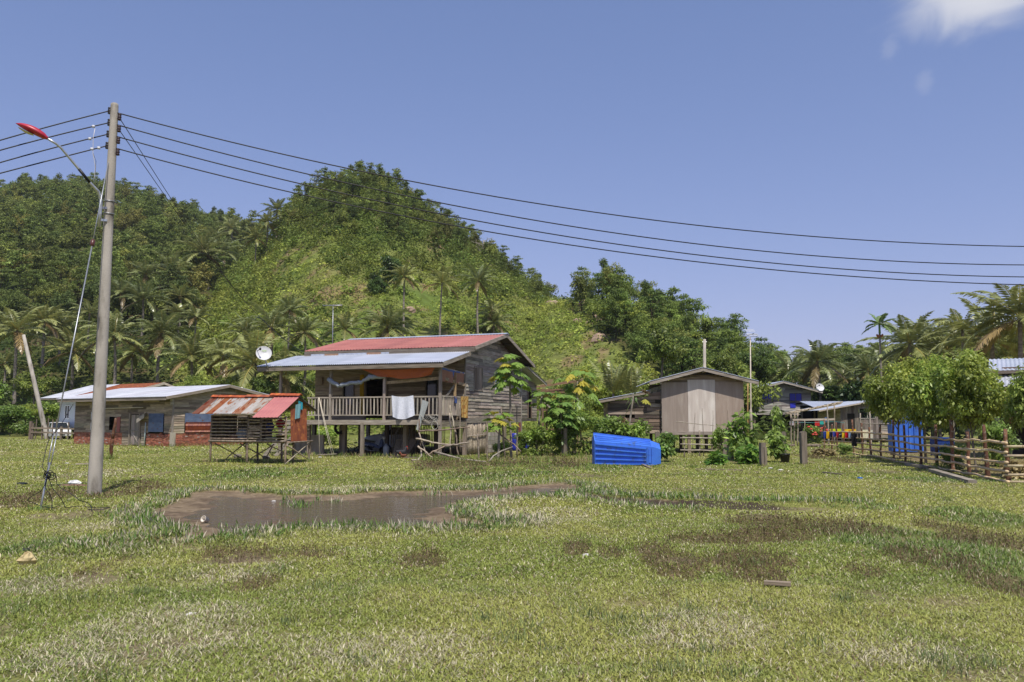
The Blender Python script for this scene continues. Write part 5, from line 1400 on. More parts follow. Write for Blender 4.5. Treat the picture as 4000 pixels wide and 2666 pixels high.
# ================================================================= house with blue shutters
E0 = P(2943, 1640, 85); E0.z = 0
he = thing('gabled_house', 'raised grey plank house with bright blue window shutters far behind the shed', 'house', E0, R(-2))
We = 5.95; zE = 2.42
eap = lambda x: 4.75 + (1 - abs(x - 2.95) / 4.1) * 1.05
w = MB(); siding(w, (0, 0, 0), (1, 0, 0), We, zE, lambda u: eap(u) - .08, .17, [(.93, 2.05, 3.55, 4.55), (3.77, 4.95, 3.45, 4.6), (3.77, 4.36, 3.1, 3.6)], (0, -1, 0), (1.15, 1.2, 1.3), 3, .03, .22)
siding(w, (We, 0, 0), (0, 1, 0), 7, zE, 4.9, .17, (), (1, 0, 0)); siding(w, (0, 7, 0), (0, -1, 0), 7, zE, 4.9, .17, (), (-1, 0, 0)); w.build('wall', M['wood_h'], he)
BLUE = (.028, .035, .42)
for x0, x1, z0, z1 in ((.95, 1.47, 4.05, 4.52), (1.55, 2.06, 4.05, 4.52), (3.79, 4.33, 3.85, 4.58), (4.42, 4.95, 3.85, 4.58), (3.79, 4.33, 3.12, 3.6)):
    MB().b2((x0, -.07, z0), (x1, -.04, z1), tone(BLUE, .06)).build('shutter', M['paint'], he)
for x0, x1, z0, z1 in ((.95, 2.06, 3.57, 4.05), (3.79, 4.95, 3.62, 3.85)): MB().b2((x0, .02, z0), (x1, .05, z1)).build('window_opening', M['glass'], he)
f = MB()
for x in (.92, 1.51, 2.08, 3.75, 4.37, 4.98): f.b2((x - .03, -.06, 3.55 if x < 3 else 3.45), (x + .03, -.02, 4.56), (.5, .5, .52))
f.build('window_frame', M['wood_v'], he)
for xe in (-1.15, 6.85):
    r = MB(); corr(r, (xe, -1.0, 4.78), (0, 1, 0), 9, (2.95 - xe, 0, 1.07), .2, .02, .8, None, 3); r.build('roof', M['silver_roof'], he)
    barpart('barge_board', (xe, -.95, 4.66), (2.95, -.95, 5.72), .05, .18, M['wood_h'], he, col=(1.3, 1.3, 1.3))
boxpart('floor', (0, .05, zE - .1), (We, 7, zE), M['wood_dark'], he)
for x in (.15, 2, 4, We - .15):
    for y in (.2, 3.5, 6.8): boxpart('stilt', (x - .11, y - .11, -.1), (x + .11, y + .11, zE - .1), M['wood_v'], he, (.5, .45, .42))
bw = MB()
for r2 in range(5):
    for c2 in range(12): bw.box((.2 + c2 * .42 + (r2 % 2) * .2, 3.4, .12 + r2 * .22), (.4, .15, .205), 0, tone((.7, .7, .72), .1))
bw.build('block_wall', M['concrete'], he); MB().b2((0, 6.9, 0), (We, 6.95, 2.3)).build('understory_dark_sheet', M['dark'], he)  # last sheet is near-black: shade below the raised floor as colour
q = P(3202, 1515, 84); dish('satellite_dish', 'small white satellite dish at the right eave of the blue shuttered house', q, (.1, -.9, .42), .42, P(3196, 1536, 84.6) - q)
# silver lean-to and the low board house on its right
F0 = P(3166, 1640, 74); F0.z = 0
lf = thing('lean_to', 'open lean-to with a bright silver roof between the two right houses', 'lean-to', F0, 0)
r = MB(); corr(r, (0, -1.0, 2.98), (1, 0, 0), 4.6, (0, 3.6, .62), .15, .018, .8, None, 2); r.build('roof', M['silver_roof'], lf)
for x in (.1, 1.6, 3.2, 4.4):
    for y in (-.8, 2.4): boxpart('post', (x - .06, y - .06, 0), (x + .06, y + .06, 2.95), M['wood_v'], lf, (.6, .56, .5))
bw = MB()
for r2 in range(6):
    for c2 in range(5): bw.box((.25 + c2 * .42 + (r2 % 2) * .2, .4, .12 + r2 * .22), (.4, .15, .205), 0, tone((.95, .95, .97), .08))
bw.build('block_wall', M['concrete'], lf); MB().b2((0, 2.5, 0), (4.6, 2.55, 3.2)).build('roof_shade_sheet', M['dark'], lf)  # last sheet is near-black, painting the shade under the open roof
barpart('eave_board', (0, -1.0, 2.92), (4.6, -1.0, 2.92), .04, .1, M['wood_h'], lf)
G0 = P(3284, 1640, 68); G0.z = 0
hg = thing('board_house', 'low dark board house with louvre window and shallow silver gable roof behind the laundry fence', 'house', G0, 0)
w = MB(); gzf = lambda u: 3.0 + min(u, 2.6) * .18 - max(0, u - 2.6) * .14
vboards(w, (0, 0, 0), (1, 0, 0), 3.28, .35, lambda u: gzf(u) - .06, .2, [(1.55, 2.85, 2.0, 2.85)], (0, -1, 0), (.55, .53, .52)); w.build('wall', M['wood_v'], hg)
w = MB(); siding(w, (3.3, .3, 0), (1, 0, 0), 2.6, .4, lambda u: gzf(u + 3.3) - .06, .16, (), (0, -1, 0), (1.2, 1.2, 1.2)); siding(w, (5.9, .3, 0), (0, 1, 0), 5, .4, 2.7, .16, (), (1, 0, 0)); w.build('side_wall', M['wood_h'], hg); w = MB(); siding(w, (0, 5, 0), (0, -1, 0), 5, .35, 2.95, .16, (), (-1, 0, 0)); w.build('side_wall', M['wood_h'], hg)
f = MB()
for a, b in (((1.55, 2.0), (1.55, 2.85)), ((2.2, 2.0), (2.2, 2.85)), ((2.85, 2.0), (2.85, 2.85)), ((1.55, 2.0), (2.85, 2.0)), ((1.55, 2.85), (2.85, 2.85))): f.bar((a[0], -.03, a[1]), (b[0], -.03, b[1]), .05, .05, (0, 1, 0), (1.2, 1.25, 1.3))
wn = f.build('window', M['wood_v'], hg)
lo = MB()
for i in range(8): lo.box((2.2, .03, 2.07 + i * .1), (1.25, .09, .008), 0, (.1, .12, .13), ('X', .6))
lo.build('louvres', M['glass'], wn)
r = MB(); corr(r, (-2.0, -.6, 2.66), (0, 1, 0), 6.5, (4.6, 0, .83), .15, .018, .8, None, 2); corr(r, (6.6, -.6, 2.85), (0, 1, 0), 6.5, (-4.0, 0, .64), .15, .018, .8, None, 2); r.build('roof', M['silver_roof'], hg)
barpart('barge_board', (-2.0, -.58, 2.60), (2.6, -.58, 3.42), .05, .1, M['wood_h'], hg, col=(1.6, 1.55, 1.5)); barpart('barge_board', (6.6, -.58, 2.78), (2.6, -.58, 3.42), .05, .1, M['wood_h'], hg, col=(1.6, 1.55, 1.5))
dk2 = MB(); dk2.b2((.55, -.03, .4), (1.15, -.01, 2.4)); dk2.build('doorway', M['dark'], hg)  # flat near-black panel on the boards; depth of shade is only colour
for x in (.2, 2, 3.2, 5.8): boxpart('stilt', (x - .1, .1, -.1), (x + .1, .3, .4), M['wood_v'], hg)
# pole-roofed canopy
q0 = P(3090, 1640, 60); q0.z = 0
cn = thing('pole_canopy', 'rickety open canopy of bare poles before the blue shuttered house', 'canopy', q0, 0)
for a, b in (((-.1, -.3, 2.36), (3.9, .2, 3.2)), ((-.2, .6, 2.36), (3.9, .9, 3.18)), ((-.2, 0.2, 2.30), (3.9, .5, 3.1))): MB().stick(a, b, .05, .03, n=6, seg=8, col=(1.15, 1.1, 1.0)).build('roof_pole', M['stick_pale'], cn, True)
for x in (0, .28, .5, 3.2): MB().stick((x, random.uniform(-.2, .4), -.1), (x, 0, 2.35 + x * .2), .055, .02, n=6, col=tone((1.05, 1, .95), .1)).build('post', M['stick_pale'], cn, True)
barpart('cross_plank', (.05, -.2, 1.88), (3.1, -.2, 1.92), .05, .14, M['wood_h'], cn, col=(1.35, 1.3, 1.25))
for i in range(7): MB().stick((.1 + i * .55, -.4, 2.42 + i * .115), (.1 + i * .55, 1.0, 2.42 + i * .115), .03, .01, n=5, seg=2).build('batten', M['stick'], cn, True)
# ================================================================= dark house at the right edge
H0 = P(3925, 1640, 41); H0.z = 0
hh = thing('red_board_house', 'dark reddish board house with a silver roof at the right edge behind the trees', 'house', H0, R(-31))
w = MB(); vboards(w, (0, 0, 0), (1, 0, 0), 7, 1.7, 3.6, .2, (), (0, -1, 0), (.9, .42, .38), .15); vboards(w, (0, 7, 0), (0, -1, 0), 7, 1.7, 3.7, .2, (), (-1, 0, 0), (.7, .35, .33), .15); w.build('wall', M['wood_v'], hh)
r = MB(); corr(r, (-.3, -1.6, 3.5), (1, 0, 0), 8.5, (0, 3.2, .7), .2, .02, .8, None, 2); r.build('lower_roof', M['white_roof'], hh)
r = MB(); corr(r, (-.6, 1.0, 4.4), (1, 0, 0), 8.5, (0, 4, .85), .2, .02, .8, None, 2); r.build('upper_roof', M['silver_roof'], hh)
w = MB(); siding(w, (0, 1.6, 0), (1, 0, 0), 7, 3.6, 4.6, .2, (), (0, -1, 0), (.5, .4, .38)); w.build('upper_wall', M['wood_h'], hh)
barpart('eave_board', (-.6, .98, 4.32), (7.9, .98, 4.32), .05, .16, M['wood_h'], hh, col=(.6, .55, .5))
boxpart('floor', (0, .05, 1.6), (7, 7, 1.72), M['wood_dark'], hh)
for x in (.15, 1.6, 3.4): 
    for y in (.1, 3.5, 6.8): boxpart('stilt', (x - .1, y - .1, -.1), (x + .1, y + .1, 1.6), M['wood_v'], hh, (.7, .6, .52))
MB().b2((0, 5, 0), (7, 5.05, 1.6)).build('understory_dark_sheet', M['wood_dark'], hh)
# ================================================================= roofless timber frame behind the stilt house
T0 = P(2120, 1640, 60); T0.z = 0
tf = thing('open_shed', 'unfinished open timber shed with brown roof battens between house and papaya', 'shed', T0, R(-8))
for x in (0, 1.1, 2.35):
    for y in (0, 3): barpart('post', (x, y, 0), (x, y, 4.0 + (x > 2) * .6), .13, .13, M['stick_pale'], tf, (0, 1, 0), (.55, .42, .34))
for y in (-.3, 3.2): barpart('beam', (-1.0, y, 4.0), (2.6, y, 4.05), .1, .2, M['stick_pale'], tf, col=(.62, .42, .30))
for i in range(7): barpart('batten', (-1.1 + i * .1, -.6 + i * .62, 4.15 + i * .06), (2.7, -.6 + i * .62, 4.6 + i * .06), .09, .05, M['stick_pale'], tf, col=tone((.72, .50, .36), .1))
r = MB(); corr(r, (-1.1, .2, 3.75), (1, 0, 0), 3.7, (0, 3.2, -.2), .15, .018, .8, [(.55, .6, .5)], 1); r.build('roof', M['rust_roof'], tf)
barpart('brace', (.1, -.05, 3.2), (1.7, -.05, 1.7), .1, .1, M['wood_h'], tf, col=(1.1, 1.05, 1)); barpart('brace', (2.3, -.1, 3.7), (2.9, -.1, 3.0), .12, .12, M['wood_h'], tf, col=(1.2, 1.2, 1.25))
for z in (2.6, 1.2): barpart('rail', (-.5, 0, z), (2.4, 0, z), .08, .12, M['stick_pale'], tf, col=(.5, .36, .28))
# ================================================================= concrete utility pole, cables, street lamp, stay
pb = G(368, 1935); pb.z = 0
ptop = P(448, 404, pb.y)
up_ = thing('utility_pole', 'tall tapering concrete pole carrying the power cables in the left foreground', 'utility pole', pb)
ax = ptop - pb
MB().tube([(0, 0, -.6), (0, 0, 0)] + [ax * (i / 14) for i in range(1, 14)] + [ax * .992, ax * .998, ax], [.175, .172] + [.172 - .075 * i / 14 for i in range(1, 14)] + [.098, .09, .06], 20).build('shaft', M['concrete'], up_, True)
def insul(px, py, side):
    p = P(px, py, pb.y - .05) - pb
    b = MB(); b.lathe([(.02, -.09), (.045, -.08), (.05, -.05), (.032, -.03), (.05, -.01), (.05, .02), (.032, .04), (.05, .06), (.04, .09), (1e-5, .10)], p, n=12, col=(.025, .02, .02) if side < 0 else (.04, .02, .018))
    o = b.build('insulator', M['plastic'], up_, True)
    MB().tube([p, p + Vector((-side * .12, .05, 0))], .018, 6).build('bracket', M['steel'], o, True)
    return p + pb
IL = [(428.6, 434), (427, 480), (423, 525), (419, 570)]
for q in IL: insul(*q, -1)
for q in [(467, 459), (465, 504.6), (462, 550), (460, 595.6)]: insul(*q, 1)
for py in (802, 852):
    t = (1935 - py) / 1531; c = ax * t
    b = MB(); torus(b, c, ax, .172 - .075 * t + .012, .012, 20, 6); b.build('clamp_band', M['steel'], up_, True)
for y0_, y1_ in ((1622, 1651), (1662, 1690)):
    t0_, t1_ = (1935 - y0_) / 1531, (1935 - y1_) / 1531
    pa_, pb2 = ax * t0_, ax * t1_; r_ = .172 - .075 * t0_; dv = Vector((-.86, -.5, 0))
    MB().bar(pa_ + dv * (r_ + .001), pb2 + dv * (r_ + .004), .085, .008, dv, (.72, .72, .70)).build('paint_patch', M['paint'], up_)
WR = [[(429, 434), (1335, 653), (2400, 842), (3236, 928), (4000, 964)], [(427, 480), (1207, 682), (2400, 911), (3236, 1004), (4000, 1036)], [(423, 525), (1122, 706), (2400, 954), (3236, 1047), (4000, 1083)], [(419, 570), (1080, 740), (2400, 981), (3236, 1075), (4000, 1113)]]
WL = [[(429, 434), (215, 489), (0, 549)], [(427, 480), (215, 531), (0, 588)], [(423, 525), (215, 577), (0, 636)], [(419, 570), (215, 622), (0, 678)]]
for i, nm in enumerate(('topmost', 'second from the top', 'third from the top', 'lowest')):
    pts = []
    fl_ = np.polyfit([p[0] for p in WL[i]], [p[1] for p in WL[i]], 2)
    x0 = WL[i][0][0]
    for x in np.linspace(-420, x0, 16)[:-1]: pts.append(P(x, np.polyval(fl_, x), pb.y - .06 - (x0 - x) * .0035))
    fr_ = np.polyfit([p[0] for p in WR[i]], [p[1] for p in WR[i]], 3)
    for x in np.linspace(x0, 4500, 44): pts.append(P(x, np.polyval(fr_, x), pb.y - .06 + (x - x0) * .0016))
    tag(MB().tube(pts, .017, 6).build('power_cable', M['black'], None, True), f'black power cable crossing the sky, {nm} of the four on the pole', 'cable', 'power cables on the concrete pole')
for k, (x0, y0, lab) in enumerate(((467, 461, 'thin service wire sloping down behind the house, upper of the pair'), (465, 506, 'thin service wire sloping down behind the house, lower of the pair'))):
    xs = [x0, 646 - k * 14, 791 - k * 8, 927, 1060, 1185]; ys_ = [y0, 748 + k * 6, 952, 1146, 1285, 1375]
    f3 = np.polyfit(xs, ys_, 3)
    tag(MB().tube([P(x, np.polyval(f3, x), pb.y + (x - x0) / 720 * 25.5) for x in np.linspace(x0, 1185, 26)], .011, 5).build('service_wire', M['black'], None, True), lab, 'wire', 'service wires to the stilt house')
# dangling lead with clamps
lead = MB()
for x, y in ((365, 495), (351, 543), (359, 583), (386, 579)): lead.box(P(x, y, pb.y - .4), (.065, .05, .06), .3, (.6, .6, .6))
lead.tube([P(x, y, pb.y - .4) for x, y in ((371, 503), (364, 540), (363, 600), (372, 650), (370, 690), (366, 707))], .008, 6, (.6, .58, .58))
lead.tube([P(x, y, pb.y - .4) for x, y in ((364, 600), (375, 630), (372, 680))], .006, 5, (.02, .02, .02))
for o, n in ((lead, 'cable_clamp_lead'),): tag(o.build(n, M['plastic'], None, True), 'white clamps and dangling pale lead on the cables left of the pole', 'lead')
# street lamp on the pole
lm = thing('street_lamp', 'red street lamp on a bent pale arm clamped to the concrete pole', 'street lamp', pb)
arm = [(388, 885, 0), (392, 830, .0), (394, 798, .02), (393, 777, .05), (385, 750, .12), (353.6, 717, .3), (308, 661, .5), (238, 578, .85), (219, 562, .95), (185, 542, 1.1)]
ap_ = [P(x, y, pb.y - .22 - d) - pb for x, y, d in arm]
MB().tube(ap_, [.04] * 5 + [.036, .032, .03, .03, .03], 10, (1.3, 1.3, 1.3)).build('arm', M['steel'], lm, True)
MB().tube([ap_[5].lerp(ap_[6], .05), ap_[6]], .037, 10).build('black_sleeve', M['black'], lm, True)
for y in (812, 860): barpart('clamp', P(392, y, pb.y - .22) - pb, P(418, y + 2, pb.y - .12) - pb, .05, .06, M['steel'], lm)
hd0, hd1 = P(187, 543, pb.y - 1.3) - pb, P(60, 482, pb.y - 1.55) - pb
d = (hd1 - hd0); Lh = d.length; d.normalize(); sdv = d.cross(Vector((0, 0, 1))).normalized(); upv = sdv.cross(d).normalized()
sh_, ln_ = MB(), MB()
N1, N2 = 16, 12
def lampP(t, a):
    w_ = .17 * (math.sin(math.pi * min(1, t * .93 + .10)) ** .6) * (1 if t > .08 else .8); h_ = w_ * .62 if math.sin(a) > 0 else w_ * .42
    return hd0 + d * (Lh * t) + sdv * (w_ * math.cos(a)) + upv * (h_ * math.sin(a) + .02 * math.sin(t * 3.1))
sh_.grid(lambda u, v: lampP(v, u * 2 * math.pi), 20, 16, (.42, .018, .04)); sh_.build('housing', M['paint'], lm, True)
ln_.grid(lambda u, v: hd0 + d * (Lh * (.40 + .46 * v)) + sdv * (.115 * (u - .5) * 2 * math.sin(math.pi * (.12 + .76 * v)) ** .5) - upv * (.075 - .02 * abs(v - .4) + .03 * (1 - (2 * u - 1) ** 2) * math.sin(math.pi * v) + .006), 10, 12, (.62, .56, .40)); ln_.build('lens', M['plastic'], lm, True)
# stay wire with insulator, rod and black coil
gy_ = thing('guy_wire', 'galvanised stay wire running from the pole to a rod in the grass', 'guy wire', G(153.5, 2000))
g0 = G(153.5, 2000); g0.z = -.1
s1 = P(423, 636, pb.y - .12)
at_ = lambda t: g0.lerp(s1, t) - gy_.location
MB().tube([at_(.20), at_(.72)], .016, 6).build('wire', M['steel'], gy_, True); MB().tube([at_(.74), at_(1)], .014, 6).build('wire', M['steel'], gy_, True)
MB().lathe([(.02, -.10), (.05, -.07), (.055, 0), (.05, .07), (.02, .10)], at_(.73), s1 - g0, 10, (.10, .03, .02)).build('strain_insulator', M['plastic'], gy_, True)
MB().tube([at_(0), at_(.125)], .022, 8).build('anchor_rod', M['steel'], gy_, True)
tb = MB()
for o in (-.035, .035): tb.tube([at_(.12) + Vector((o, 0, 0)), at_(.20) + Vector((o, 0, 0))], .012, 6)
tb.build('turnbuckle', M['steel'], gy_, True)
YC = 17.15
coil = MB(); rd = random.Random(2); cc = P(186, 1856, YC)
for i in range(7): torus(coil, cc + Vector((rd.uniform(-.05, .06), rd.uniform(-.05, .05), rd.uniform(-.03, .03))), (rd.uniform(-.4, .4), 1, rd.uniform(-.5, .5)), rd.uniform(.05, .09), .008, 18, 5)
def run(pts):
    Q = [P(x, y, Y) for x, y, Y in pts]; out = []
    for i in range(len(Q) - 1):
        for k in range(5): out.append(Q[i].lerp(Q[i + 1], k / 5))
    coil.tube(out + [Q[-1]], .0075, 6)
run([(186, 1860, YC), (175, 1895, YC), (160, 1920, YC), (120, 1942, YC), (106, 1955, YC), (130, 1965, 17.5), (160, 1978, 17.4), (198, 1986, 17.1), (235, 1975, 17.5)])
run([(186, 1860, YC), (176, 1905, YC), (195, 1932, YC), (204, 1955, YC), (202, 1995, 17.0)]); run([(188, 1862, YC), (205, 1908, YC), (235, 1943, YC), (248, 1965, 17.4), (255, 1985, 17.2), (300, 1978, 17.6), (335, 1978, 17.4)])
run([(200, 1856, YC), (219, 1860, YC), (222, 1890, YC), (240, 1908, YC), (285, 1935, YC), (312, 1956, YC), (345, 1966, 17.5), (358, 1982, 17.2), (358, 1996, 17.0)])
run([(183, 1850, YC), (164, 1825, YC), (170, 1800, YC + .1), (182, 1745, YC + .3), (195, 1710, YC + .5), (225, 1680, YC + .9), (250, 1640, YC + 1.2), (285, 1580, YC + 1.6)]); run([(335, 1980, 17.3), (375, 1985, 17.2), (430, 1983, 17.3), (400, 1992, 17.1), (345, 1992, 17.1)])
tag(coil.build('cable_coil', M['black'], None, True), 'black cable coiled on the stay rod with loops trailing in the grass', 'cable')
# other poles
lp = thing('leaning_pole', 'old grey concrete pole leaning left beyond the white-roofed house', 'pole', G(184, 1716))
q = P(92, 1309, lp.location.y) - lp.location
MB().tube([-q.normalized() * .5, (0, 0, 0), q * .5, q], [.24, .24, .2, .15], 12).build('shaft', M['concrete'], lp, True)
tag(MB().tube([P(92, 1312, lp.location.y), P(160, 1440, lp.location.y + 4), P(215, 1545, lp.location.y + 8)], .02, 5).build('slack_wire', M['black']), 'slack dark wire hanging from the top of the leaning pole', 'wire')
sp_ = P(2750, 1640, 75); sp_.z = 0; q = P(2752, 1326, 75)
sq = thing('short_pole', 'concrete pole top showing above the gable of the plywood shed', 'pole', sp_)
MB().tube([(0, 0, -.4), q - sp_], [.17, .13], 10).build('shaft', M['concrete'], sq, True); MB().tube([q - sp_ + Vector((-.2, 0, -.25)), q - sp_ + Vector((.2, 0, -.25))], .03, 6).build('insulator_pin', M['steel'], sq)
am_ = P(2933, 1640, 52); am_.z = 0; q = P(2931, 1318, 52) - am_
ma = thing('antenna_mast', 'television antenna on a tall pole at the right eave of the plywood shed', 'antenna', am_)
MB().tube([(0, 0, -.2), Vector((0, 0, 2.4)), (.02, 0, 2.6), q], [.10, .10, .05, .03], 8, (1.3, 1.25, 1.2)).build('mast', M['concrete'], ma, True)
MB().stick((-.25, .05, 0), (-.12, .02, 4.2), .05, .01, .035, col=(1, .75, .5)).build('bamboo_stay', M['bamboo'], ma, True)
e = MB(); z0 = q.z + .12
for w_ in (1, -1): e.tube([(x, 0, z0 + .07 * w_) for x in (-.55, 0, .55)], .016, 6, (.85, .85, .87))
for s_ in (-1, 1): e.tube([(s_ * .55, 0, z0 - .07), (s_ * .6, 0, z0), (s_ * .55, 0, z0 + .07)], .016, 6, (.85, .85, .87))
e.build('folded_dipole', M['steel'], ma, True)
for k, z in enumerate((.36, .28, .20, .02, -.06, -.14)):
    MB().tube([(-.30, -.1 - .2 * k, z0 + z), (.30, -.1 - .2 * k, z0 + z)], .009, 5, (.85, .85, .87)).build('director', M['steel'], ma)
MB().tube([(0, .1, z0), (0, -1.2, z0)], .02, 6).build('boom', M['steel'], ma)

# ================================================================= log fence on the right
FA = lambda px: (lambda Y: Vector((14.8 + (Y - 24.7) * .198, Y, 0)))(9.91 / ((px - 2000) / 3200 - .198))
fp = [3209, 3238, 3260, 3284, 3320, 3354, 3387, 3426, 3476, 3521, 3580, 3641, 3702, 3762, 3835, 3911]
fn = thing('log_fence', 'rough fence of crooked logs on reddish posts along the right side', 'fence', FA(3911))
o_ = fn.location
for i, x in enumerate(fp):
    p = FA(x) - o_; h = random.uniform(1.45, 1.75) if i % 4 else 1.9
    if i == 15: h = 1.62
    MB().stick(p + Vector((.06, .05, -.2)), p + Vector((.06 + random.uniform(-.06, .06), .05, h)), .055 + .02 * (i > 10), .018, .05, 8, 6, tone((1, .95, .9), .15)).build('post', M['bark_red'], fn, True)
br_ = [3911, 3762, 3641, 3476, 3320, 3209]
for lv, z in enumerate((1.20, .93, .63, .36, .06)):
    for a, b in zip(br_[:-1], br_[1:]):
        pa, pb_ = FA(a + 8) - o_, FA(b - 6) - o_
        if b == 3209 and lv == 4: continue
        j = lambda: random.uniform(-.05, .05)
        MB().stick(pa + Vector((-.05, -.05, z + (j() if a != 3911 else 0))), pb_ + Vector((-.05, -.05, z + j() - (.12 if b == 3209 else 0))), .048, .03, .036, 8, 8, tone((1.1, 1.0, .88), .12)).build('rail', M['rail'], fn, True)
bf = thing('bamboo_fence', 'pale bamboo railing running right from the corner post of the log fence', 'fence', FA(3911))
for z in (1.10, .82, .53, .26, .05):
    b = MB(); pts = [(-.12 + i * .55, -.13 + random.uniform(-.01, .01), z + random.uniform(-.008, .008)) for i in range(9)]; b.tube(pts, .042, 10, tone((1, 1, 1), .08))
    for p in pts[1:]: b.tube([(p[0] - .012, p[1], p[2]), (p[0] + .012, p[1], p[2])], .048, 10, (.7, .6, .5))
    b.build('bamboo_rail', M['bamboo'], bf, True)
MB().stick((3.6, -.05, -.2), (3.6, -.05, 1.5), .06, .02).build('post', M['bark_red'], bf, True)
for a, b, lab in (((3546, 1822), (3613, 1834), 'short thick grey plank lying against the log fence'), ((3640, 1846), (3800, 1894), 'long grey plank lying along the foot of the log fence')):
    p, q = G(*a), G(*b); tag(MB().bar(p + Vector((0, 0, .08)), q + Vector((0, 0, .08)), .24, .1, col=(.85, .83, .80)).build('plank', M['wood_h']), lab, 'plank')
# laundry on the fence and lines behind it
LN = [(665, 715, 985, 1115, (.06, .075, .06), 'dark green trousers at the far left end of the fence laundry', 'trousers'), (712, 757, 990, 1125, (.03, .06, .28), 'blue trousers beside the dark green ones on the fence', 'trousers'), (760, 822, 990, 1132, (.62, .36, .01), 'mustard yellow shirt on the fence left of the navy shirt', 'shirt'), (812, 862, 1000, 1100, (.012, .015, .05), 'navy shirt between the mustard and blue laundry', 'shirt'), (865, 922, 995, 1098, (.05, .06, .30), 'royal blue shirt in the middle of the fence laundry', 'shirt'), (925, 972, 1005, 1115, (.35, .02, .03), 'dark red shirt on the fence right of the royal blue shirt', 'shirt'), (972, 1022, 1010, 1105, (.015, .015, .02), 'black shirt with a pale stripe between two red pieces', 'shirt'), (1022, 1078, 1012, 1120, (.65, .45, .02), 'bright yellow shirt on the fence left of the scarlet shirt', 'shirt'), (1072, 1130, 1008, 1118, (.5, .015, .03), 'scarlet shirt on the fence beside the pale jeans', 'shirt'), (1130, 1176, 1012, 1120, (.20, .30, .42), 'faded light blue jeans on the fence next to black trousers', 'jeans'), (1176, 1282, 1020, 1255, (.012, .012, .014), 'long black trousers hanging almost to the ground', 'trousers'), (1288, 1335, 1020, 1112, (.02, .02, .022), 'small black garment at the right end of the fence laundry', 'shirt')]
for i, (x0, x1, y0, y1, c, lab, cat) in enumerate(LN):
    sx = 3050 + (x0 + x1) / 2 / 4.278; Y = FA(sx).y - .18; cv = lambda x, y: P(3050 + x / 4.278, 1450 + y / 4.278, Y)
    A_, B_, C_, D2 = cv(x0, y0 + 18), cv(x1, y0 + 18), cv(x1 - 3, y1), cv(x0 + 4, y1 - 6)
    stripe = (lambda u, v: (.55, .55, .58) if .42 < v + .2 * u < .52 else (.015, .015, .02)) if 'pale stripe' in lab else None
    cloth('laundry_' + cat, [A_, B_, C_, D2], M['cloth'], lab, cat, 10, 8, .03, 1.6, .02, c, 'laundry drying on the log fence', seed=i, cols=stripe)
for i, (x0, x1, y0, y1, Y, c, lab) in enumerate([(830, 1010, 965, 1004, 57, (.55, .62, .02), 'lime yellow towel on the line behind the fence laundry'), (1040, 1255, 970, 1022, 55, (.62, .42, .02), 'yellow and orange patterned cloth on the line behind the fence'), (1330, 1450, 980, 1132, 46, (.62, .60, .42), 'cream cloth hung low behind the fence, left of two'), (1455, 1540, 988, 1130, 46, (.55, .54, .42), 'cream cloth hung low behind the fence, right of two'), (570, 650, 845, 915, 66, (.5, .03, .03), 'red cloth hanging by the flowering bush'), (655, 718, 840, 890, 66, (.03, .40, .34), 'turquoise cloth hanging right of the red cloth'), (735, 792, 772, 842, 60, (.10, .15, .28), 'blue jeans slung on the canopy cross plank'), (822, 892, 855, 905, 64, (.02, .02, .02), 'black shirt on the line before the block wall'), (900, 990, 855, 880, 64, (.03, .02, .03), 'dark cloth on the line beside the louvre house'), (150, 230, 840, 905, 66, (.45, .38, .40), 'pale washing hanging under the blue shuttered house, left of two'), (290, 330, 840, 885, 68, (.10, .03, .07), 'dark washing hanging under the blue shuttered house, right of two')]):
    cv = lambda x, y: P(3050 + x / 4.278, 1450 + y / 4.278, Y)
    cloth('laundry_cloth', [cv(x0, y0), cv(x1, y0), cv(x1, y1), cv(x0, y1)], M['cloth'], lab, 'cloth', 10, 6, .03, 1.7, .02, c, seed=30 + i, cols=(lambda u, v: (.62, .42, .02) if math.sin(u * 17) + math.sin(v * 9 + u * 8) < .7 else (.55, .12, .02)) if 'patterned' in lab else None)
tag(MB().tube([P(3085, 1650, 66), P(3170, 1652, 66), P(3260, 1648, 65), P(3300, 1652, 64)], .012, 5, (.1, .4, .38)).build('clothes_line', M['plastic']), 'thin clothes line before the block wall', 'clothes line')
# flowering bush: red blooms over green
sb = shrub('bush', (P(3172, 1640, 66).x, 66, 0), 1.5, 2.2, 'red flowering bush beside the hanging turquoise cloth', 'bush', 0, .5)
fb = MB(); rd = random.Random(9)
for i in range(26): fb.blob((rd.uniform(-.9, .9), rd.uniform(-.8, .1), rd.uniform(.7, 1.5)), (.11, .11, .07), 6, 4, .2, (.62, .10, .08))
fb.build('blossom', M['cloth'], sb, True)
for i, x in enumerate((3066, 3079, 3094, 3148, 3160, 3175, 3185, 3195)):
    p = P(x, 1640, 58 - .3 * (i % 2)); p.z = .08; b = MB(); b.blob((0, 0, 0), (.17, .15, .13), 9, 6, .12, (.6, .52, .46)); o = b.build('edging_stone', M['concrete'], None, True); o.location = p; tag(o, 'pale rounded stone in the row edging the garden bed', 'stone', 'edging stones of the garden bed')
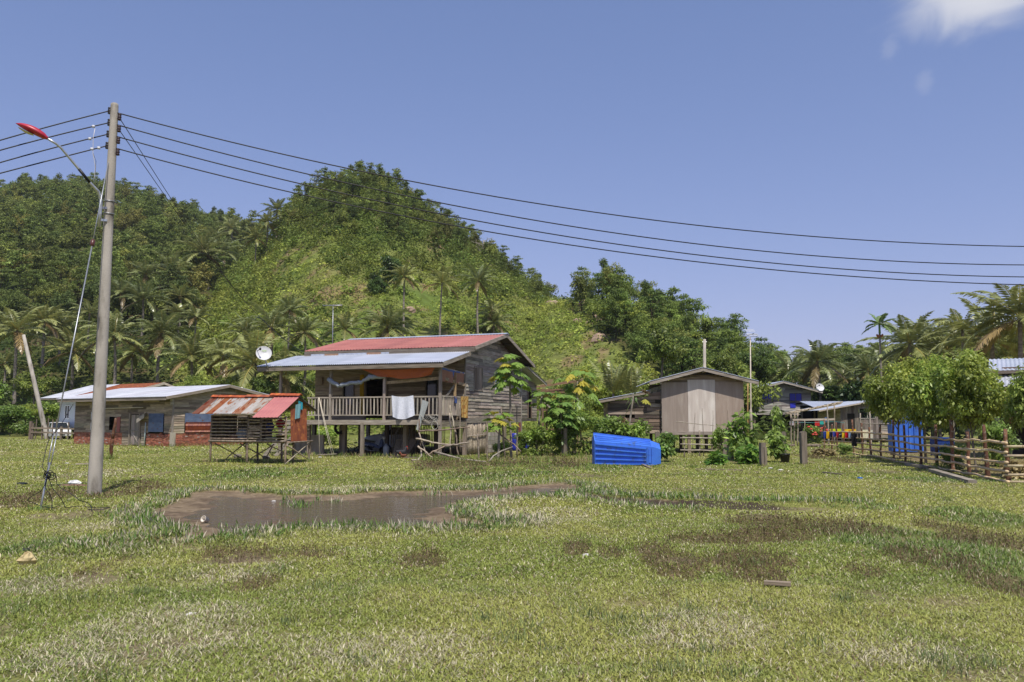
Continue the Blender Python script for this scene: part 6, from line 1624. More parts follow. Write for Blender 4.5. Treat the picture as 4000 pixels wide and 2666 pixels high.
# poles standing in the laundry yard
for x, y0, y1, Y, r, lab in ((3233, 1580, 1745, 58, .06, 'tall bare pole in the laundry yard left of the louvre window'), (3398, 1604, 1770, 47, .07, 'tall bare pole before the louvre window'), (3362, 1615, 1690, 58, .05, 'thin bare pole left of the tall pole at the louvre window'), (3143, 1638, 1690, 66, .05, 'thin pole carrying the clothes line')):
    p = P(x, 1640, Y); p.z = 0; tag(MB().stick(p - Vector((0, 0, .1)), P(x - 1, y0, Y), r, .02, r * .7, 7, 6).build('bare_pole', M['stick_pale'], None, True), lab, 'pole')
tag(MB().stick(P(3360, 1655, 50), P(3470, 1657, 48), .04, .02).build('pole_rail', M['stick_pale'], None, True), 'horizontal pole lashed before the louvre window', 'pole')

# ================================================================= blue plastic tubs
def tub(name, label, secs, loc, rz, ribs, tilt=None, col=(.055, .18, .64)):
    t = thing(name, label, 'tub', loc, rz)
    if tilt: t.rotation_euler = (tilt[0], tilt[1], rz)
    mb = MB(); n = len(secs[0][1])
    vs = []; 
    for x, sec in secs: vs += [(x, y, z) for y, z in sec]
    fs = []
    for i in range(len(secs) - 1):
        for k in range(n): l = (k + 1) % n; fs.append((i * n + k, (i + 1) * n + k, (i + 1) * n + l, i * n + l))
    fs.append(tuple(range(n))); fs.append(tuple((len(secs) - 1) * n + k for k in range(n))[::-1])
    mb._add(vs, fs, col); mb.build('shell', M['tub'], t)
    for a, b, w_, h_ in ribs: MB().bar(a, b, w_, h_, (0, 1, 0), tone((col[0], col[1], col[2]), .06, .04)).build('rib', M['tub'], t)
    return t
sec = lambda fb, ft, rt, rb, d: [(0, fb), (.0, ft), (d * .5, rt), (d, rt * .82), (d, rb)]
sL = [(0, sec(0, 1.00, 1.30, .02, .95)), (1.35, sec(0, .90, 1.16, .02, .95)), (2.42, sec(0, .77, 1.02, .02, .90)), (2.80, [(.18, .06), (.16, .66), (.45, .88), (.8, .72), (.8, .06)])]
bx0 = P(2322, 1640, 34.5); bx0.z = .0
ribs = []
for k in range(5):
    f0 = .05 + k * .21; f1 = .05 + k * .158
    ribs.append(((.03, -.025, f0), (2.15, -.025, f1), .045, .085))
for k in range(3):
    q = .18 + k * .27; ribs.append(((.04, .475 * q, 1.0 + .30 * q + .02), (2.38, .45 * q, .77 + .25 * q + .02), .05, .05))
ribs += [((2.20, -.02, .05), (2.20, -.02, .74), .035, .04), ((2.40, -.02, .05), (2.40, -.02, .72), .035, .04), ((2.30, -.012, .1), (2.30, -.012, .66), .08, .03), ((0, .48, 1.31), (2.42, .45, 1.03), .09, .05)]
bt = tub('plastic_tub', 'big bright blue ribbed plastic tub lying on its side in the grass', sL, bx0, R(1), ribs)
t0 = P(3482, 1640, 48); t0.z = 0
sT = [(0, [(0, .06), (0, 2.55), (.7, 2.55), (.7, .06)]), (1.72, [(0, .0), (0, 2.55), (.7, 2.55), (.7, 0)])]
tub('plastic_tub', 'tall bright blue ribbed plastic tub standing on end behind the log fence', sT, t0, R(-6), [((.12 + i * .29, -.03, .12), (.12 + i * .29, -.03, 2.5), .13, .06) for i in range(6)] + [((0, -.03, .1), (1.72, -.03, .06), .05, .1)])
t0 = P(3650, 1640, 44); t0.z = .0
tub('plastic_tub', 'low dark blue tub half hidden behind the fence trees', [(0, [(0, 0), (0, .95), (.6, .95), (.6, 0)]), (1.0, [(0, 0), (0, .95), (.6, .95), (.6, 0)])], t0, 0, [((.05, -.02, .85), (.95, -.02, .85), .04, .06), ((.05, -.02, .4), (.95, -.02, .4), .04, .06)], col=(.012, .05, .25))
for x, Y, h, lab in ((2012, 51, 1.05, 'dark blue barrel under the house, left of the red post'), (2049, 51, .95, 'dark blue barrel under the house, right of the red post')):
    p = P(x, 1640, Y); p.z = 0; b = MB(); b.lathe([(.27, 0), (.30, .03), (.31, .3), (.295, .33), (.31, .36), (.31, .7), (.295, .73), (.31, .76), (.29, h), (.25, h + .01), (1e-5, h + .01)], n=18, col=(.02, .03, .36)); o = b.build('barrel', M['plastic'], None, True); o.location = p; tag(o, lab, 'barrel', 'blue barrels under the stilt house')
p = P(2030, 1640, 50.6); p.z = 0; tag(MB().bar(p, p + Vector((0, 0, 1.7)), .14, .14, (0, 1, 0), (.16, .05, .045)).build('red_post', M['paint']), 'dull red post between the two blue barrels', 'post')

# ================================================================= vehicles
def wheel(parent, c, r, w, ax=(0, 1, 0), spokes=0, rimc=(.3, .3, .32), tube_r=None):
    c = Vector(c); tr_ = tube_r or r * .22
    b = MB(); torus(b, c, ax, r - tr_, tr_, 24, 8); wl = b.build('wheel', M['rubber'], parent, True)
    b = MB()
    if spokes:
        a2 = Vector(ax).normalized(); q = Vector((0, 0, 1)).rotation_difference(a2)
        torus(b, c, ax, r - tr_ * 2, .012, 24, 6, rimc)
        for k in range(spokes): b.tube([c, c + q @ Vector((math.cos(k * 6.283 / spokes), math.sin(k * 6.283 / spokes), 0)) * (r - tr_ * 2)], .004, 4, rimc)
        b.lathe([(.03, -.05), (.03, .05)], c, ax, 10, rimc)
    else: b.lathe([(1e-5, -w * .32), (r * .58, -w * .36), (r * .62, -w * .2), (r * .62, w * .2), (r * .58, w * .36), (1e-5, w * .32)], c, ax, 18, rimc)
    b.build('rim', M['steel'], wl, True); return wl
def car(label, loc, rz, colr, rust=False, kind='sedan'):
    t = thing('parked_car', label, 'car', loc, rz)
    L = 4.0; w = .80
    # stations along x (front at +x): x, bottom, belt, roof, half width low, half width roof
    if kind == 'suv': st_ = [(-1.95, .45, .95, .95, .74, .70), (-1.88, .30, 1.02, 1.05, .80, .72), (-1.72, .28, 1.04, 1.58, .82, .66), (-.6, .28, 1.03, 1.64, .83, .68), (.35, .28, 1.0, 1.60, .83, .66), (.95, .28, .98, 1.02, .82, .74), (1.7, .30, .90, .93, .80, .72), (1.92, .36, .78, .80, .76, .70), (2.0, .42, .62, .64, .70, .66)]
    else: st_ = [(-2.0, .45, .85, .87, .72, .66), (-1.9, .32, .95, .98, .78, .7), (-1.35, .28, .98, 1.03, .82, .72), (-.75, .27, .98, 1.40, .83, .62), (.15, .27, .97, 1.42, .83, .63), (.75, .27, .95, 1.05, .82, .72), (1.55, .30, .86, .92, .80, .68), (1.9, .34, .74, .78, .76, .66), (2.0, .42, .60, .62, .68, .6)]
    mb = MB()
    ring = lambda s: [(s[0], -s[4], s[1]), (s[0], -s[4] - .02, s[2] * .75), (s[0], -s[4], s[2]), (s[0], -s[5], s[3]), (s[0], 0, s[3] + .025), (s[0], s[5], s[3]), (s[0], s[4], s[2]), (s[0], s[4] + .02, s[2] * .75), (s[0], s[4], s[1])]
    vs = []; fs = []
    for s in st_: vs += ring(s)
    for i in range(len(st_) - 1):
        for k in range(8): fs.append((i * 9 + k, (i + 1) * 9 + k, (i + 1) * 9 + k + 1, i * 9 + k + 1))
        fs.append((i * 9 + 8, (i + 1) * 9 + 8, (i + 1) * 9, i * 9))
    fs.append(tuple(range(9))); fs.append(tuple((len(st_) - 1) * 9 + k for k in range(9))[::-1])
    mb._add(vs, fs, colr); mb.build('body', M['paint'], t)
    i0 = 3
    fr, fe = st_[4], st_[5]
    def pane(name, pts): MB().prism(pts, (Vector(pts[1]) - Vector(pts[0])).cross(Vector(pts[3]) - Vector(pts[0])).normalized() * .012).build(name, M['glass'], t)
    lerp = lambda a, b, q: tuple(a[k] + (b[k] - a[k]) * q for k in range(3))
    A_, B_, C_, D_ = (fe[0], -fe[5], fe[3]), (fe[0], fe[5], fe[3]), (fr[0], fr[5], fr[3]), (fr[0], -fr[5], fr[3])
    up = Vector((.02, 0, .03)); inset = lambda P4: [Vector(lerp(p, tuple(sum(q[k] for q in P4) / 4 for k in range(3)), .10)) + up for p in P4]
    pane('windscreen', inset([A_, B_, C_, D_]))
    rb, rr = st_[2 if kind != 'suv' else 1], st_[3 if kind != 'suv' else 2]; up = Vector((-.02, 0, .03))
    pane('rear_window', inset([(rb[0], rb[5], rb[3]), (rb[0], -rb[5], rb[3]), (rr[0], -rr[5], rr[3]), (rr[0], rr[5], rr[3])]))
    for s_ in (-1, 1):
        r0, r1 = (st_[2], st_[4]) if kind == 'suv' else (st_[3], st_[4])
        up = Vector((0, s_ * .025, 0))
        for q0, q1 in ((0.02, .47), (.53, .98)):
            lo0, lo1 = lerp((r0[0] - .1, s_ * r0[4], r0[2]), (fe[0] - .12, s_ * fe[4], fe[2]), q0), lerp((r0[0] - .1, s_ * r0[4], r0[2]), (fe[0] - .12, s_ * fe[4], fe[2]), q1)
            hi0, hi1 = lerp((r0[0], s_ * r0[5], r0[3]), (r1[0], s_ * r1[5], r1[3]), q0), lerp((r0[0], s_ * r0[5], r0[3]), (r1[0], s_ * r1[5], r1[3]), q1)
            P4 = [lo0, lo1, hi1, hi0] if s_ < 0 else [lo1, lo0, hi0, hi1]; pane('side_window', inset(P4))
        wheel(t, (1.28, s_ * .74, .30), .31, .2); wheel(t, (-1.25, s_ * .74, .30), .31, .2)
        MB().box((1.97, s_ * .54, .68), (.06, .26, .13), s_ * -.25, (.75, .75, .72)).build('headlight', M['plastic'], t)
        MB().box((.72, s_ * .92, 1.0), (.08, .16, .12), 0, colr).build('wing_mirror', M['plastic'], t)
    MB().box((2.0, 0, .44), (.14, 1.5, .20), 0, (.55, .55, .52)).build('bumper', M['plastic'], t)
    MB().box((2.02, 0, .66), (.03, .75, .10), 0, (.02, .02, .02)).build('grille', M['plastic'], t)
    MB().box((2.08, 0, .45), (.012, .42, .10), 0, (.03, .03, .03)).build('number_plate', M['plastic'], t)
    if rust: MB().grid(lambda u, v: Vector((1.0 + .62 * v, -.45 + .95 * u + .06 * math.sin(v * 9), 1.055 - .15 * v - .02 * abs(u - .5))), 10, 6, (.30, .09, .05)).build('rust_patch', M['rust'], t)
    return t
c0 = P(232, 1640, 81); c0.z = 0
car('white old car with a rusty bonnet parked behind the rail fence at far left', c0, R(-52), (.72, .72, .68), True, 'suv')
c1 = P(1470, 1640, 51); c1.z = 0; c1.x += 1.25
car('pale grey car parked under the stilt house behind the motorbike', c1, R(176), (.74, .77, .82))
# motorbike
m0 = P(1468, 1640, 43.6); m0.z = 0
mk = thing('motorbike', 'dark blue underbone motorbike parked between the stilts', 'motorbike', m0, R(-8))
wheel(mk, (-.58, 0, .28), .28, .1, (0, 1, 0), 14, tube_r=.045); wheel(mk, (.60, 0, .28), .28, .1, (0, 1, 0), 14, tube_r=.045)
NV = (.012, .03, .10)
MB().prism([(-.72, -.10, .66), (-.1, -.10, .52), (.12, -.10, .36), (.30, -.10, .38), (.22, -.10, .5), (-.05, -.10, .64), (-.6, -.10, .76)], (0, .2, 0), NV).build('body', M['paint'], mk)
MB().prism([(-.66, -.12, .74), (-.05, -.12, .70), (.0, -.12, .78), (-.25, -.12, .80), (-.60, -.12, .86)], (0, .24, 0), (.02, .02, .02)).build('seat', M['plastic'], mk)
MB().prism([(.24, -.14, .42), (.40, -.14, .46), (.44, -.14, .92), (.34, -.14, .90), (.26, -.14, .62)], (0, .28, 0), NV).build('leg_shield', M['paint'], mk)
MB().prism([(.36, -.07, .50), (.75, -.07, .56), (.86, -.07, .42), (.82, -.07, .50), (.6, -.07, .64), (.4, -.07, .6)], (0, .14, 0), NV).build('front_mudguard', M['paint'], mk)
MB().tube([(.40, 0, .95), (.48, 0, .7), (.60, .07, .28)], .025, 8).build('fork', M['steel'], mk, True)
MB().tube([(.30, -.34, 1.02), (.38, -.12, .98), (.38, .12, .98), (.30, .34, 1.02)], .015, 8).build('handlebar', M['steel'], mk, True)
MB().blob((.44, 0, .92), (.10, .12, .10), 10, 7, 0, (.5, .5, .5)).build('headlight', M['plastic'], mk, True)
for s_ in (-1, 1): MB().blob((.30, s_ * .3, 1.17), (.02, .06, .04), 8, 5, 0, (.02, .02, .02)).build('mirror', M['plastic'], mk, True)
MB().box((.05, 0, .32), (.32, .22, .2), 0, (.2, .2, .2)).build('engine', M['steel'], mk)
MB().tube([(.1, -.13, .26), (-.3, -.15, .28), (-.75, -.16, .42)], [.02, .03, .045], 8, (.5, .5, .5)).build('exhaust', M['steel'], mk, True)
# child's bicycle
b0 = P(1376, 1640, 45); b0.z = 0
bk_ = thing('bicycle', 'small bicycle standing behind the stilts beside the motorbike', 'bicycle', b0, R(172))
wheel(bk_, (.37, 0, .235), .235, .05, (0, 1, 0), 14, tube_r=.028); wheel(bk_, (-.37, 0, .235), .235, .05, (0, 1, 0), 14, tube_r=.028)
fm = MB()
for a, b in (((.30, 0, .55), (-.12, 0, .25)), ((.28, 0, .62), (-.20, 0, .50)), ((-.20, 0, .58), (-.12, 0, .25)), ((-.12, 0, .25), (-.37, 0, .235)), ((-.20, 0, .50), (-.37, 0, .235)), ((.28, 0, .66), (.37, 0, .235))): fm.tube([a, b], .017, 6, (.05, .06, .10))
fm.build('frame', M['paint'], bk_, True); MB().blob((-.22, 0, .64), (.12, .06, .03), 10, 6, 0, (.02, .02, .02)).build('saddle', M['plastic'], bk_, True)
MB().tube([(.22, -.22, .82), (.30, -.05, .74), (.30, .05, .74), (.22, .22, .82)], .012, 6, (.1, .1, .1)).build('handlebar', M['paint'], bk_, True)
# bits under the house
p = P(1510, 1640, 43.0); p.z = 0; b = MB(); b.lathe([(.14, 0), (.16, .03), (.16, .48), (.10, .56), (.06, .58), (.06, .66), (1e-5, .66)], n=16, col=(.22, .24, .26)); o = b.build('gas_cylinder', M['paint'], None, True); o.location = p; tag(o, 'grey gas cylinder in front of the motorbike wheel', 'gas cylinder')
for i, (x, dx_) in enumerate(((1545, .1), (1562, .25), (1578, .35))):
    p = P(x, 1640, 42.6); p.z = .02; tag(MB().bar(p, p + Vector((dx_ * 1.4, .5, .85)), .3, .04, (0, -1, 0), tone((.55, .5, .45), .1)).build('board', M['wood_v']), ('grey board leaning in the shade under the house, leftmost of three', 'grey board leaning in the shade under the house, middle of three', 'grey board leaning in the shade under the house, rightmost of three')[i], 'board', 'boards leaning under the house')
p, q = P(1520, 1792, 40.9), P(1640, 1792, 40.2); p.z = q.z = .06; tag(MB().bar(p, q, .14, .05, col=(.7, .65, .6)).build('plank', M['wood_h']), 'plank lying on the ground before the stilts', 'plank')
def chicken(label, loc, rz, colr, s=1.0):
    t = thing('chicken', label, 'chicken', loc, rz); t.scale = (s, s, s)
    V = [(-.20, .27, .025), (-.12, .24, .065), (0, .21, .105), (.10, .23, .09), (.15, .30, .055), (.17, .36, .042), (.20, .39, .042), (.235, .385, .022)]
    MB().tube([(x, 0, z) for x, z, r in V], [r for *_, r in V], 10, colr).build('body', M['cloth'], t, True)
    b = MB()
    for k in range(5): b.grid(lambda u, v, k=k: Vector((-.16 - .16 * v, (k - 2) * .018 + (u - .5) * .03 * (1 - v), .27 + (.10 + .02 * k) * v * (1.2 - .6 * v))), 1, 4, tuple(c * .8 for c in colr))
    b.build('tail', M['cloth'], t)
    MB().prism([(.18, -.006, .42), (.20, -.006, .455), (.215, -.006, .43), (.232, -.006, .45), (.24, -.006, .41)], (0, .012, 0), (.5, .03, .02)).build('comb', M['cloth'], t)
    MB().blob((.235, 0, .355), (.012, .012, .03), 6, 4, 0, (.5, .03, .02)).build('wattle', M['cloth'], t); MB().tube([(.235, 0, .388), (.265, 0, .38)], [.01, .002], 6, (.5, .35, .1)).build('beak', M['plastic'], t)
    for s_ in (-1, 1): MB().tube([(.02, s_ * .04, .15), (.03, s_ * .04, .01), (.07, s_ * .045, .006)], .009, 5, (.45, .33, .1)).build('leg', M['plastic'], t); MB().blob((-.02, s_ * .09, .23), (.13, .025, .06), 8, 5, 0, tuple(c * .85 for c in colr)).build('wing', M['cloth'], t, True)
    return t
p = P(1568, 1640, 40.5); p.z = 0; chicken('dark rooster with a red head standing before the shaded boards', p, R(8), (.05, .05, .055), 1.35)
p = P(1578, 1640, 39.8); p.z = 0; chicken('small reddish brown hen at the edge of the shade beside the rooster', p, R(200), (.20, .08, .05), .8)

# ================================================================= papaya trees
def papaya_leaf(rng, R_, base, ca, droop):
    """one palmate leaf: lobes as leaf quads round the stalk end"""
    parts = []; out = np.array(base); az = math.atan2(out[1], out[0])
    lobes = 9
    for k in range(lobes):
        a = az + (k - 4) * .50; l = R_ * (.95 - .075 * abs(k - 4)) * rng.uniform(.9, 1.1)
        td = np.array([[math.cos(a), math.sin(a), -droop * (.7 + .3 * math.cos(a - az))]])
        nr = unit(np.array([[math.cos(a) * .55 * droop + math.cos(az) * .35, math.sin(a) * .55 * droop + math.sin(az) * .35, 1.0]]) + rng.normal(size=(1, 3)) * .1)
        V, Q = leaf_quads(out[None], nr, td, np.array([l]), np.array([l * .38]), .02)
        parts.append((V, Q, np.array([ca]) * rng.uniform(.85, 1.15)))
        for sg in (-1, 1):
            a2 = a + sg * .45; p = out + td[0] / np.linalg.norm(td[0]) * l * .42
            V, Q = leaf_quads(p[None], nr, np.array([[math.cos(a2), math.sin(a2), -droop]]), np.array([l * .42]), np.array([l * .2]), .02)
            parts.append((V, Q, np.array([ca]) * rng.uniform(.85, 1.15)))
    return parts
def papaya(label, base, top, spread, nl, seed, cols, fruit=0, droop=.5, stalk_el=(70, -10)):
    rng = np.random.default_rng(seed); base, top = Vector(base), Vector(top); d = top - base
    t = thing('papaya_tree', label, 'papaya tree', base)
    b = MB(); rd = random.Random(seed); b.stick((0, 0, -.1), d, .075, .03, .045, 9, 7, rnd=rd); b.build('trunk', M['palm_trunk'], t, True)
    parts = []; stk = MB()
    for i in range(nl):
        az = i * 2.4 + rng.uniform(-.3, .3); q = i / max(1, nl - 1); el = R(stalk_el[0] + (stalk_el[1] - stalk_el[0]) * q)
        L = spread * .5 * rng.uniform(.42, 1.0); s0 = np.array(d) - np.array([0, 0, .3 * q])
        e = s0 + np.array([math.cos(az) * math.cos(el), math.sin(az) * math.cos(el), math.sin(el)]) * L
        mid = (s0 + e) / 2 + np.array([0, 0, .08 * L]); e[2] -= .12 * L
        c = cols[int(rng.integers(len(cols)))]
        stk.tube([s0, mid, e], [.014, .010, .007], 5, (.16, .22, .06))
        if c is None: continue
        for V, Q, C in papaya_leaf(rng, spread * .26, np.zeros(3) + np.array([math.cos(az), math.sin(az), 0]) * 1e-3, c, droop * (.5 + q)): parts.append((V + e, Q, C))
    nmesh('crown', *joinq(parts), M['leaf'], t); stk.build('leaf_stalk', M['plastic'], t, True)
    for i in range(fruit):
        a = i * 2.1; p = d + Vector((math.cos(a) * .13, math.sin(a) * .13 - .05, -.32 - .13 * (i // 3) - .05 * (i % 3)))
        MB().lathe([(1e-5, -.16), (.06, -.14), (.085, -.05), (.075, .06), (.03, .14), (1e-5, .15)], p, n=12, col=tone((.13, .20, .06), .1)).build('papaya_fruit', M['plastic'], t, True)
    return t
GL, YL, DL = (.25, .38, .075), (.50, .44, .07), (.19, .31, .07)
def pap(label, bx, by, Y, tx, ty, w, *a, **k):
    b = P(bx, by, Y); b.z = 0; return papaya(label, b, P(tx, ty, Y), w / 3200 * Y, *a, **k)
pap('tall papaya tree with green fruit in front of the gable wall', 1998, 1780, 40.4, 1989, 1455, 170, 34, 1, [GL, GL, DL, GL, YL, GL], 6, .9, (80, -25))
pap('short papaya tree with one yellow leaf below the gable window', 1947, 1790, 39.6, 1950, 1642, 135, 18, 2, [GL, GL, GL, YL], 0, .6, (60, 0))
pap('tall yellowing papaya tree with hanging leaves and fruit behind the bushes', 2238, 1760, 46, 2256, 1490, 190, 24, 3, [GL, YL, DL, YL, GL], 6, 1.2, (60, -35))
pap('leafy dark green papaya tree in the bushes above the bare post', 2200, 1770, 43.4, 2190, 1600, 165, 30, 4, [DL, GL, GL], 0, .8, (80, -40))
pap('thin papaya tree leaning right between house and bushes', 2090, 1780, 43, 2116, 1550, 115, 16, 5, [GL, DL, GL], 0, .6, (60, 0))
pap('dying papaya tree with bare stalks and two yellow leaves before the plank wall', 2440, 1760, 44.2, 2474, 1540, 150, 13, 6, [None, None, YL, None, (.20, .12, .05)], 2, 1.3, (30, -55))

# ================================================================= posts, sticks and fallen branches
for x, y0, y1, Y, w_, lab, m in ((2208, 1675, 1781, 43, .17, 'bare weathered post in the bushes left of the blue tub', 'wood_v'), (2244, 1672, 1735, 46, .17, 'broken post half hidden in the bushes right of the bare post', 'wood_v'), (2565, 1690, 1770, 43, .22, 'grey stump post behind the right end of the blue tub', 'wood_v'), (2829, 1679, 1772, 41, .3, 'broad grey stump post, left of the close pair', 'wood_v'), (2849, 1690, 1796, 39, .25, 'dark grey stump post, right of the close pair', 'wood_v'), (2975, 1730, 1822, 33.6, .22, 'short notched grey post in front of the saplings', 'wood_v'), (3134, 1690, 1814, 35, .25, 'square grey post standing alone on the lawn', 'wood_v'), (3058, 1690, 1790, 40, .2, 'grey post hidden behind the potted sapling', 'wood_v')):
    p = P(x, 1640, Y); p.z = 0; h = P(x, y0, Y).z
    b = MB(); b.bar((0, 0, -.1), (random.uniform(-.03, .03), 0, h), w_, w_ * .8, (0, 1, 0), (.62, .58, .54)); 
    if 'notched' in lab: b.bar((w_ * .28, -.02, 0), (w_ * .28, -.02, h * .82), w_ * .55, w_, (0, 1, 0), (.75, .7, .62))
    else: b.prism([(-w_ / 2, -w_ * .4, h), (w_ / 2, -w_ * .4, h), (w_ * .3, -w_ * .4, h + .05), (-w_ * .3, -w_ * .4, h + .03)], (0, w_ * .7, 0), (.5, .46, .42))
    o = b.build('wooden_post', M[m]); o.location = p; o.rotation_euler = (0, 0, random.uniform(-.3, .3)); tag(o, lab, 'post')
p0 = P(2640, 1640, 42); p0.z = 0
lf2 = thing('low_pole_fence', 'low fence of thin bare poles under the plywood wall', 'fence', p0)
for z, x1 in ((.93, 3.1), (.62, 3.0), (.32, 3.2)): MB().stick((.2, 0, z + .04), (x1, 0, z), .035, .02, n=7, seg=6).build('rail', M['stick_pale'], lf2, True); MB().stick((3.0, .05, z), (3.9, .1, z - .02), .03, .015, n=6).build('rail', M['stick_pale'], lf2, True)
for x in (.4, 1.2, 1.8, 3.4): MB().stick((x, .05, -.1), (x, .05, 1.05 + .3 * (x == 1.2)), .04, .02, n=7).build('post', M['stick'], lf2, True)
for a, b, lab in (((2700, 1764), (2715, 1615), 'thin stake before the paler plywood panel, leftmost'), ((2745, 1764), (2743, 1596), 'tallest thin stake before the paler plywood panel'), ((2783, 1764), (2785, 1604), 'thin stake at the right edge of the paler plywood panel'), ((2848, 1750), (2840, 1590), 'thin stake before the right plywood panel')):
    p = P(a[0], 1640, 42.3); p.z = 0; tag(MB().stick(p, P(*b, 42.3), .022, .02, .012, 5, 6).build('stake', M['stick'], None, True), lab, 'stake')
tag(MB().stick(P(2640, 1648, 42.2), P(2790, 1664, 42.2), .022, .015, .015, 5, 6).build('tied_pole', M['stick_pale'], None, True), 'thin pole tied level across the plywood panels', 'pole')
c3 = lambda x, y, Y: P(1300 + x / 2.613, 1250 + y / 2.613, Y)
rk = thing('stick_rack', 'rough rack of crooked sticks lashed at the right corner of the veranda', 'rack', HL(.6, -1.4, 0))
for i, (a, b, r, Y) in enumerate([((880, 1010), (905, 1405), .04, 39.2), ((880, 1150), (952, 1380), .028, 39.1), ((1195, 875), (1245, 1120), .045, 39.3), ((1245, 1120), (1285, 1405), .045, 39.3), ((1195, 950), (1205, 1370), .035, 39.6), ((1298, 850), (1302, 1350), .032, 39.7), ((868, 1140), (1398, 1098), .042, 39.15), ((848, 1214), (1100, 1268), .05, 39.0), ((1100, 1268), (1352, 1290), .045, 39.0), ((965, 1378), (1140, 1290), .05, 38.9), ((1140, 1290), (1398, 1252), .045, 38.95), ((868, 1290), (1045, 1428), .042, 38.8)]):
    p, q = c3(*a, Y), c3(*b, Y); p.z = max(p.z, .0); q.z = max(q.z, -.05)
    MB().stick(p - rk.location, q - rk.location, r, .03, r * .75, 7, 6, tone((1.1, 1.05, 1.0), .15)).build('pole', M['stick_pale' if i % 3 else 'stick'], rk, True)
def branch(label, pts, r, m='stick_pale'):
    b = MB(); P_ = [Vector(p) for p in pts]
    for p in P_: p.z = max(p.z, .04)
    b.tube(P_, [r * (1 - .5 * i / len(P_)) for i in range(len(P_))], 7, tone((1, 1, 1), .08))
    return tag(b.build('fallen_branch', M[m], None, True), label, 'branch')
branch('long grey branch lying out from the stick rack into the weeds', [c3(1040, 1350, 38.9), c3(1200, 1392, 38.3), c3(1330, 1425, 37.6), c3(1560, 1482, 36.6)], .055)
branch('curved bare branch stub at the left foot of the stick rack', [c3(805, 1455, 37.8), c3(870, 1430, 38.2), c3(905, 1390, 38.8), c3(900, 1310, 39.1)], .05)
branch('dark leaning branch propped against the tall papaya', [c3(1620, 1085, 40.2), c3(1700, 1165, 40), c3(1790, 1235, 39.7), c3(1850, 1270, 39.4), c3(1920, 1345, 39)], .045, 'stick')
branch('arched pale branch lying right of the papaya foot', [c3(1595, 1460, 36.8), c3(1640, 1390, 37.4), c3(1720, 1340, 38), c3(1835, 1298, 39)], .04)
for x0, y0, x1, y1, Y, r, lab in ((1480, 1160, 1486, 1412, 38.6, .045, 'short crooked stake before the white stake screen'), (1575, 1065, 1580, 1405, 39.0, .05, 'pale stake at the right end of the white stake screen'), (1720, 890, 1757, 1370, 39.8, .05, 'tall thin stake left of the tall papaya trunk'), (1880, 895, 1880, 1330, 41, .045, 'tall thin stake right of the tall papaya trunk')):
    p = c3(x1, y1, Y); p.z = 0; tag(MB().stick(p, c3(x0, y0, Y), r, .025, r * .7, 6, 6).build('stake', M['stick'], None, True), lab, 'stake')
p = G(428, 1795); p.z = 0; st = MB(); st.stick(p - Vector((0, 0, .1)), P(440, 1715, p.y), .09, .03, .08, 8, 5, (.7, .55, .45)); st.stick(P(440, 1715, p.y), P(452.6, 1634, p.y), .075, .02, .06, 8, 4, (.9, .8, .7)); tag(st.build('stake', M['bark_red'], None, True), 'crooked bark stake standing on the lawn right of the concrete pole', 'stake')
# rail fence in front of the old car
p0 = P(122, 1640, 78); p0.z = 0
rf = thing('rail_fence', 'old grey rail fence of two rails in front of the white car', 'fence', p0)
k = 78 / 3200
for x, h, w_ in ((0, 2.1, .22), (.18, 1.9, .16), (.50, 2.3, .08), (1.1, 1.7, .12), (1.65, 2.4, .08), (2.05, 2.3, .07), (2.45, 2.3, .09), (2.9, 1.6, .18), (3.55, 2.0, .09), (4.42, 2.05, .28)): barpart('post', (x * 1.0, 0, -.1), (x + random.uniform(-.05, .05), 0, h - .35), w_, w_, M['wood_v'], rf, (0, 1, 0), tone((.6, .52, .46), .1))
for z0, z1 in ((1.12, 1.02), (.72, .60)): barpart('rail', (.1, -.1, z0 + .0), (4.4, -.1, z1), .06, .14, M['wood_h'], rf, col=(.75, .68, .6))
# litter and small things on the grass
def litter(name, label, cat, px, py, r, col, m='cloth', jit=.2, flat=1.0, z=0.0):
    p = G(px, py); p.z = float(gz(np.array([p.x]), np.array([p.y]))[0]) + z; b = MB(); b.blob((0, 0, r[2] * .7), r, 12, 8, jit, col, random.Random(int(px))); o = b.build(name, M[m], None, False); o.location = p; return tag(o, label, cat)
sk = litter('sack', 'white sack lying on a patch of brown earth left of the concrete pole', 'sack', 292, 1893, (.19, .12, .085), (.75, .74, .70), jit=.12)
litter('earth_mound', 'low brown earth patch under the white sack', 'earth', 292, 1898, (.42, .2, .035), (.20, .12, .09), jit=.15)
litter('dark_cloth', 'dark crumpled cloth on the grass left of the stay wire', 'cloth', 85, 1892, (.16, .09, .04), (.03, .035, .045), jit=.25)
litter('plastic_bag', 'crumpled translucent yellow plastic bag in the grass at lower left', 'plastic bag', 103, 2208, (.10, .07, .09), (.52, .42, .22), jit=.35)
litter('dark_cloth', 'small dark rag beside the yellow plastic bag', 'cloth', 105, 2160, (.07, .06, .03), (.04, .04, .05), jit=.3)
litter('blue_litter', 'tiny scrap of blue plastic on the lawn before the log fence', 'litter', 3358, 1874, (.09, .06, .03), (.03, .15, .5), jit=.3)
litter('plastic_bag', 'pale green plastic bag in the grass right of the papaya', 'plastic bag', 2103, 1778, (.22, .12, .09), (.45, .58, .52), jit=.3)
litter('paper_scrap', 'white paper scrap on the lawn before the branch', 'litter', 2008, 1795, (.14, .08, .03), (.7, .7, .68), jit=.25)
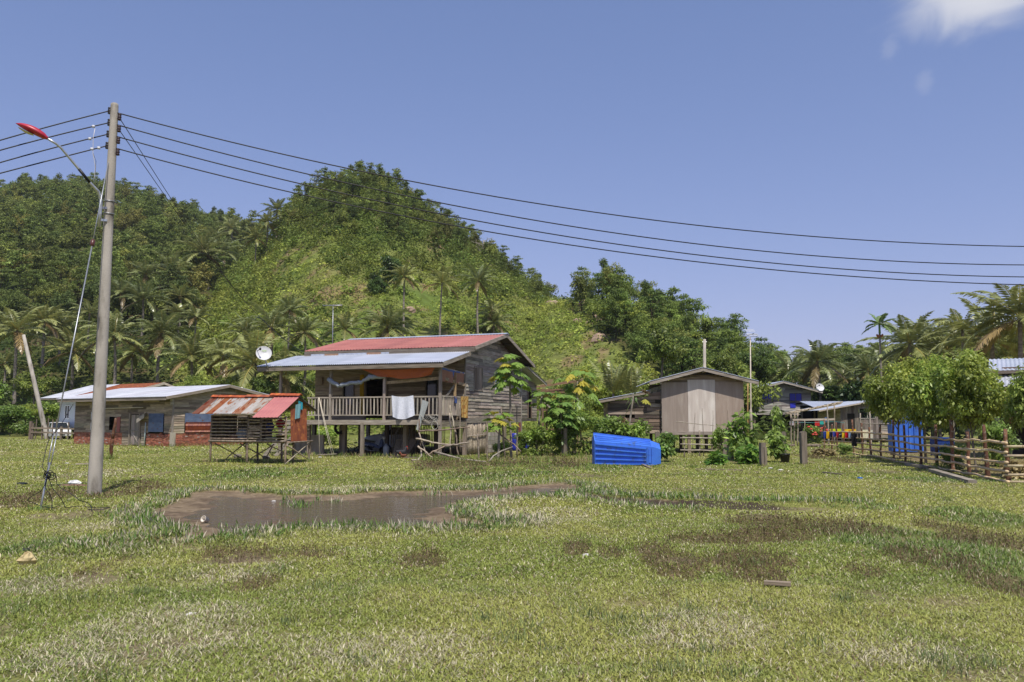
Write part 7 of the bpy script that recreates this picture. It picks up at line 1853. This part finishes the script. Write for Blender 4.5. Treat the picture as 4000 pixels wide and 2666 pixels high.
for x, y, lab in ((1250, 1790, 'white litter scrap beneath the swing'), (738, 1753, 'white litter scrap on the lawn before the brick base'), (262, 1812, 'white litter scrap left of the concrete pole'), (3010, 1835, 'pale plastic scrap beside the potted plant'), (3050, 1842, 'blue white plastic scrap on the lawn near the pot'), (2340, 1885, 'white scrap at the tip of the grassy bank'), (2290, 2172, 'small white scrap in the near grass'), (745, 2400, 'pale dry leaf in the near grass'), (2005, 2000, 'pale stone on the mud at the end of the pond'), (1070, 1945, 'pale tuft stone on the far mud bank of the pond')): litter('scrap', lab, 'litter', x, y, (.055, .04, .02) if y > 1850 else (.09, .07, .03), (.62, .60, .55), jit=.25)
p = G(803, 2044, -.08); b = MB(); b.lathe([(.05, 0), (.06, .11), (.064, .11), (.062, .115), (.052, .113), (.046, .02), (1e-5, .02)], n=20, col=(.62, .56, .46)); o = b.build('plastic_cup', M['plastic'], None, True); o.location = p + Vector((.03, 0, .05)); o.rotation_euler = (R(68), R(-10), R(-20)); tag(o, 'pale plastic cup lying in the shallow pond', 'cup')
p = P(3062, 1640, 36.6); p.z = 0; b = MB(); b.lathe([(.16, 0), (.22, .36), (.24, .36), (.24, .40), (.20, .40), (.18, .33), (1e-5, .33)], n=16, col=(.03, .03, .03)); o = b.build('plant_pot', M['plastic'], None, True); o.location = p; tag(o, 'black plant pot at the foot of the saplings', 'pot')
for a, b_, Y0, lab in (((60, 1722), (148, 1722), 0, 'thin dark plank lying on the lawn at far left'), ((295, 1817), (345, 1816), 0, 'short pale stick on the lawn behind the concrete pole'), ((2720, 1838), (2905, 1842), 0, 'broken plank pieces lying by the large-leaved plants'), ((3216, 1850), (3290, 1858), 0, 'thin dark stick lying on the lawn before the fence'), ((2985, 2290), (3090, 2296), 0, 'short brown board lying among the brown weeds'), ((2500, 1815), (2540, 1832), 0, 'grey board stub under the front corner of the blue tub')):
    p, q = G(*a), G(*b_); tag(MB().bar(p + Vector((0, 0, .04)), q + Vector((0, 0, .04)), .09, .04, col=(.8, .72, .62) if 'pale' not in lab else (1.5, 1.45, 1.4)).build('stick', M['wood_h']), lab, 'stick')
for x, y, lab in ((928, 1790, 'grey stone under the coop'),(1040,1795,'flat stone under the middle of the coop')):
    p = G(x, y); b = MB(); b.blob((0, 0, .08), (.2, .15, .13), 10, 7, .1, (.5, .48, .46)); o = b.build('stone', M['concrete'], None, True); o.location = p; tag(o, lab, 'stone')
# ================================================================= grass, bank grass, weeds
def blades(name, X, Y, Lb, Wb, up, C, label, mat_=None, zoff=-.004, bend=.12):
    rng = np.random.default_rng(len(X) % 9999)
    n = len(X); z = gz(X, Y) + zoff
    az = rng.uniform(0, 6.283, n)
    hd = np.stack([np.cos(az), np.sin(az), np.zeros(n)], 1)
    td = unit(hd * np.cos(up)[:, None] + np.array([0, 0, 1.0]) * np.sin(up)[:, None])
    nr = unit(np.array([0, 0, 1.0]) * np.cos(up)[:, None] - hd * np.sin(up)[:, None])
    V, Q = leaf_quads(np.stack([X, Y, z], 1), nr, td, Lb, Wb, bend)
    o = nmesh(name, V, Q, C, mat_ or M['grass'])
    return tag(o, label, 'grass', kind='stuff')
def sample(rng, n, y0, y1, margin=1.04, power=1.0):
    """points on the ground seen by the camera between two depths, density falling with distance"""
    u = rng.random(n)
    Y = (y0 ** power + u * (y1 ** power - y0 ** power)) ** (1 / power) if power else y0 * (y1 / y0) ** u
    X = (rng.random(n) * 2 - 1) * (.64 * margin) * Y
    return X, Y
rng = np.random.default_rng(77)
PX, PY, PL, PW, PU, PCc = [], [], [], [], [], []
for n, y0, y1, L0, W0 in ((240000, 5.2, 10, .052, .009), (200000, 10, 16, .058, .0125), (190000, 16, 27, .066, .020), (150000, 27, 46, .07, .034), (90000, 46, 85, .10, .07)):
    X, Y = sample(rng, n, y0, y1, power=1.2)
    s = wet(X, Y); w, l, d = masks(X, Y); uh = under_house(X, Y)
    n1 = fbm(X * .25, Y * .25, 51); n2 = fbm(X * 1.7, Y * 1.7, 52); n3 = fbm(X * .8, Y * .8, 61)
    bank = sstep(-1.3, -.1, s) * (s < .08)
    dn = (sdist(X, Y, DITCH) > -.32) & (Y < 24) & (Y > 12) & (X > -6)
    keep = (s < .02) & ~(dn & (rng.random(n) < .75)) & (uh < .5) & (rng.random(n) > .55 * w) & (rng.random(n) > .75 * sstep(.64, .74, n3) * (Y < 60))
    keep &= (rng.random(n) > .8 * sstep(0, 1.2, X - (14.9 + (Y - 24.7) * .2)) * (Y > 23.5) * (Y < 56))
    hgt = 1 + np.maximum(.55 * l, .9 * bank) + .25 * d
    g = mixc((.215, .27, .054), (.35, .36, .095), np.clip(sstep(.3, .7, n1) * .7 + rng.random(n) * .5, 0, 1))
    g = mixc(g, (.11, .19, .04), np.maximum(np.maximum(l, bank * .85), sstep(.52, .72, n2) * .5) * (.4 + .6 * rng.random(n)))
    pale = rng.random(n) < np.clip(.13 + .38 * d + .30 * bank * (fbm(X * 2.2, Y * 2.2, 88) > .47), 0, .7)
    g[pale] = np.array((.54, .49, .33)) * rng.uniform(.75, 1.15, pale.sum())[:, None]
    brown = rng.random(n) < .08 + .35 * w
    g[brown] = np.array((.21, .15, .085)) * rng.uniform(.7, 1.3, brown.sum())[:, None]
    g *= rng.uniform(.75, 1.25, n)[:, None] * (1.06 + .06 * (y0 > 12))
    PX.append(X[keep]); PY.append(Y[keep]); PCc.append(g[keep])
    PL.append((L0 * hgt * rng.uniform(.6, 1.35, n))[keep]); PW.append((W0 * (1 + .3 * bank) * rng.uniform(.7, 1.3, n))[keep])
    PU.append((np.radians(rng.uniform(8, 52, n)) + .25 * np.maximum(l, bank))[keep])
cat = np.concatenate
blades('grass', cat(PX), cat(PY), cat(PL), cat(PW), cat(PU), cat(PCc), 'short green and straw-coloured grass of the open field')
# taller clumps on the pond bank and along the ditch
X, Y = sample(rng, 130000, 12, 27); s = wet(X, Y)
pr = np.clip(fbm(X * 1.1, Y * 1.1, 91, 3) * 2.2 - .55, 0, 1)
dd_ = np.clip(sdist(X, Y, DITCH), -9, 9)
top_d = (dd_ > -.55) & (dd_ < .04) & (Y > np.interp(X, DITCH[:6, 0], DITCH[:6, 1]) - .12)
k = ((s < .10) & (s > -.75) & (rng.random(len(X)) < pr * 1.0 * np.exp(s * 2.2))) | (top_d & (rng.random(len(X)) < .9))
X, Y = X[k], Y[k]
isl = [(1150, 1972, .16, 90), (1170, 1982, .12, 70), (1120, 1955, .07, 25), (1310, 1962, .09, 30), (1240, 1958, .06, 18), (870, 2062, .05, 16), (925, 2060, .05, 14), (1690, 1935, .2, 60), (1930, 1925, .25, 70), (1640, 2075, .06, 14), (1020, 2088, .08, 30), (760, 2085, .08, 26), (700, 2110, .1, 30)]
for x_, y_, r_i, m_ in isl:
    q_ = G(x_, y_, -.08); X = np.append(X, q_.x + rng.normal(size=m_) * r_i); Y = np.append(Y, q_.y + rng.normal(size=m_) * r_i)
n = len(X)
c = mixc((.075, .155, .03), (.17, .26, .05), rng.random(n)); pl = rng.random(n) < .22 + .25 * (fbm(X * 1.4, Y * 1.4, 93) > .52); c[pl] = np.array((.50, .45, .33)) * rng.uniform(.7, 1.2, pl.sum())[:, None]
blades('bank_grass', X, Y, rng.uniform(.09, .24, n), rng.uniform(.014, .028, n), np.radians(rng.uniform(30, 85, n)), c, 'taller coarse grass fringing the muddy pond and ditch')
# single dark tufts of wiry grass scattered over the near field
tx, ty_ = [], []
TUFT = [(2220, 1930), (2700, 2380), (1880, 2420), (3160, 2520), (2270, 2390), (2740, 2540), (2170, 2530), (300, 2335), (60, 2390), (560, 2315), (1240, 2290), (2540, 2630), (1400, 2590), (3700, 1960), (3580, 1905), (3920, 1930), (3840, 2600), (3650, 2580), (490, 2150), (960, 2110), (1150, 1970), (1310, 1955), (2050, 1950), (2330, 2410), (3330, 2410), (2860, 2640), (420, 2650), (3450, 1930)]
TC = []
for i in range(14): TUFT.append((rng.uniform(0, 4000), rng.uniform(2150, 2660)))
for x, y in TUFT:
    p = G(x, y); m = 60
    sc = .07 + rng.random() * .09
    tx += list(p.x + rng.normal(size=m) * sc); ty_ += list(p.y + rng.normal(size=m) * sc)
    TC += [np.array((.17, .22, .08)) * rng.uniform(.6, 1.3) * rng.uniform(.8, 1.2) for _ in range(m)]
n = len(tx)
blades('grass_tufts', np.array(tx), np.array(ty_), rng.uniform(.06, .15, n), rng.uniform(.005, .009, n), np.radians(rng.uniform(45, 88, n)), np.array(TC), 'scattered darker tufts of wiry grass')
# brown weeds: wiry stems with tiny leaves
X, Y = sample(rng, 420000, 6, 44, power=1.3); w, l, d = masks(X, Y); s = wet(X, Y)
k = (rng.random(len(X)) < w * (.20 + .35 * (Y < 16))) & (s < 0) & (under_house(X, Y) < .3); X, Y = X[k], Y[k]; n = len(X)
sc = np.clip(Y / 12, .8, 2.6)
c = mixc((.11, .075, .042), (.23, .165, .085), rng.random(n)); gr = rng.random(n) < .33; c[gr] = np.array((.11, .13, .035)) * rng.uniform(.7, 1.3, gr.sum())[:, None]
blades('brown_weeds', X, Y, rng.uniform(.06, .16, n) * (.8 + .2 * sc), rng.uniform(.005, .011, n) * sc, np.radians(rng.uniform(5, 80, n)), c, 'patches of low wiry brown weeds in the field', zoff=.01)
V0 = np.stack([X, Y, gz(X, Y)], 1); kk = rng.random(n) < .9; m = kk.sum()
p = V0[kk] + np.stack([rng.normal(size=m) * .05, rng.normal(size=m) * .05, rng.uniform(.02, .14, m)], 1) * sc[kk][:, None] ** .5
V, Q = leaf_quads(p, unit(rng.normal(size=(m, 3)) + np.array([0, 0, 1.0])), rng.normal(size=(m, 3)), rng.uniform(.015, .04, m) * sc[kk], rng.uniform(.012, .024, m) * sc[kk], .05)
c2 = mixc((.10, .085, .03), (.17, .15, .05), rng.random(m)); b_ = rng.random(m) < .4; c2[b_] = np.array((.15, .095, .06))
tag(nmesh('weed_leaves', V, Q, c2, M['grass']), 'tiny olive and brown leaves of the weed patches', 'weeds', kind='stuff')

# rank grass and weeds round the feet of posts, stilts, walls and along the house front
cx_, cy_, cn_ = [], [], []
def foot(p, r, n): cx_.append(rng.normal(size=n) * r + p[0]); cy_.append(rng.normal(size=n) * r + p[1])
for x, y in ((0, 0), (1.9, 0), (3.8, 0), (.55, 1.9), (2.4, 1.9), (3.8, 1.9), (1.0, .4), (2.9, .6)): foot(KL(x, y), .22, 90)
for x in fp: foot(FA(x), .2, 14)
for x in range(12): foot(HL(-9.4 + x * .85, -.35), .25, 60)
for x in range(14): foot(BL(-12 + x * .9, -.15), .3, 40); foot(BL(.2, x * .55), .25, 40)
for x, y, n in ((2330, 1822, 160), (2450, 1826, 200), (2560, 1826, 160), (2400, 1824, 160), (2208, 1785, 120), (2975, 1824, 140), (3134, 1816, 140), (2849, 1797, 120), (2620, 1815, 160), (2700, 1830, 120), (428, 1796, 140), (335, 1938, 50), (405, 1938, 70), (153, 2000, 60), (3930, 1905, 60)):
    foot(G(x, y), .16 + .10 * (n > 140), n)
for i in range(150):
    x, y = rng.uniform(1640, 2340), rng.uniform(1788, 1842)
    foot(G(x, y), .22, int(rng.uniform(20, 70)))
for i in range(60): foot(G(rng.uniform(0, 4000), rng.uniform(1700, 1860)), .18, int(rng.uniform(8, 26)))
X, Y = cat(cx_), cat(cy_); k = (wet(X, Y) < -.1) & (under_house(X, Y) < .7); X, Y = X[k], Y[k]; n = len(X)
gq = fbm(X * .9, Y * .9, 17)
c = mixc((.12, .20, .04), (.24, .30, .065), rng.random(n)); dr_ = rng.random(n) < np.clip((gq - .38) * 2.2, .08, .75); c[dr_] = mixc((.30, .22, .10), (.46, .38, .22), rng.random(n))[dr_]
blades('rank_grass', X, Y, np.where(Y > 36, rng.uniform(.10, .34, n), rng.uniform(.05, .16, n)), rng.uniform(.012, .03, n), np.radians(rng.uniform(30, 86, n)), c, 'ranker grass and weeds round posts, walls and the house front')
# ---------------------------------------------------------------- camera, sun, sky
cam = bpy.data.cameras.new('camera'); cam.sensor_width = 36; cam.lens = 36 * F / 4000
cam.clip_end = 5000; cam.clip_start = .05
co = link('camera', cam); co.location = (0, 0, CAMH); co.rotation_euler = (R(90) + PITCH, 0, 0)
scene.camera = co
SUN_EL, SUN_AZ = R(62), R(164)      # azimuth clockwise from +Y (north): behind the camera
sd = bpy.data.lights.new('sun', 'SUN'); sd.energy = 3.9; sd.angle = R(.53); sd.color = (1, .95, .87)
so = link('sun', sd)
sv = Vector((math.sin(SUN_AZ) * math.cos(SUN_EL), math.cos(SUN_AZ) * math.cos(SUN_EL), math.sin(SUN_EL)))
so.rotation_euler = sv.to_track_quat('Z', 'Y').to_euler()
w = bpy.data.worlds.new('World'); scene.world = w; w.use_nodes = True
N, L = w.node_tree.nodes, w.node_tree.links
bg = N['Background']; bg.inputs['Strength'].default_value = .1
sky = N.new('ShaderNodeTexSky'); sky.sky_type = 'NISHITA'; sky.sun_disc = False
sky.sun_elevation = SUN_EL; sky.sun_rotation = SUN_AZ; sky.altitude = 20
sky.air_density = 1.0; sky.dust_density = .6; sky.ozone_density = 3.5
hs = N.new('ShaderNodeHueSaturation'); hs.inputs['Hue'].default_value = SKY_HUE if 'SKY_HUE' in globals() else .5
hs.inputs['Saturation'].default_value = .86; hs.inputs['Value'].default_value = .95
L.new(sky.outputs[0], hs.inputs['Color'])
sp = N.new('ShaderNodeSeparateColor'); L.new(hs.outputs[0], sp.inputs[0])
cb = N.new('ShaderNodeCombineColor')
for i, (k_, g_) in enumerate(((.843, .895), (.704, .72), (.930, .65))):     # a hazier, more even tropical sky
    pw = N.new('ShaderNodeMath'); pw.operation = 'POWER'; pw.inputs[1].default_value = g_
    ml = N.new('ShaderNodeMath'); ml.operation = 'MULTIPLY'; ml.inputs[1].default_value = k_ * 7.846 ** (1 - g_)
    L.new(sp.outputs[i], pw.inputs[0]); L.new(pw.outputs[0], ml.inputs[0]); L.new(ml.outputs[0], cb.inputs[i])
# the wisps of cloud, fixed in the sky by direction
tc = N.new('ShaderNodeTexCoord')
def cloud(px, py, rad, strength, stretch, seed, prev):
    a, b = ray(px, py); d = Vector((a, 1, b)).normalized()
    sub = N.new('ShaderNodeVectorMath'); sub.operation = 'SUBTRACT'; sub.inputs[1].default_value = d
    L.new(tc.outputs['Generated'], sub.inputs[0])
    mp = N.new('ShaderNodeMapping'); mp.inputs['Scale'].default_value = stretch
    L.new(sub.outputs[0], mp.inputs[0])
    ln = N.new('ShaderNodeVectorMath'); ln.operation = 'LENGTH'; L.new(mp.outputs[0], ln.inputs[0])
    nz = N.new('ShaderNodeTexNoise'); nz.inputs['Scale'].default_value = 1.6 / rad; nz.inputs['Detail'].default_value = 9; nz.inputs['Distortion'].default_value = 1.1
    mo = N.new('ShaderNodeMapping'); mo.inputs['Location'].default_value = (seed, seed * .7, 0); mo.inputs['Scale'].default_value = (1, 1, 1.6)
    L.new(tc.outputs['Generated'], mo.inputs[0]); L.new(mo.outputs[0], nz.inputs['Vector'])
    m1 = N.new('ShaderNodeMapRange'); m1.interpolation_type = 'SMOOTHSTEP'
    m1.inputs[1].default_value, m1.inputs[2].default_value, m1.inputs[3].default_value, m1.inputs[4].default_value = rad, 0, 0, 1
    L.new(ln.outputs['Value'], m1.inputs[0])
    ad = N.new('ShaderNodeMath'); ad.operation = 'MULTIPLY_ADD'; ad.inputs[1].default_value = 1.1
    L.new(nz.outputs['Fac'], ad.inputs[0]); L.new(m1.outputs[0], ad.inputs[2])
    m2 = N.new('ShaderNodeMapRange'); m2.interpolation_type = 'SMOOTHSTEP'
    m2.inputs[1].default_value, m2.inputs[2].default_value, m2.inputs[3].default_value, m2.inputs[4].default_value = .82, 1.45, 0, strength
    L.new(ad.outputs[0], m2.inputs[0])
    mm = N.new('ShaderNodeMath'); mm.operation = 'MULTIPLY'; L.new(m2.outputs[0], mm.inputs[0]); L.new(m1.outputs[0], mm.inputs[1])
    mx = N.new('ShaderNodeMix'); mx.data_type = 'RGBA'; mx.inputs['B'].default_value = (5.6, 5.7, 6.2, 1)
    L.new(mm.outputs[0], mx.inputs['Factor']); L.new(prev, mx.inputs['A'])
    return mx.outputs['Result']
c = cloud(3840, -55, .14, 1.0, (1, 1, 1.5), 3.3, cb.outputs[0])
c = cloud(3610, 320,  .022, .13, (1.2, 1, .8), 5.1, c)
c = cloud(3475, 190, .022, .13, (1.2, 1, .8), 8.4, c)
L.new(c, bg.inputs['Color'])
vs = scene.view_settings; vs.view_transform = 'Standard'; vs.look = 'None'; vs.gamma = 1; vs.use_curve_mapping = False
vs.exposure = .35
scene.cycles.max_bounces = 6; scene.cycles.transparent_max_bounces = 8
scene.cycles.use_denoising = True
HAZE = .00013
if HAZE:
    hm = bpy.data.materials.new('haze_air'); hm.use_nodes = True
    N = hm.node_tree.nodes; L = hm.node_tree.links
    N.remove(N['Principled BSDF'])
    pv = N.new('ShaderNodeVolumePrincipled'); pv.inputs['Density'].default_value = HAZE; pv.inputs['Color'].default_value = (.92, .95, 1, 1); pv.inputs['Anisotropy'].default_value = .3
    L.new(pv.outputs[0], N['Material Output'].inputs['Volume'])
    hz = MB().b2((-1000, -80, -2), (1000, 1400, 190)).build('haze', hm)
    tag(hz, 'thin bluish haze in the air towards the far hills', 'haze', kind='stuff')
